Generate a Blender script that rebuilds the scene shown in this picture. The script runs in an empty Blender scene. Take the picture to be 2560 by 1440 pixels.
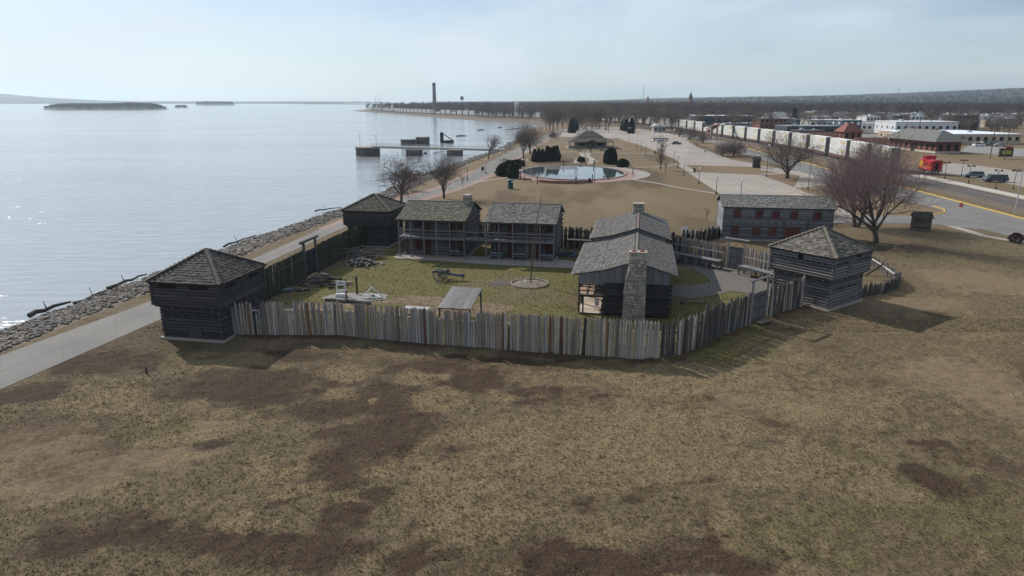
import bpy, math, random
import numpy as np
from mathutils import Vector, Matrix, Euler

# ------------------------------------------------------------------ camera, sky, sun, exposure
SC = bpy.context.scene
COL = SC.collection
CAM_H, PITCH, FPX = 20.0, math.radians(15.33), 1707.0
cam = bpy.data.cameras.new('camera'); cam.sensor_width = 36.0; cam.lens = 36.0 * FPX / 2560.0
cam.clip_start = 0.5; cam.clip_end = 40000.0
camo = bpy.data.objects.new('camera', cam); COL.objects.link(camo)
camo.location = (0, 0, CAM_H); camo.rotation_euler = (math.pi / 2 - PITCH, 0, 0)
SC.camera = camo
SUN_EL, SUN_AZ = math.radians(35.0), math.radians(44.0)      # azimuth: degrees to the left of straight ahead
W = bpy.data.worlds.new('World'); SC.world = W; W.use_nodes = True
nt = W.node_tree; nt.nodes.clear()
def wn(t, **k):
    n = nt.nodes.new(t)
    for a, b in k.items(): setattr(n, a, b)
    return n
sky = wn('ShaderNodeTexSky', sky_type='NISHITA', sun_disc=False, sun_elevation=SUN_EL, sun_rotation=-SUN_AZ,
         air_density=1.0, dust_density=0.7, ozone_density=1.0, altitude=150)
wg = wn('ShaderNodeNewGeometry'); wm = wn('ShaderNodeMapping'); wm.inputs['Scale'].default_value = (1.4, 1.4, 5.0); wm.inputs['Location'].default_value = (5, 2, 0)
wnz = wn('ShaderNodeTexNoise'); wnz.inputs['Scale'].default_value = 1.6; wnz.inputs['Detail'].default_value = 6; wnz.inputs['Distortion'].default_value = 0.6
wr = wn('ShaderNodeMapRange'); wr.inputs[1].default_value = 0.35; wr.inputs[2].default_value = 0.65; wr.inputs[3].default_value = 0.15; wr.inputs[4].default_value = 0.85
wmix = wn('ShaderNodeMix', data_type='RGBA')
bg = wn('ShaderNodeBackground'); bg.inputs['Strength'].default_value = 0.084
wo = wn('ShaderNodeOutputWorld')
L = nt.links.new
L(wg.outputs['Incoming'], wm.inputs['Vector']); L(wm.outputs[0], wnz.inputs['Vector']); L(wnz.outputs['Fac'], wr.inputs[0])
L(wr.outputs[0], wmix.inputs[0]); wt = wn('ShaderNodeMix', data_type='RGBA', blend_type='MULTIPLY'); wt.inputs[0].default_value = 1; wt.inputs[7].default_value = (.85, .985, 1.18, 1); L(sky.outputs[0], wt.inputs[6]); L(wt.outputs[2], wmix.inputs[6]); wmix.inputs[7].default_value = (9.0, 10.0, 10.8, 1)   # thin high cloud veil over the clear sky
L(wmix.outputs[2], bg.inputs['Color']); L(bg.outputs[0], wo.inputs[0])
sl = bpy.data.lights.new('sun', 'SUN'); sl.energy = 5.0; sl.angle = math.radians(0.55); sl.color = (1.0, 0.94, 0.85)
so = bpy.data.objects.new('sun', sl); COL.objects.link(so)
SDIR = Vector((-math.sin(SUN_AZ) * math.cos(SUN_EL), math.cos(SUN_AZ) * math.cos(SUN_EL), math.sin(SUN_EL)))
so.rotation_euler = SDIR.to_track_quat('Z', 'Y').to_euler()
SC.view_settings.view_transform = 'Standard'; SC.view_settings.look = 'None'
SC.view_settings.gamma = 1.0; SC.view_settings.use_curve_mapping = False
SC.view_settings.exposure = 0.0
SC.render.engine = 'CYCLES'
SC.cycles.max_bounces = 6; SC.cycles.volume_bounces = 0

# ------------------------------------------------------------------ helpers
R = random.Random(7)
def G(u, v, z=0.0):
    """survey: where a sight line through photo point (u, v) meets the level z"""
    x = (u - 1280) / FPX; y = -(v - 720) / FPX
    d = (x, math.cos(PITCH) + y * math.sin(PITCH), -math.sin(PITCH) + y * math.cos(PITCH))
    t = (z - CAM_H) / d[2]
    return Vector((d[0] * t, d[1] * t, z))
def HT(p, v):
    """height at ground point p reached by photo row v"""
    y = -(v - 720) / FPX
    return CAM_H + p[1] * (-math.sin(PITCH) + y * math.cos(PITCH)) / (math.cos(PITCH) + y * math.sin(PITCH))
FA = math.radians(-10.6); FO = (-30.3, 56.4)
def FT(a, b, z=0.0):
    return Vector((FO[0] + a * math.cos(FA) - b * math.sin(FA), FO[1] + a * math.sin(FA) + b * math.cos(FA), z))

def srgb(r, g, b):
    f = lambda c: (c / 255 / 12.92) if c / 255 < 0.04045 else ((c / 255 + 0.055) / 1.055) ** 2.4
    return (f(r), f(g), f(b))

MATS = {}
def mat(name, col=(0.5, 0.5, 0.5), rough=0.8, var=0.25, scale=(3, 3, 3), col2=None, bump=0.0, bscale=8.0, objcol=False,
        metallic=0.0, island=0.0, objrand=0.0, spec=0.3, detail=5, world=False, coat=0.0):
    if name in MATS: return MATS[name]
    m = bpy.data.materials.new(name); m.use_nodes = True; t = m.node_tree; N = t.nodes; K = t.links.new
    b = N['Principled BSDF']; b.inputs['Roughness'].default_value = rough; b.inputs['Metallic'].default_value = metallic
    b.inputs['Specular IOR Level'].default_value = spec
    if coat: b.inputs['Coat Weight'].default_value = coat
    tc = N.new('ShaderNodeTexCoord'); mp = N.new('ShaderNodeMapping'); mp.inputs['Scale'].default_value = scale
    if world:
        g = N.new('ShaderNodeNewGeometry'); K(g.outputs['Position'], mp.inputs['Vector'])
    else: K(tc.outputs['Object'], mp.inputs['Vector'])
    nz = N.new('ShaderNodeTexNoise'); nz.inputs['Scale'].default_value = 1.0; nz.inputs['Detail'].default_value = detail; nz.inputs['Roughness'].default_value = 0.65
    K(mp.outputs[0], nz.inputs['Vector'])
    oi = N.new('ShaderNodeObjectInfo')
    if objrand:      # shift the noise from thing to thing
        nz.noise_dimensions = '4D'
        w = N.new('ShaderNodeMath'); w.operation = 'MULTIPLY'; w.inputs[1].default_value = 40; K(oi.outputs['Random'], w.inputs[0]); K(w.outputs[0], nz.inputs['W'])
    mx = N.new('ShaderNodeMix'); mx.data_type = 'RGBA'
    c2 = col2 or tuple(c * (1 - var) for c in col)
    mx.inputs[6].default_value = (*c2, 1); mx.inputs[7].default_value = (*col, 1)
    rp = N.new('ShaderNodeMapRange'); rp.inputs[1].default_value = 0.33; rp.inputs[2].default_value = 0.67
    K(nz.outputs['Fac'], rp.inputs[0]); K(rp.outputs[0], mx.inputs[0])
    out = mx.outputs[2]
    def mul(a, bsock=None, val=None):
        q = N.new('ShaderNodeMix'); q.data_type = 'RGBA'; q.blend_type = 'MULTIPLY'; q.inputs[0].default_value = 1
        K(a, q.inputs[6])
        if bsock is not None: K(bsock, q.inputs[7])
        return q.outputs[2]
    if objcol: out = mul(out, oi.outputs['Color'])
    if island or objrand:
        g2 = N.new('ShaderNodeNewGeometry')
        s = N.new('ShaderNodeMath'); s.operation = 'ADD'; K(g2.outputs['Random Per Island'], s.inputs[0])
        if objrand: K(oi.outputs['Random'], s.inputs[1])
        else: s.inputs[1].default_value = 0
        f = N.new('ShaderNodeMath'); f.operation = 'FRACT'; K(s.outputs[0], f.inputs[0])
        r2 = N.new('ShaderNodeMapRange'); a = max(island, objrand); r2.inputs[3].default_value = 1 - a; r2.inputs[4].default_value = 1 + a * 0.7
        K(f.outputs[0], r2.inputs[0])
        cb = N.new('ShaderNodeCombineColor'); [K(r2.outputs[0], cb.inputs[i]) for i in range(3)]
        out = mul(out, cb.outputs[0])
    K(out, b.inputs['Base Color'])
    if bump:
        n2 = N.new('ShaderNodeTexNoise'); n2.inputs['Scale'].default_value = bscale; n2.inputs['Detail'].default_value = 4
        K(mp.outputs[0], n2.inputs['Vector'])
        bp = N.new('ShaderNodeBump'); bp.inputs['Strength'].default_value = bump; bp.inputs['Distance'].default_value = 0.05
        K(n2.outputs['Fac'], bp.inputs['Height']); K(bp.outputs[0], b.inputs['Normal'])
    MATS[name] = m
    return m

def put(name, me, parent=None, M=None, loc=None, rz=0.0, color=None, label=None, cat=None, group=None, kind=None):
    o = bpy.data.objects.new(name, me); COL.objects.link(o)
    if parent is not None: o.parent = parent
    if M is not None: o.matrix_basis = M
    if loc is not None: o.location = loc
    if rz: o.rotation_euler = (0, 0, rz)
    if color is not None: o.color = (*color, 1)
    if label: o['label'] = label
    if cat: o['category'] = cat
    if group: o['group'] = group
    if kind: o['kind'] = kind
    return o
def thing(name, label, cat, loc=(0, 0, 0), rz=0.0, group=None):
    o = put(name, None, None, None, loc, rz, None, label, cat, group)
    o.empty_display_size = 0.1
    return o
def copy_tree(o, parent=None):
    c = o.copy(); COL.objects.link(c); c.parent = parent
    for ch in list(o.children): copy_tree(ch, c)
    return c

class MB:
    """collects shapes; build() links them as one mesh object"""
    def __init__(s): s.v = []; s.f = []
    def add(s, vs, fs, M=None):
        k = len(s.v)
        s.v += [tuple(M @ Vector(p)) for p in vs] if M is not None else [tuple(p) for p in vs]
        s.f += [tuple(i + k for i in f) for f in fs]; return s
    def box(s, c, d, rz=0.0, M=None, taper=1.0):
        x, y, z = d[0] / 2, d[1] / 2, d[2] / 2; q = taper
        vs = [(-x, -y, -z), (x, -y, -z), (x, y, -z), (-x, y, -z), (-x * q, -y * q, z), (x * q, -y * q, z), (x * q, y * q, z), (-x * q, y * q, z)]
        T = Matrix.Translation(c) @ Matrix.Rotation(rz, 4, 'Z')
        if M is not None: T = M @ T
        return s.add(vs, [(0, 3, 2, 1), (4, 5, 6, 7), (0, 1, 5, 4), (1, 2, 6, 5), (2, 3, 7, 6), (3, 0, 4, 7)], T)
    def bar(s, p, q, w, h=None, up=(0, 0, 1)):
        p, q = Vector(p), Vector(q); d = q - p; l = d.length; d.normalize(); h = h or w
        u = Vector(up)
        if abs(d.dot(u)) > 0.98: u = Vector((0, 1, 0))
        sx = d.cross(u).normalized(); uz = sx.cross(d)
        T = Matrix((( d.x, sx.x, uz.x, 0), (d.y, sx.y, uz.y, 0), (d.z, sx.z, uz.z, 0), (0, 0, 0, 1)))
        T.translation = (p + q) / 2
        return s.box((0, 0, 0), (l, w, h), 0, T)
    def cyl(s, p, q, r0, r1=None, n=8, cap=True):
        p, q = Vector(p), Vector(q); r1 = r0 if r1 is None else r1
        d = (q - p).normalized(); a = d.orthogonal().normalized(); b = d.cross(a)
        vs = []; fs = []
        for i in range(n):
            t = 2 * math.pi * i / n; w = a * math.cos(t) + b * math.sin(t)
            vs += [p + w * r0, q + w * r1]
        for i in range(n):
            j = (i + 1) % n; fs.append((2 * i, 2 * j, 2 * j + 1, 2 * i + 1))
        if cap: fs += [tuple(2 * i for i in reversed(range(n))), tuple(2 * i + 1 for i in range(n))]
        return s.add(vs, fs)
    def prism(s, poly, z0, z1):
        n = len(poly); vs = [(p[0], p[1], z0) for p in poly] + [(p[0], p[1], z1) for p in poly]
        fs = [tuple(reversed(range(n))), tuple(range(n, 2 * n))] + [(i, (i + 1) % n, n + (i + 1) % n, n + i) for i in range(n)]
        return s.add(vs, fs)
    def xprism(s, prof, x0, x1):
        """profile of (y, z) points pushed along x"""
        n = len(prof); vs = [(x0, p[0], p[1]) for p in prof] + [(x1, p[0], p[1]) for p in prof]
        fs = [tuple(reversed(range(n))), tuple(range(n, 2 * n))] + [(i, (i + 1) % n, n + (i + 1) % n, n + i) for i in range(n)]
        return s.add(vs, fs)
    def lathe(s, prof, n=12, c=(0, 0, 0)):
        vs = []; fs = []; m = len(prof)
        for i in range(n):
            t = 2 * math.pi * i / n
            vs += [(c[0] + r * math.cos(t), c[1] + r * math.sin(t), c[2] + z) for r, z in prof]
        for i in range(n):
            j = (i + 1) % n
            for k in range(m - 1): fs.append((i * m + k, j * m + k, j * m + k + 1, i * m + k + 1))
        return s.add(vs, fs)
    def mesh(s, name, m, smooth=False):
        me = bpy.data.meshes.new(name); me.from_pydata([tuple(v) for v in s.v], [], s.f)
        if m is not None: me.materials.append(m)
        if smooth: me.polygons.foreach_set('use_smooth', [True] * len(me.polygons))
        me.update(); return me
    def build(s, name, m, parent=None, smooth=False, **k):
        return put(name, s.mesh(name, m, smooth), parent, **k)

def np_mesh(name, V, F, m, attrs=None, smooth=False):
    """fast mesh: V (n,3), F (k,3) or (k,4)"""
    V = np.asarray(V, np.float32); F = np.asarray(F, np.int32)
    me = bpy.data.meshes.new(name); n, k = F.shape
    me.vertices.add(len(V)); me.vertices.foreach_set('co', V.ravel())
    me.loops.add(n * k); me.loops.foreach_set('vertex_index', F.ravel())
    me.polygons.add(n); me.polygons.foreach_set('loop_start', np.arange(0, n * k, k, dtype=np.int32))
    me.polygons.foreach_set('loop_total', np.full(n, k, np.int32))
    if smooth: me.polygons.foreach_set('use_smooth', np.ones(n, bool))
    me.update(calc_edges=True)
    for a, vals in (attrs or {}).items():
        at = me.attributes.new(a, 'FLOAT', 'POINT'); at.data.foreach_set('value', np.asarray(vals, np.float32))
    if m is not None: me.materials.append(m)
    return me

_T = {}
def vnoise(x, y, s, seed=0, octs=3):
    """smooth value noise in numpy, 0..1"""
    tot = np.zeros_like(x, dtype=float); amp = 1.0; norm = 0
    for o in range(octs):
        T = _T.get((seed, o))
        if T is None: T = _T[(seed, o)] = np.random.RandomState(seed * 17 + o).rand(256, 256)
        u = x / s * 2 ** o + 37.3 * o; v = y / s * 2 ** o + 11.7 * o
        i = np.floor(u).astype(int); j = np.floor(v).astype(int); fu = u - i; fv = v - j
        fu = fu * fu * (3 - 2 * fu); fv = fv * fv * (3 - 2 * fv)
        a = T[i % 256, j % 256]; b = T[(i + 1) % 256, j % 256]; c = T[i % 256, (j + 1) % 256]; d = T[(i + 1) % 256, (j + 1) % 256]
        tot += amp * ((a * (1 - fu) + b * fu) * (1 - fv) + (c * (1 - fu) + d * fu) * fv); norm += amp; amp *= 0.5
    return tot / norm
def sstep(x, a, b):
    t = np.clip((x - a) / (b - a), 0, 1); return t * t * (3 - 2 * t)

def unit_log(seed, n=6, seg=3):
    r = random.Random(seed); m = MB(); vs = []; fs = []
    for k in range(seg + 1):
        x = -0.5 + k / seg; oy = r.uniform(-.05, .05); oz = r.uniform(-.05, .05); g = r.uniform(.92, 1.0)
        for (y, z) in ((-.5, -.16), (-.46, .12), (-.12, .5), (.5, .5), (.5, -.5), (-.12, -.5)):
            vs.append((x, y * g + oy * .6, z * g + oz))
    for k in range(seg):
        for i in range(6):
            j = (i + 1) % 6; fs.append((k * 6 + i, k * 6 + j, k * 6 + 6 + j, k * 6 + 6 + i))
    fs += [tuple(range(6)), tuple(reversed(range(seg * 6, seg * 6 + 6)))]
    m.add(vs, fs); return m
def unit_post(seed, pointed=True, n=7):
    r = random.Random(seed); m = MB(); vs = []; fs = []
    rings = [(0, 1.05), (.35, 1.0), (.7, .96), (.925, .92)]
    for z, q in rings:
        ox = r.uniform(-.12, .12) if z else 0; oy = r.uniform(-.12, .12) if z else 0
        for i in range(n):
            t = 2 * math.pi * i / n; k = q * r.uniform(.9, 1.08)
            vs.append((.5 * k * math.cos(t) + ox * .5, .5 * k * math.sin(t) + oy * .5, z if pointed or z < .9 else z + r.uniform(-.01, .03)))
    for k in range(3):
        for i in range(n):
            j = (i + 1) % n; fs.append((k * n + i, k * n + j, k * n + n + j, k * n + n + i))
    if pointed:
        vs.append((ox * .6, oy * .6, 1.0)); b = 3 * n
        for i in range(n): fs.append((b + i, b + (i + 1) % n, len(vs) - 1))
    else: fs.append(tuple(range(3 * n, 4 * n)))
    m.add(vs, fs); return m
def rough_box(seed, j=.12):
    r = random.Random(seed); m = MB(); c = .72
    vs = []
    for z in (-.5, .5):
        for (x, y) in ((-.5, -.5), (.5, -.5), (.5, .5), (-.5, .5)): vs.append((x + r.uniform(-j, j) * .6, y, z + r.uniform(-j, j) * .6))
    # front face (y = -.5) is chamfered
    f = [(-.5 * c, -.5, -.5 * c), (.5 * c, -.5, -.5 * c), (.5 * c, -.5, .5 * c), (-.5 * c, -.5, .5 * c)]
    for i, k in enumerate((0, 1, 5, 4)):
        vs[k] = (vs[k][0], -.3, vs[k][2]); vs.append((f[i][0] + r.uniform(-j, j) * .5, -.5 + r.uniform(-.08, .08), f[i][2] + r.uniform(-j, j) * .5))
    fs = [(0, 3, 2, 1), (4, 5, 6, 7), (1, 2, 6, 5), (2, 3, 7, 6), (3, 0, 4, 7), (0, 1, 9, 8), (1, 5, 10, 9), (5, 4, 11, 10), (4, 0, 8, 11), (8, 9, 10, 11)]
    m.add(vs, fs); return m
def rock_mb(seed, n=7):
    r = random.Random(seed); m = MB(); vs = []; fs = []
    rings = [(-.45, .55), (-.1, 1.0), (.28, .8)]
    for z, q in rings:
        for i in range(n):
            t = 2 * math.pi * i / n + r.uniform(-.25, .25); k = q * r.uniform(.72, 1.05) * .5
            vs.append((k * math.cos(t), k * math.sin(t), (z + r.uniform(-.12, .12)) * 1))
    for k in range(2):
        for i in range(n):
            j = (i + 1) % n; fs.append((k * n + i, k * n + j, k * n + n + j, k * n + n + i))
    vs.append((r.uniform(-.15, .15), r.uniform(-.15, .15), .45)); b = 2 * n
    for i in range(n): fs.append((b + i, b + (i + 1) % n, len(vs) - 1))
    fs.append(tuple(reversed(range(n))))
    m.add(vs, fs); return m
# ------------------------------------------------------------------ land, river, bank
WZ = -1.5
_w = [G(0, 825, WZ), G(380, 690, WZ), G(600, 607, WZ), G(860, 520, WZ), G(960, 478, WZ), G(1050, 441, WZ), G(1160, 402, WZ), G(1240, 376, WZ),
      G(1285, 352, WZ), G(1310, 330, WZ), G(1345, 316, WZ), G(1290, 306.5, WZ), G(1160, 300, WZ), G(1060, 292, WZ), G(960, 283.5, WZ), G(875, 277, WZ)]
_wx = [-66, -58] + [p.x for p in _w] + [-360, -250, -300, -900, -2000, -4500, -9000]
_wy = [-60, 10] + [p.y for p in _w] + [1750, 2100, 3000, 4300, 5200, 6500, 9500]
def shore(y): return np.interp(y, _wy, _wx)
_bw = lambda y: np.interp(y, [0, 200, 300, 500, 650, 800, 1500, 2500, 9000], [9.2, 9.2, 7.5, 7.0, 22, 30, 22, 20, 20])
def top_x(y):
    y = np.asarray(y, float); n = (vnoise(y, y * 0 + 3.3, 9, 5, 3) - .5) * 1.2
    return shore(y) + _bw(y) + n
WATER_X = lambda y: shore(y) + (vnoise(np.asarray(y, float), np.asarray(y, float) * 0, 6, 9, 4) - .5) * 2.2

def ell(plist, X, Y, seed, edge=.35, ns=2.2):
    """union of patches given as photo ellipses (u, v, ru, rv), with ragged edges"""
    m = np.zeros_like(X); nz = (vnoise(X, Y, ns * .6, seed, 5) - .5) * 1.1; X, Y = X + (vnoise(X, Y, 2.6, seed + 50, 4) - .5) * 3.4, Y + (vnoise(X, Y, 2.6, seed + 60, 4) - .5) * 3.4
    for (u, v, ru, rv) in plist:
        c = G(u, v); rx = abs(G(u + ru, v).x - c.x); ry = abs(G(u, v - rv).y - G(u, v + rv).y) / 2
        d = np.sqrt(((X - c.x) / rx) ** 2 + ((Y - c.y) / ry) ** 2) + nz
        m = np.maximum(m, 1 - sstep(d, 1 - edge, 1 + edge))
    return m
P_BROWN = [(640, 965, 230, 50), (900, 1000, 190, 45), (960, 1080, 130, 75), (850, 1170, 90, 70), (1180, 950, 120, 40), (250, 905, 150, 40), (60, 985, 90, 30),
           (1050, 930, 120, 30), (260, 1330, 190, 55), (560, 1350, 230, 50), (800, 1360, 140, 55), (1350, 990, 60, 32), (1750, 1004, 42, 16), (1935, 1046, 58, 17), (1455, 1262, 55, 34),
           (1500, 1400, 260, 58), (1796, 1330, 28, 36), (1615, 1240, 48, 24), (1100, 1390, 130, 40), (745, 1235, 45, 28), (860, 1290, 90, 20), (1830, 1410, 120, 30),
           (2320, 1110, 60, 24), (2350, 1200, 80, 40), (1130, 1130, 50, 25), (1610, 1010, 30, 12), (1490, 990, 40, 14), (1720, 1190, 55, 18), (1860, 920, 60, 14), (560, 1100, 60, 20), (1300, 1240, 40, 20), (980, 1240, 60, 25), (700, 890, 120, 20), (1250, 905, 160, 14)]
P_STRAW = [(830, 985, 42, 20), (925, 1003, 22, 9), (1095, 1003, 46, 24), (860, 930, 60, 20), (1060, 945, 60, 20), (1270, 985, 60, 14), (700, 1180, 85, 28), (945, 1180, 52, 22),
           (770, 1228, 40, 22), (1180, 1240, 170, 110), (1500, 1120, 300, 90), (1650, 1060, 260, 60), (240, 1010, 110, 30), (470, 1020, 40, 12), (430, 1095, 120, 26),
           (1250, 1090, 120, 40), (1950, 1160, 220, 60), (620, 1310, 110, 22), (880, 950, 60, 14), (1700, 950, 260, 40), (2050, 1010, 200, 50), (1480, 1330, 80, 30), (580, 905, 120, 18), (1900, 900, 160, 16)]
P_TAN = [(170, 1190, 200, 75), (340, 1160, 150, 40), (2430, 950, 150, 52), (2500, 1000, 110, 40), (520, 1080, 70, 28), (1970, 1020, 70, 20), (2250, 760, 160, 20), (2450, 700, 140, 30), (100, 1100, 120, 40), (1150, 935, 60, 10), (1830, 1000, 60, 14)]
P_GREEN = [(2300, 1250, 320, 120), (2000, 1330, 200, 80), (2480, 1350, 150, 80), (2150, 1150, 160, 40), (420, 1070, 150, 34), (650, 1010, 120, 22), (600, 1215, 90, 24), (850, 1215, 60, 24), (420, 880, 80, 10)]

def ground_fields(X, Y):
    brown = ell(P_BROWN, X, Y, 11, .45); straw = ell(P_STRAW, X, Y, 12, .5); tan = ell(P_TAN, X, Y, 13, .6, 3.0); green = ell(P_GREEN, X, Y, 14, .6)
    sell = straw.copy(); green = green * .55; n1 = vnoise(X, Y, 7, 21, 4); n2 = vnoise(X, Y, 2.1, 22, 3); n3 = vnoise(X, Y * .45, 24, 23, 4)
    near = 1 - sstep(Y, 60, 90)
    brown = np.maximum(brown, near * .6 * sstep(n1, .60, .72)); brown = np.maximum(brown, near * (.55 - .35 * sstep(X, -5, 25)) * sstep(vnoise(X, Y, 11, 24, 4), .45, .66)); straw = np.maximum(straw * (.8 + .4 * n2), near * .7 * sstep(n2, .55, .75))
    # inside the fort: greener turf, trodden dirt by the shelter
    a = (X - FO[0]) * math.cos(FA) + (Y - FO[1]) * math.sin(FA); b = -(X - FO[0]) * math.sin(FA) + (Y - FO[1]) * math.cos(FA)
    yard = sstep(a, 2.5, 5) * (1 - sstep(a, 50, 54)) * sstep(b, 1.5 - .02 * a, 4) * (1 - sstep(b, 40, 44))
    dirt = ell([(1130, 775, 170, 14), (960, 752, 60, 6), (1060, 748, 70, 12), (760, 770, 70, 8), (860, 762, 60, 5), (1690, 668, 50, 6)], X, Y, 15, .4, 1.6) * yard
    green = np.maximum(green * .8, yard * (.35 + .65 * sstep(n1, .28, .55))); brown *= (1 - yard); straw *= (1 - .6 * yard)
    # dormant park lawn behind: tan, with darker olive and brown drifts
    park = sstep(Y, 95, 125); tan = np.maximum(tan, park * (.45 + .5 * sstep(n3, .35, .62)))
    brown = np.maximum(brown, park * .55 * sstep(vnoise(X, Y * .35, 17, 31, 4), .56, .70)); green = np.maximum(green, park * .35 * sstep(vnoise(X, Y * .4, 30, 33, 3), .5, .7))
    under_trees = ell([(2190, 620, 150, 16), (2060, 560, 70, 8)], X, Y, 16, .7); brown = np.maximum(brown, .7 * under_trees)   # browner ground under the big trees
    straw = straw * (1 - park)
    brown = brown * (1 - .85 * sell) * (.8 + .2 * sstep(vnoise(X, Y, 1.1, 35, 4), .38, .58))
    return [np.clip(q, 0, 1) for q in (brown, straw, tan, green, dirt)]
FENCE_LINES = [[(-24.6, 57.0), (-15.2, 56.9), (-7.1, 54.6), (11.5, 50.8)], [(11.5, 50.8), (13.2, 51.5), (22.1, 60.0), (29.3, 65.6)]]
def seg_dist(X, Y, lines):
    d = np.full_like(X, 1e9)
    for ln in lines:
        for p, q in zip(ln[:-1], ln[1:]):
            px, py = p; dx, dy = q[0] - px, q[1] - py; t = np.clip(((X - px) * dx + (Y - py) * dy) / (dx * dx + dy * dy), 0, 1)
            d = np.minimum(d, np.hypot(X - px - t * dx, Y - py - t * dy))
    return d
def ground_z(X, Y):
    z = (vnoise(X, Y, 5, 41, 3) - .5) * .22 * (1 - sstep(Y, 50, 60)) * sstep(X - np.interp(Y, [20, 45, 84, 110], [-32, -36.5, -31.6, -26.9]), .5, 3)
    d = seg_dist(X, Y, FENCE_LINES[1:]) + (vnoise(X, Y, 1.6, 42, 3) - .5) * 1.6
    d2 = seg_dist(X, Y, FENCE_LINES[:1]) + (vnoise(X, Y, 1.6, 43, 3) - .5) * 1.0
    near = (1 - sstep(Y, 52, 57)) * sstep(X - np.interp(Y, [20, 45, 84, 110], [-32, -36.5, -31.6, -26.9]), .3, 1.5)
    z = z + near * (.10 * sstep(vnoise(X, Y * 1.25, .75, 46, 3), .40, .72) * (.35 + .9 * vnoise(X, Y, 6, 47, 2)) - .03)
    z = z + .34 * np.exp(-(d / .95) ** 2) * vnoise(X, Y, .8, 44, 2) * 1.3 + .15 * np.exp(-(d2 / .6) ** 2)
    return z

def ground_mat(name, tuft=False):
    m = bpy.data.materials.new(name); m.use_nodes = True; t = m.node_tree; N = t.nodes; K = t.links.new
    b = N['Principled BSDF']; b.inputs['Roughness'].default_value = 0.95; b.inputs['Specular IOR Level'].default_value = 0.1
    g = N.new('ShaderNodeNewGeometry')
    def noise(s, d=5, st=(1, 1, 1)):
        mp = N.new('ShaderNodeMapping'); mp.inputs['Scale'].default_value = st; K(g.outputs['Position'], mp.inputs['Vector'])
        n = N.new('ShaderNodeTexNoise'); n.inputs['Scale'].default_value = s; n.inputs['Detail'].default_value = d; n.inputs['Roughness'].default_value = .65; K(mp.outputs[0], n.inputs['Vector']); return n.outputs['Fac']
    def mix(f, a, c, lo=None, hi=None):
        q = N.new('ShaderNodeMix'); q.data_type = 'RGBA'
        if lo is not None:
            r = N.new('ShaderNodeMapRange'); r.inputs[1].default_value = lo; r.inputs[2].default_value = hi; K(f, r.inputs[0]); f = r.outputs[0]
        K(f, q.inputs[0])
        for s, i in ((a, 6), (c, 7)):
            if isinstance(s, tuple): q.inputs[i].default_value = (*s, 1)
            else: K(s, q.inputs[i])
        return q.outputs[2]
    def attr(n):
        a = N.new('ShaderNodeAttribute'); a.attribute_name = n; return a.outputs['Fac']
    fine = noise(9.0, 6); med = noise(1.5, 9); fine2 = noise(3.2, 9); big = noise(.25, 4)
    def modul(f, n, k=1.5, lo=.25, hi=.75):   # ragged mask: mask pushed by fine noise
        s = N.new('ShaderNodeMath'); s.operation = 'MULTIPLY_ADD'; K(n, s.inputs[0]); s.inputs[1].default_value = k; s.inputs[2].default_value = -.5 * k
        a = N.new('ShaderNodeMath'); a.operation = 'ADD'; K(f, a.inputs[0]); K(s.outputs[0], a.inputs[1])
        r = N.new('ShaderNodeMapRange'); r.inputs[1].default_value = lo; r.inputs[2].default_value = hi; K(a.outputs[0], r.inputs[0])
        z = N.new('ShaderNodeMath'); z.operation = 'MULTIPLY'; K(r.outputs[0], z.inputs[0])
        gt = N.new('ShaderNodeMapRange'); gt.inputs[1].default_value = 0.0; gt.inputs[2].default_value = .12; K(f, gt.inputs[0]); K(gt.outputs[0], z.inputs[1])
        return z.outputs[0]
    c = mix(med, (.112, .087, .052), (.172, .133, .081), .35, .65)
    c = mix(modul(attr('green'), med), c, mix(fine, (.092, .086, .034), (.162, .142, .058), .35, .65))
    c = mix(modul(attr('tan'), med, .6), c, mix(med, (.155, .113, .070), (.210, .156, .100), .35, .65))
    c = mix(modul(attr('straw'), med), c, mix(fine, (.158, .122, .070), (.232, .180, .105), .35, .65))
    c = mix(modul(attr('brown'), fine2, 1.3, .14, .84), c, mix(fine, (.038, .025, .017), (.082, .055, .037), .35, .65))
    c = mix(modul(attr('dirt'), med, .5), c, mix(fine, (.16, .115, .078), (.235, .175, .122), .35, .65))
    c = mix(big, c, mix(fine, (.09, .072, .042), (.155, .12, .07), .35, .65), .62, .8) if not tuft else c
    mu = N.new('ShaderNodeMix'); mu.data_type = 'RGBA'; mu.blend_type = 'MULTIPLY'; mu.inputs[0].default_value = 1
    K(c, mu.inputs[6]); r = N.new('ShaderNodeMapRange'); r.inputs[1].default_value = .3; r.inputs[2].default_value = .7; r.inputs[3].default_value = .62; r.inputs[4].default_value = 1.3
    K(noise(26.0, 4) if not tuft else g.outputs['Random Per Island'], r.inputs[0])
    if tuft: r.inputs[1].default_value = 0; r.inputs[2].default_value = 1; r.inputs[3].default_value = .85; r.inputs[4].default_value = 1.3
    cb = N.new('ShaderNodeCombineColor'); [K(r.outputs[0], cb.inputs[i]) for i in range(3)]; K(cb.outputs[0], mu.inputs[7])
    K(mu.outputs[2], b.inputs['Base Color'])
    if not tuft:
        bp = N.new('ShaderNodeBump'); bp.inputs['Strength'].default_value = .9; bp.inputs['Distance'].default_value = .12; K(noise(5.5, 6), bp.inputs['Height']); K(bp.outputs[0], b.inputs['Normal'])
    return m
GM = ground_mat('ground_turf')
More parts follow.
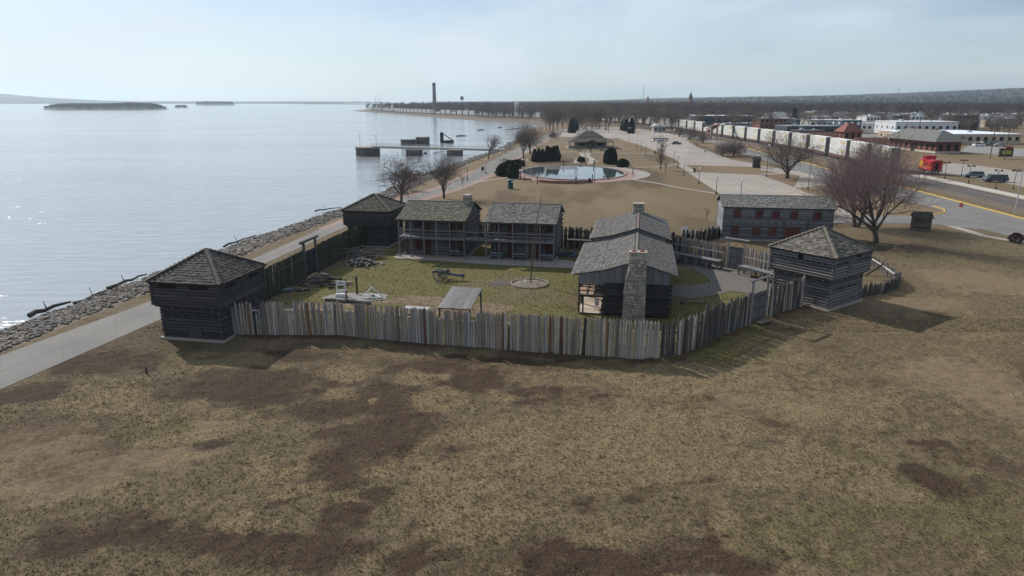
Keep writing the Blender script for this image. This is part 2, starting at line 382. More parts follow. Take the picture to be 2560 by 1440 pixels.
# one sheet: rows away from the camera, columns counted from the top of the bank
ys = np.concatenate([np.arange(-30, 15, 3.0), np.arange(15, 22, .42), np.arange(22, 57, .2), np.arange(57, 118, .42), 118 + np.cumsum(.42 * 1.035 ** np.arange(1, 175))])
ys = ys[ys < 9400]; us = np.concatenate([np.arange(0, 100, .22), 100 + np.cumsum(.45 * 1.07 ** np.arange(1, 112))]); us = us[us < 9000]
YY, UU = np.meshgrid(ys, us, indexing='ij'); XX = top_x(YY) + UU
ZZ = ground_z(XX, YY)
V = np.stack([XX, YY, ZZ], -1).reshape(-1, 3); nr, nc = XX.shape
I = np.arange(nr * nc).reshape(nr, nc); F = np.stack([I[:-1, :-1], I[:-1, 1:], I[1:, 1:], I[1:, :-1]], -1).reshape(-1, 4)
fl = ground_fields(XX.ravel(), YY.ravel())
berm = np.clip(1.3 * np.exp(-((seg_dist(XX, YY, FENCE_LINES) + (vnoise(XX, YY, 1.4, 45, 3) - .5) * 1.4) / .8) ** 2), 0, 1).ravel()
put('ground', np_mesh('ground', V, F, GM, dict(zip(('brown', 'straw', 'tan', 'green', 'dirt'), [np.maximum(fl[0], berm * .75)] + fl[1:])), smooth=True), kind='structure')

def pip(x, y, poly):
    c = np.zeros(len(x), bool); j = len(poly) - 1
    for i in range(len(poly)):
        (xi, yi), (xj, yj) = poly[i][:2], poly[j][:2]; c ^= ((yi > y) != (yj > y)) & (x < (xj - xi) * (y - yi) / (yj - yi + 1e-12) + xi); j = i
    return c
WALK_P = [FT(a, b) for a, b in ((8.2, 36.5), (8.6, 33.9), (12, 33.2), (18, 32.7), (24, 32.3), (31, 32.2), (35, 32.4), (35, 34.2), (31.5, 36.5))]
YARD_P = [FT(a, b) for a, b in ((43.6, 22), (45.5, 21), (48.3, 22.5), (50.5, 25), (53.5, 23.5), (56.2, 22.8), (57.3, 24), (55.5, 28.5), (52.8, 34.2), (50, 37.8), (46.5, 40), (44.6, 39.6), (46.8, 35), (48.2, 31.5), (48.6, 28.5), (46.8, 26.8), (44.5, 26.5))]
PAD_P = [(G(889, 744) + Vector((3.8 * math.cos(k * .4), 1.9 * math.sin(k * .4), 0))) for k in range(16)]
def in_sheets(x, y): return pip(x, y, WALK_P) | pip(x, y, YARD_P) | pip(x, y, PAD_P) | (y > 99) & (x > 50)
# grass tufts over the near meadow: many tiny blades, one object
def tufts(n, y0, y1, h, seed, wide):
    rs = np.random.RandomState(seed)
    y = y0 + (y1 - y0) * rs.rand(n * 2) ** 1.25; x = (rs.rand(n * 2) - .5) * 2 * (y * .80 + 4)
    xl = np.interp(y, [20, 45.3, 61.5, 83.4, 110], [-32, -36.7, -33.3, -31.6, -26.9])
    ok = (x > xl + .3) & ~((y > 50.2) & (x < 36) & (x > -31) & (seg_dist(x, y, FENCE_LINES) < .5))
    a = (x - FO[0]) * math.cos(FA) + (y - FO[1]) * math.sin(FA); b = -(x - FO[0]) * math.sin(FA) + (y - FO[1]) * math.cos(FA)
    infort = in_sheets(x, y) | (seg_dist(x, y, FENCE_LINES) < .3) | (b > 99)# - a * .03) & (y > 51 + np.maximum(0, (x - 11.5) * .82)) & (x < 32) & (x > -30.5); ok &= ~infort
    x, y = x[ok][:n], y[ok][:n]; f = ground_fields(x, y); k = len(x)
    dens = .52 + .45 * f[1] + .15 * f[3] - .45 * f[0] - .42 * f[2]; dens *= .5 + vnoise(x, y, 1.1, 61, 3)
    keep = rs.rand(k) < dens; x, y = x[keep], y[keep]; f = [q[keep] for q in f]; k = len(x)
    hh = h * (.5 + rs.rand(k)) * (.7 + .6 * vnoise(x, y, 1.3, 62, 2)) * (1 - .45 * f[0]) * (1 - .3 * f[2]); nb = 5
    V = np.zeros((k, nb, 3, 3), np.float32)
    ang = rs.rand(k, nb) * 6.28; w = wide * (.6 + .8 * rs.rand(k, nb)); lean = hh[:, None] * (.2 + 1.3 * rs.rand(k, nb)); rr = .06 * rs.rand(k, nb)
    ca, sa = np.cos(ang), np.sin(ang); z0 = ground_z(x, y)
    bx = x[:, None] + rr * ca; by = y[:, None] + rr * sa
    V[:, :, 0] = np.stack([bx - w * sa, by + w * ca, np.broadcast_to(z0[:, None] - .01, bx.shape)], -1)
    V[:, :, 1] = np.stack([bx + w * sa, by - w * ca, np.broadcast_to(z0[:, None] - .01, bx.shape)], -1)
    V[:, :, 2] = np.stack([bx + lean * ca, by + lean * sa, z0[:, None] + hh[:, None] * (.6 + .6 * rs.rand(k, nb))], -1)
    at = {n_: np.repeat(q, nb * 3) for n_, q in zip(('brown', 'straw', 'tan', 'green', 'dirt'), f)}
    return V.reshape(-1, 3), at
tv1, ta1 = tufts(210000, 23, 62, .055, 1, .014); tv2, ta2 = tufts(75000, 58, 99, .06, 2, .022)
TV = np.concatenate([tv1, tv2]); TA = {k: np.concatenate([ta1[k], ta2[k]]) for k in ta1}
put('grass_tufts', np_mesh('grass_tufts', TV, np.arange(len(TV)).reshape(-1, 3), ground_mat('grass_blades', True), TA), kind='stuff',
    label='short dry winter grass tufts over the meadow in front of the fort', cat='grass')

# river
def water_mat(name, base, calm=False):
    m = bpy.data.materials.new(name); m.use_nodes = True; t = m.node_tree; N = t.nodes; K = t.links.new; b = N['Principled BSDF']
    b.inputs['Base Color'].default_value = (*base, 1); b.inputs['Roughness'].default_value = .04 if calm else .12; b.inputs["IOR"].default_value = 1.34
    b.inputs['Specular IOR Level'].default_value = .5
    g = N.new('ShaderNodeNewGeometry'); mp = N.new('ShaderNodeMapping'); mp.inputs['Rotation'].default_value = (0, 0, math.radians(12)); mp.inputs['Scale'].default_value = (.28, 1.0, 1)
    K(g.outputs['Position'], mp.inputs['Vector'])
    n1 = N.new('ShaderNodeTexNoise'); n1.inputs['Scale'].default_value = .55; n1.inputs['Detail'].default_value = 4; n1.inputs['Distortion'].default_value = .4; K(mp.outputs[0], n1.inputs['Vector'])
    n2 = N.new('ShaderNodeTexNoise'); n2.inputs['Scale'].default_value = .02; n2.inputs['Detail'].default_value = 3; K(mp.outputs[0], n2.inputs['Vector'])
    r = N.new('ShaderNodeMapRange'); r.inputs[1].default_value = .35; r.inputs[2].default_value = .65; r.inputs[3].default_value = .35; r.inputs[4].default_value = 1.0; K(n2.outputs['Fac'], r.inputs[0])
    ml = N.new('ShaderNodeMath'); ml.operation = 'MULTIPLY'; K(n1.outputs['Fac'], ml.inputs[0]); K(r.outputs[0], ml.inputs[1])
    bp = N.new('ShaderNodeBump'); bp.inputs['Strength'].default_value = .03 if calm else 1.0; bp.inputs['Distance'].default_value = .25 if calm else .34
    K(ml.outputs[0], bp.inputs['Height']); K(bp.outputs[0], b.inputs['Normal'])
    return m
wm_ = MB(); wm_.add([(-9900, -200, WZ), (400, -200, WZ), (400, 9600, WZ), (-9900, 9600, WZ)], [(0, 1, 2, 3)])
wm_.build('river_water', water_mat('river_water', (.275, .293, .303)), kind='structure')

# bank of broken rock between the path and the water
by_ = np.concatenate([np.arange(10, 260, .8), 260 + np.cumsum(.8 * 1.03 ** np.arange(1, 160))]); by_ = by_[by_ < 9000]
tt = np.linspace(0, 1, 15); BY, BT = np.meshgrid(by_, tt, indexing='ij')
x0 = WATER_X(by_)[:, None] - 2.0; x1 = top_x(by_)[:, None]; BX = x0 + (x1 - x0) * BT
BZ = -2.1 + 2.1 * np.clip(BT * 1.12, 0, 1) ** .8 + (vnoise(BX, BY, 1.5, 51, 3) - .5) * .5 * np.sin(np.pi * np.clip(BT, 0, 1)) ; BZ[:, -1] = 0.0
I = np.arange(BX.size).reshape(BX.shape); F = np.stack([I[:-1, :-1], I[:-1, 1:], I[1:, 1:], I[1:, :-1]], -1).reshape(-1, 4)
BANKM = mat('bank_soil', (.17, .135, .105), .95, col2=(.07, .055, .045), scale=(.8, .8, .8), bump=.8, bscale=3, world=True)
bank = put('riverbank', np_mesh('riverbank', np.stack([BX, BY, BZ], -1).reshape(-1, 3), F, BANKM, smooth=True), kind='structure')
ROCKM = mat('riprap_stone', (.25, .225, .20), .9, col2=(.075, .066, .06), scale=(2.5, 2.5, 2.5), island=.55, objrand=.55, bump=.3)
rk = [rock_mb(i) for i in range(6)]; rkm = [m.mesh('stone', ROCKM) for m in rk]
rs = np.random.RandomState(5); rocks = []
_ry = 42 + 330 * rs.rand(9500) ** 1.9; _ra = WATER_X(_ry) - 2.0; _rb = top_x(_ry)
for i in range(9500):
    y = _ry[i]; t = rs.rand() ** .85 * .88 + .09; x = _ra[i] + (_rb[i] - _ra[i]) * t
    z = -2.1 + 2.1 * min(1, t * 1.12) ** .8
    s = rs.uniform(.18, .46) * (1 + .6 * (rs.rand() > .93)) * (1 + y / 500); rocks.append((x, y, z, s, rs.rand() * 6.28, rs.uniform(-.3, .3)))
rocks.sort(key=lambda r: -(r[3] / max(r[1], 1)) if r[0] > -.78 * r[1] - 2 else 0)
bm_ = MB()
for i, (x, y, z, s, a, tl) in enumerate(rocks):
    M = Matrix.Translation((x, y, z + .06)) @ Euler((tl, tl * .7, a)).to_matrix().to_4x4() @ Matrix.Diagonal((s * 1.25, s * .85, s * .55, 1))
    if i < 290: put('stone', rkm[i % 6], bank, M)
    else:
        q = rk[i % 6]; bm_.add(q.v, q.f, M)
bm_.build('loose_stones', ROCKM, bank, kind='stuff')

# paths, roads, lots: sheets a little above the turf
ASPH = mat('path_asphalt', (.185, .177, .166), .9, col2=(.135, .13, .123), scale=(.16, .16, .16), world=True, bump=.15, bscale=80, detail=12)
CONC = mat('concrete_paving', (.33, .29, .255), .9, col2=(.24, .212, .19), scale=(.09, .09, .09), world=True, bump=.1, bscale=80, detail=12)
BRICKP = mat('brick_paving', (.29, .19, .165), .9, col2=(.22, .145, .125), scale=(1.2, 1.2, 1.2), world=True)
GRAVEL = mat('gravel', (.165, .15, .135), .95, col2=(.085, .078, .07), scale=(5, 5, 5), world=True, bump=.5, bscale=3)
def strip(pts, wid):
    """left and right edges of a path of given width along a world polyline"""
    P = [Vector((p[0], p[1], 0)) for p in pts]; A, B = [], []
    for i, p in enumerate(P):
        d = (P[min(i + 1, len(P) - 1)] - P[max(i - 1, 0)]).normalized(); n = Vector((-d.y, d.x, 0)); w = wid[i] if isinstance(wid, list) else wid
        A.append(p + n * w / 2); B.append(p - n * w / 2)
    return A, B
def ribbon(name, pts, wid, z, m, kind='structure', thick=.0, **k):
    A, B = strip(pts, wid); b = MB(); n = len(A)
    b.add([(p.x, p.y, z) for p in A] + [(p.x, p.y, z) for p in B], [(i, n + i, n + i + 1, i + 1) for i in range(n - 1)])
    return b.build(name, m, kind=kind, **k)
def sheet(name, pts, z, m, **k):
    b = MB(); b.add([(p[0], p[1], z) for p in pts], [tuple(range(len(pts)))]); return b.build(name, m, kind='structure', **k)
def smooth_line(pts, n=6):
    P = [Vector((p[0], p[1], 0)) for p in pts]; out = []
    for i in range(len(P) - 1):
        a, b, c, d = P[max(i - 1, 0)], P[i], P[i + 1], P[min(i + 2, len(P) - 1)]
        for k in range(n):
            t = k / n; out.append(.5 * ((2 * b) + (c - a) * t + (2 * a - 5 * b + 4 * c - d) * t * t + (3 * b - a - 3 * c + d) * t ** 3))
    return out + [P[-1]]
lp = [(-46.5, 28), G(0, 890), G(400, 745), G(650, 640), G(800, 573), G(905, 530), G(985, 500), G(1090, 470), G(1180, 428), G(1240, 396), G(1345, 345), G(1400, 322)]
rp_ = [(-33.5, 28), G(0, 975), G(400, 800), G(650, 665), G(868, 566), G(960, 530), G(1070, 497), G(1155, 471), G(1248, 431), G(1290, 398), G(1375, 347), G(1420, 323)]
b = MB(); n = len(lp); b.add([(p[0], p[1], .03) for p in lp] + [(p[0], p[1], .03) for p in rp_], [(i, n + i, n + i + 1, i + 1) for i in range(n - 1)])
b.build('riverside_road', ASPH, kind='structure')
b = MB(); e_ = [Vector((p[0], p[1], 0)) for p in lp[4:9]]; n = len(e_)
b.add([(p.x - .4, p.y, .042) for p in e_] + [(p.x + 1.1, p.y, .042) for p in e_], [(i, n + i, n + i + 1, i + 1) for i in range(n - 1)])
b.build('brick_edging', BRICKP, kind='structure')
e_ = [Vector((p[0], p[1], 0)) for p in rp_[5:11]]; b = MB(); n = len(e_)
b.add([(p.x - 1.0, p.y, .042) for p in e_] + [(p.x + .9, p.y, .042) for p in e_], [(i, n + i, n + i + 1, i + 1) for i in range(n - 1)])
b.build('brick_edging', BRICKP, kind='structure')

b = MB(); _L = [Vector((p[0], p[1], 0)) for p in lp]; _R = [Vector((p[0], p[1], 0)) for p in rp_]; rj = random.Random(4)
for i in range(len(_L) - 3):
    k = max(2, int((_L[i + 1] - _L[i]).length / 4.6))
    for j in range(k):
        f = j / k; p, q = _L[i].lerp(_L[i + 1], f), _R[i].lerp(_R[i + 1], f); m_ = p.lerp(q, rj.uniform(.4, .6)) + Vector((0, rj.uniform(-.12, .12), 0))
        for s_, e_ in ((p, m_), (m_, q)): b.add([(s_.x, s_.y, .034), (e_.x, e_.y, .034), (e_.x, e_.y + .05, .034), (s_.x, s_.y + .05, .034)], [(0, 1, 2, 3)])
for i in range(len(_L) - 3):
    p, q = _L[i].lerp(_R[i], .5), _L[i + 1].lerp(_R[i + 1], .5); b.add([(p.x, p.y, .0345), (p.x + .05, p.y, .0345), (q.x + .05, q.y, .0345), (q.x, q.y, .0345)], [(0, 1, 2, 3)])
b.build('road_joints', mat('joint_dark', (.128, .122, .115), .95), kind='structure')
# ------------------------------------------------------------------ the fort
WL = mat('hewn_log_wood', (1.15, 1.13, 1.1), .9, col2=(.42, .42, .45), scale=(2.2, 7, 7), objcol=True, objrand=.22, bump=.5, bscale=2)
WP = mat('palisade_wood', (1.15, 1.12, 1.08), .9, col2=(.40, .38, .37), scale=(4, 4, 1.2), objcol=True, objrand=.2, bump=.5, bscale=2)
WB = mat('board_wood', (1.1, 1.1, 1.1), .9, col2=(.55, .55, .56), scale=(6, 6, 6), objcol=True, objrand=.15, bump=.3)
SH = mat('wood_shingle', (1.15, 1.13, 1.1), .88, col2=(.55, .55, .53), scale=(4, 4, 4), objcol=True, island=.5, objrand=.5, bump=.4)
RED = mat('red_shutter_paint', (.075, .023, .018), .75, col2=(.05, .017, .014), scale=(3, 3, .8), objrand=.2)
DARK = mat('dark_opening', (.012, .012, .014), .95)
STN = mat('chimney_stone', (.40, .37, .32), .9, col2=(.20, .185, .16), scale=(3, 3, 3), objrand=.35, island=.35, bump=.5, bscale=3)
MORT = mat('mortar', (.06, .055, .05), .95)
IRON = mat('dark_iron', (.035, .037, .04), .55, metallic=.3)
LOGS = [unit_log(i).mesh('log', WL) for i in range(6)]
POSTS = [unit_post(i, True, 8).mesh('post', WP, True) for i in range(6)]; STUBS = [unit_post(40 + i, False, 8).mesh('post', WP, True) for i in range(3)]
CUBE = MB().box((0, 0, 0), (1, 1, 1)).mesh('shingle', SH); PLANK = MB().box((0, 0, 0), (1, 1, 1)).mesh('plank', WB)
STONES = [rough_box(i).mesh('stone', STN) for i in range(6)]
def jit(c, a=.15, r=R):
    k = 1 + r.uniform(-a, a); return tuple(x * k * (1 + r.uniform(-.03, .03)) for x in c)
def plank(name, parent, p, q, w, t, color, up=(0, 0, 1)):
    p, q = Vector(p), Vector(q); d = q - p; l = d.length; d.normalize(); u = Vector(up)
    if abs(d.dot(u)) > .98: u = Vector((0, 1, 0))
    s = d.cross(u).normalized(); n = s.cross(d)
    M = Matrix(((d.x * l, s.x * w, n.x * t, 0), (d.y * l, s.y * w, n.y * t, 0), (d.z * l, s.z * w, n.z * t, 0), (0, 0, 0, 1))); M.translation = (p + q) / 2
    return put(name, PLANK, parent, M, color=color)

def log_walls(root, x0, x1, y0, y1, z0, z1, ch, color, th=.24, over=.05, core=None, sides='fblr'):
    n = max(1, round((z1 - z0) / ch)); hs_ = [R.uniform(.8, 1.22) for _ in range(n)]; hs_ = [q * (z1 - z0) / sum(hs_) for q in hs_]
    for k in range(n):
        h = hs_[k]; z = z0 + sum(hs_[:k]) + h / 2; e = over if k % 2 else 0.02; e2 = over if k % 2 == 0 else 0.02
        for s in sides:
            g = R.uniform(.84, .97); hh = h * g
            if s in 'fb':
                M = Matrix.Translation(((x0 + x1) / 2, y0 if s == 'f' else y1, z + R.uniform(-.01, .01))) @ Matrix.Rotation(0 if s == 'f' else math.pi, 4, 'Z') @ Matrix.Diagonal((x1 - x0 + 2 * e + th, th * R.uniform(.9, 1.12), hh, 1))
            else:
                M = Matrix.Translation((x0 if s == 'l' else x1, (y0 + y1) / 2, z + R.uniform(-.01, .01))) @ Matrix.Rotation(-math.pi / 2 if s == 'l' else math.pi / 2, 4, 'Z') @ Matrix.Diagonal((y1 - y0 + 2 * e2 + th, th * R.uniform(.9, 1.12), hh, 1))
            put('log', LOGS[R.randrange(6)], root, M, color=jit(color, .34))
    b = MB().box(((x0 + x1) / 2, (y0 + y1) / 2, (z0 + z1) / 2), (x1 - x0 + th * .35, y1 - y0 + th * .35, z1 - z0 - .01)); b.build('chinking', WB, root, color=core or tuple(c * .45 for c in color))

class Shingles:
    def __init__(s, root, color, seed): s.root, s.color, s.items, s.r = root, color, [], random.Random(seed); s.RW = None
    def slope(s, eL, eR, tR, tL, expo=.28, w=(.16, .34), deck=True, thick=.028):
        eL, eR, tR, tL = map(Vector, (eL, eR, tR, tL)); r = s.r
        n = (eR - eL).cross(tL - eL if (tL - eL).length > .01 else tR - eL).normalized()
        if n.z < 0: n = -n
        L_ = ((tL + tR) / 2 - (eL + eR) / 2).length; rows = max(1, round(L_ / expo)); ex = L_ / rows
        for k in range(rows):
            t = k / rows; a = eL.lerp(tL, t); b = eR.lerp(tR, t); a1 = eL.lerp(tL, min(1, t + 1 / rows)); b1 = eR.lerp(tR, min(1, t + 1 / rows))
            u = (b - a).normalized(); up = n.cross(u); wid = (b - a).length; x = r.uniform(-.15, 0)
            while x < wid - .04:
                ww = r.uniform(*w); xa = max(0, x); xb = min(wid, x + ww); x += ww
                if xb - xa < .05: continue
                ln = ex * 1.75; lo = n * r.uniform(.045, .085); hi = n * .012; dz = r.uniform(-.02, .03)
                c0 = a + u * ((xa + xb) / 2) - up * (.02 + dz) + lo; c1 = a + u * ((xa + xb) / 2) + up * (ln - .02) + hi
                if t + 1.75 / rows > 1: c1 = a + u * ((xa + xb) / 2) + up * (ex * 1.02) + n * .03
                d = c1 - c0; l = d.length; d.normalize(); nn = u.cross(d)
                M = Matrix(((u.x * (xb - xa - .008), d.x * l, nn.x * thick, 0), (u.y * (xb - xa - .008), d.y * l, nn.y * thick, 0), (u.z * (xb - xa - .008), d.z * l, nn.z * thick, 0), (0, 0, 0, 1)))
                M.translation = (c0 + c1) / 2; s.items.append((M, n, jit(s.color, .3, r)))
        if deck:
            m = MB(); q = [eL, eR, tR, tL] if (tL - tR).length > .01 else [eL, eR, tR]; k = len(q)
            m.add([p + n * .004 for p in q] + [p - n * .09 for p in q], [tuple(range(k)), tuple(reversed(range(k, 2 * k)))] + [(i, (i + 1) % k, k + (i + 1) % k, k + i) for i in range(k)])
            m.build('roof_deck', WB, s.root, color=tuple(c * .5 for c in s.color))
    def finish(s, single=300):
        bpy.context.view_layer.update(); RW = s.root.matrix_world; eye = Vector((0, 0, CAM_H)); sc = []
        for it in s.items:
            p = RW @ it[0].translation; v = (eye - p); f = (RW.to_3x3() @ it[1]).dot(v.normalized()); ar = it[0].to_scale().x
            sc.append(-(max(f, 0.001) * ar / v.length_squared))
        order = sorted(range(len(s.items)), key=lambda i: sc[i])
        for i in order[:single]: put('shingle', CUBE, s.root, s.items[i][0], color=s.items[i][2])
        b = MB()
        for i in order[single:]: b.box((0, 0, 0), (1, 1, 1), 0, s.items[i][0])
        if b.v: b.build('roof_shingles', SH, s.root, color=s.color, kind='stuff')

def face_M(face, w, d, inset=0):
    """frame on a wall: x along the wall (left to right seen from outside), y into the wall"""
    if face == 'f': return Matrix.Translation((-w / 2, -d / 2, 0))
    if face == 'r': return Matrix.Translation((w / 2, -d / 2, 0)) @ Matrix.Rotation(math.pi / 2, 4, 'Z')
    if face == 'l': return Matrix.Translation((-w / 2, d / 2, 0)) @ Matrix.Rotation(-math.pi / 2, 4, 'Z')
    return Matrix.Translation((w / 2, d / 2, 0)) @ Matrix.Rotation(math.pi, 4, 'Z')

def blockhouse(label, c, rz, w, d, z1, z2, apex, color, roofcol, feats, seed, found=(.30, .29, .28), ov=.42, hipc=(.25, .22, .16)):
    t = thing('blockhouse', label, 'blockhouse', (c[0], c[1], 0), rz, 'log blockhouses at the fort corners')
    MB().box((0, 0, .0), (w + .7, d + .7, .36)).build('foundation', CONC, t)
    log_walls(t, -w / 2, w / 2, -d / 2, d / 2, .18, z1, .285, color)
    W2, D2 = w + 2 * ov, d + 2 * ov
    MB().box((0, 0, z1 + .0), (W2 - .1, D2 - .1, .16)).build('jetty_floor', WB, t, color=tuple(k * .6 for k in color))
    for f in 'fblr':                                              # beam ends under the overhang
        L_ = w if f in 'fb' else d
        for i in range(6):
            q = MB(); q.box((L_ * (i + .5) / 6, -ov * .5, z1 - .13), (.2, ov * 1.0, .18), 0, face_M(f, w, d)); q.build('beam_end', WB, t, color=jit(color, .2))
    log_walls(t, -W2 / 2, W2 / 2, -D2 / 2, D2 / 2, z1 + .06, z2, .275, tuple(k * 1.05 for k in color))
    for (face, x, z, fw, fh, kind) in feats:
        up = z > z1; M = face_M(face, W2 if up else w, D2 if up else d)
        q = MB(); q.box((x, -.11, z), (fw, .10, fh), 0, M)
        q.build({'port': 'loophole', 'slit': 'gun_slit', 'shut': 'shutter', 'door': 'door'}[kind], DARK if kind in ('port', 'slit') else WB, t, color=tuple(k * .8 for k in color))
    S = Shingles(t, roofcol, seed); e = .28; x, y = W2 / 2 + e, D2 / 2 + e; zE = z2 - .02; A = (0, 0, apex)
    for (p, q) in (((-x, -y), (x, -y)), ((x, -y), (x, y)), ((x, y), (-x, y)), ((-x, y), (-x, -y))):
        S.slope((*p, zE), (*q, zE), A, A, .30, (.2, .42))
    S.finish(300)
    for (px_, py_) in ((-x, -y), (x, -y), (x, y), (-x, y)):
        plank('hip_cap', t, (px_, py_, zE + .08), (0, 0, apex + .09), .20, .05, hipc, up=(0, 0, 1))
    MB().box((0, 0, z2 - .11), (W2 + .34, D2 + .34, .08)).build('soffit', WB, t, color=tuple(k * .5 for k in color))
    return t
DKLOG = (.074, .071, .071); GRLOG = (.165, .16, .16)  # log tones darkened so the colour itself deepens the walls' shade
cL = FT(2.8, 3.1)
ports = lambda face, z, xs: [(face, x, z, .16, .16, 'port') for x in xs]
blockhouse('dark log blockhouse with brown shingled roof beside the riverside road, nearest the water', cL, FA, 5.5, 6.1, 3.05, 5.25, 7.4, DKLOG, (.085, .077, .069),
           [('f', 1.6, 4.85, 1.7, .2, 'slit'), ('f', 4.5, 4.85, 1.7, .2, 'slit'), ('f', 3.1, 4.1, .7, .75, 'shut'), ('r', 1.6, 4.8, 1.5, .2, 'slit'), ('r', 5.2, 4.8, 1.4, .2, 'slit'), ('r', 3.7, 4.1, .7, .8, 'shut'),
            ('f', 3.0, .75, 1.2, .9, 'shut')] + ports('f', 2.2, [.6, 1.4, 2.2, 3.6, 4.4, 5.2]) + ports('r', 2.2, [1, 2, 3, 4, 5]), 3, hipc=(.14, .125, .105))
blockhouse('dark log blockhouse at the far end of the mossy palisade, beside barracks', FT(2.7, 42.9), FA, 5.8, 6.0, 3.05, 5.2, 7.15, (.078, .074, .072), (.085, .08, .068),
           [('f', 3.3, 4.2, .7, .9, 'shut'), ('r', 3.3, 4.3, .7, .8, 'shut')] + ports('f', 4.9, [1, 2, 4.6, 5.6]), 4, hipc=(.17, .145, .085))
blockhouse('grey weathered log blockhouse with striped shingle roof on the right of the fort', (31.7, 68.65), math.radians(36.2), 6.0, 6.0, 3.15, 5.45, 7.6, GRLOG, (.15, .138, .122),
           [('l', 3.4, 5.0, .5, .5, 'slit'), ('f', 2.9, 4.2, .8, 1.3, 'shut'), ('l', 4.6, 1.3, .14, 1.6, 'shut'), ('f', 4.4, 5.15, .5, .3, 'slit')] + ports('l', 4.75, [.5, 1.2, 1.9, 2.6, 4.1, 4.7, 5.3, 6.0]) + ports('f', 4.75, [.6, 1.1, 1.7, 2.2, 4.2, 4.8, 5.4, 6.1]) + ports('f', 2.0, [1, 1.5, 2, 2.5, 3.6, 4.2, 4.8]), 5, hipc=(.24, .205, .155))

# ---- palisades
def palisade(label, pts, h, dia, colf, hf, seed, rails=(), inside=1, z0=-.15, group='log palisades of the fort', lean=.02, name='palisade', skip=()):
    r = random.Random(seed); P = [Vector((p[0], p[1], 0)) for p in pts]; c = P[0].copy()
    t = thing(name, label, 'palisade', c, 0, group); n = 0
    for p, q in zip(P[:-1], P[1:]):
        d = q - p; l = d.length; d.normalize(); x = 0.0; nn = Vector((-d.y, d.x, 0)) * inside; a = math.atan2(d.y, d.x)
        while x < l:
            dd = dia * r.uniform(.78, 1.22); hh, col, stub = hf(r, (p + d * x), n), colf(r, n), False
            if hh < 0: hh, stub = -hh, True
            pos = p + d * (x + dd / 2) + nn * r.uniform(-.035, .035) - c; pos.z = z0
            M = Matrix.Translation(pos) @ Euler((r.gauss(0, lean), r.gauss(0, lean), r.uniform(0, 6.28))).to_matrix().to_4x4() @ Matrix.Diagonal((dd * .98, dd * .98, hh - z0, 1))
            put('post', (STUBS[r.randrange(3)] if stub else POSTS[r.randrange(6)]), t, M, color=col)
            x += dd * r.uniform(.99, 1.08); n += 1
        for rz_ in rails:
            plank('rail', t, p - c + nn * (dia * .5 + .05) + Vector((0, 0, rz_)), q - c + nn * (dia * .5 + .05) + Vector((0, 0, rz_)), .09, .14, jit(colf(r, 0), .1), up=(0, 0, 1))
    return t
GREY = (.385, .368, .352); TANW = (.31, .268, .23); ORNG = (.22, .14, .09); BLKW = (.055, .045, .042); RUST = (.14, .075, .05)
def front_col(r, n):
    k = r.random(); return jit(GREY, .16, r) if k < .60 else jit(TANW, .15, r) if k < .84 else jit(ORNG, .2, r) if k < .87 else jit((.22, .20, .19), .3, r) if k < .94 else jit(BLKW, .3, r) if k < .97 else jit(RUST, .2, r)
def front_h(r, p, n):
    base = 3.2 + .25 * (p.x + 24) / 36
    k = r.random()
    if p.x < -3 and (n // 4) % 3 == 2 and k < .62: return -(base - r.uniform(.55, 1.0))
    if k < .03: return -(base - r.uniform(.7, 1.3))
    return base + r.uniform(-.10, .10)
palisade('front palisade of grey pointed posts with gaps, facing the meadow', FENCE_LINES[0], 3.4, .225, front_col, front_h, 11, rails=(1.15, 2.3), lean=.012)
DKG = (.105, .10, .098)  # slanting run's post tone, darkened to put deeper shade into the colour
def diag_col(r, n):
    k = r.random(); return jit(DKG, .3, r) if k < .72 else jit(GREY, .2, r) if k < .88 else jit(TANW, .2, r) if k < .94 else jit(BLKW, .3, r)
def diag_h(r, p, n): return (3.35 + r.uniform(-.28, .12)) if r.random() > .06 else 3.9
gA, gB = Vector((21.9, 59.85, 0)), Vector((23.9, 61.55, 0))
palisade('slanting palisade run between the front corner and the small plank gate', [(11.75, 50.95), (13.3, 51.6), (21.6, 59.55)], 3.4, .22, diag_col, diag_h, 12, rails=(1.2, 2.3), lean=.02)
palisade('short palisade run between the plank gate and the grey blockhouse', [(24.25, 61.85), (29.2, 65.75)], 3.4, .22, diag_col, lambda r, p, n: 3.3 + r.uniform(-.35, .2), 13, rails=(1.2,), lean=.025)
MOSS = (.055, .066, .042)
def moss_col(r, n): k = r.random(); return jit(MOSS, .3, r) if k < .75 else jit((.08, .085, .08), .2, r)
Lg = [FT(2.75, 6.3), FT(2.65, 12), FT(2.35, 21.4)]; Lg2 = [FT(2.25, 25.0), FT(2.1, 33), FT(2.2, 39.7)]
palisade('mossy dark palisade run from the near blockhouse to the river gate', Lg, 3.6, .17, moss_col, lambda r, p, n: -(3.6 + r.uniform(-.08, .08)), 14, rails=(2.5,), inside=-1, lean=.01)
palisade('mossy dark palisade run from the river gate to the far blockhouse', Lg2, 3.6, .17, moss_col, lambda r, p, n: -(3.55 + r.uniform(-.08, .08)), 15, rails=(2.5,), inside=-1, lean=.01)
DRK = (.085, .085, .09)
def dark_col(r, n): k = r.random(); return jit(DRK, .35, r) if k < .85 else jit(DKG, .2, r)
palisade('dark rear palisade behind the two barracks', [FT(5.8, 46.6), FT(20, 46.3), FT(33, 44.4), FT(46.5, 42.6)], 3.1, .27, dark_col, lambda r, p, n: 3.05 + r.uniform(-.3, .15), 16, rails=(1.6, 2.4), inside=-1, lean=.02)
def sun_col(r, n):
    k = r.random(); return jit((.30, .30, .305), .2, r) if k < .72 else jit(TANW, .2, r) if k < .86 else jit((.36, .21, .10), .15, r) if k < .94 else jit(BLKW, .3, r)
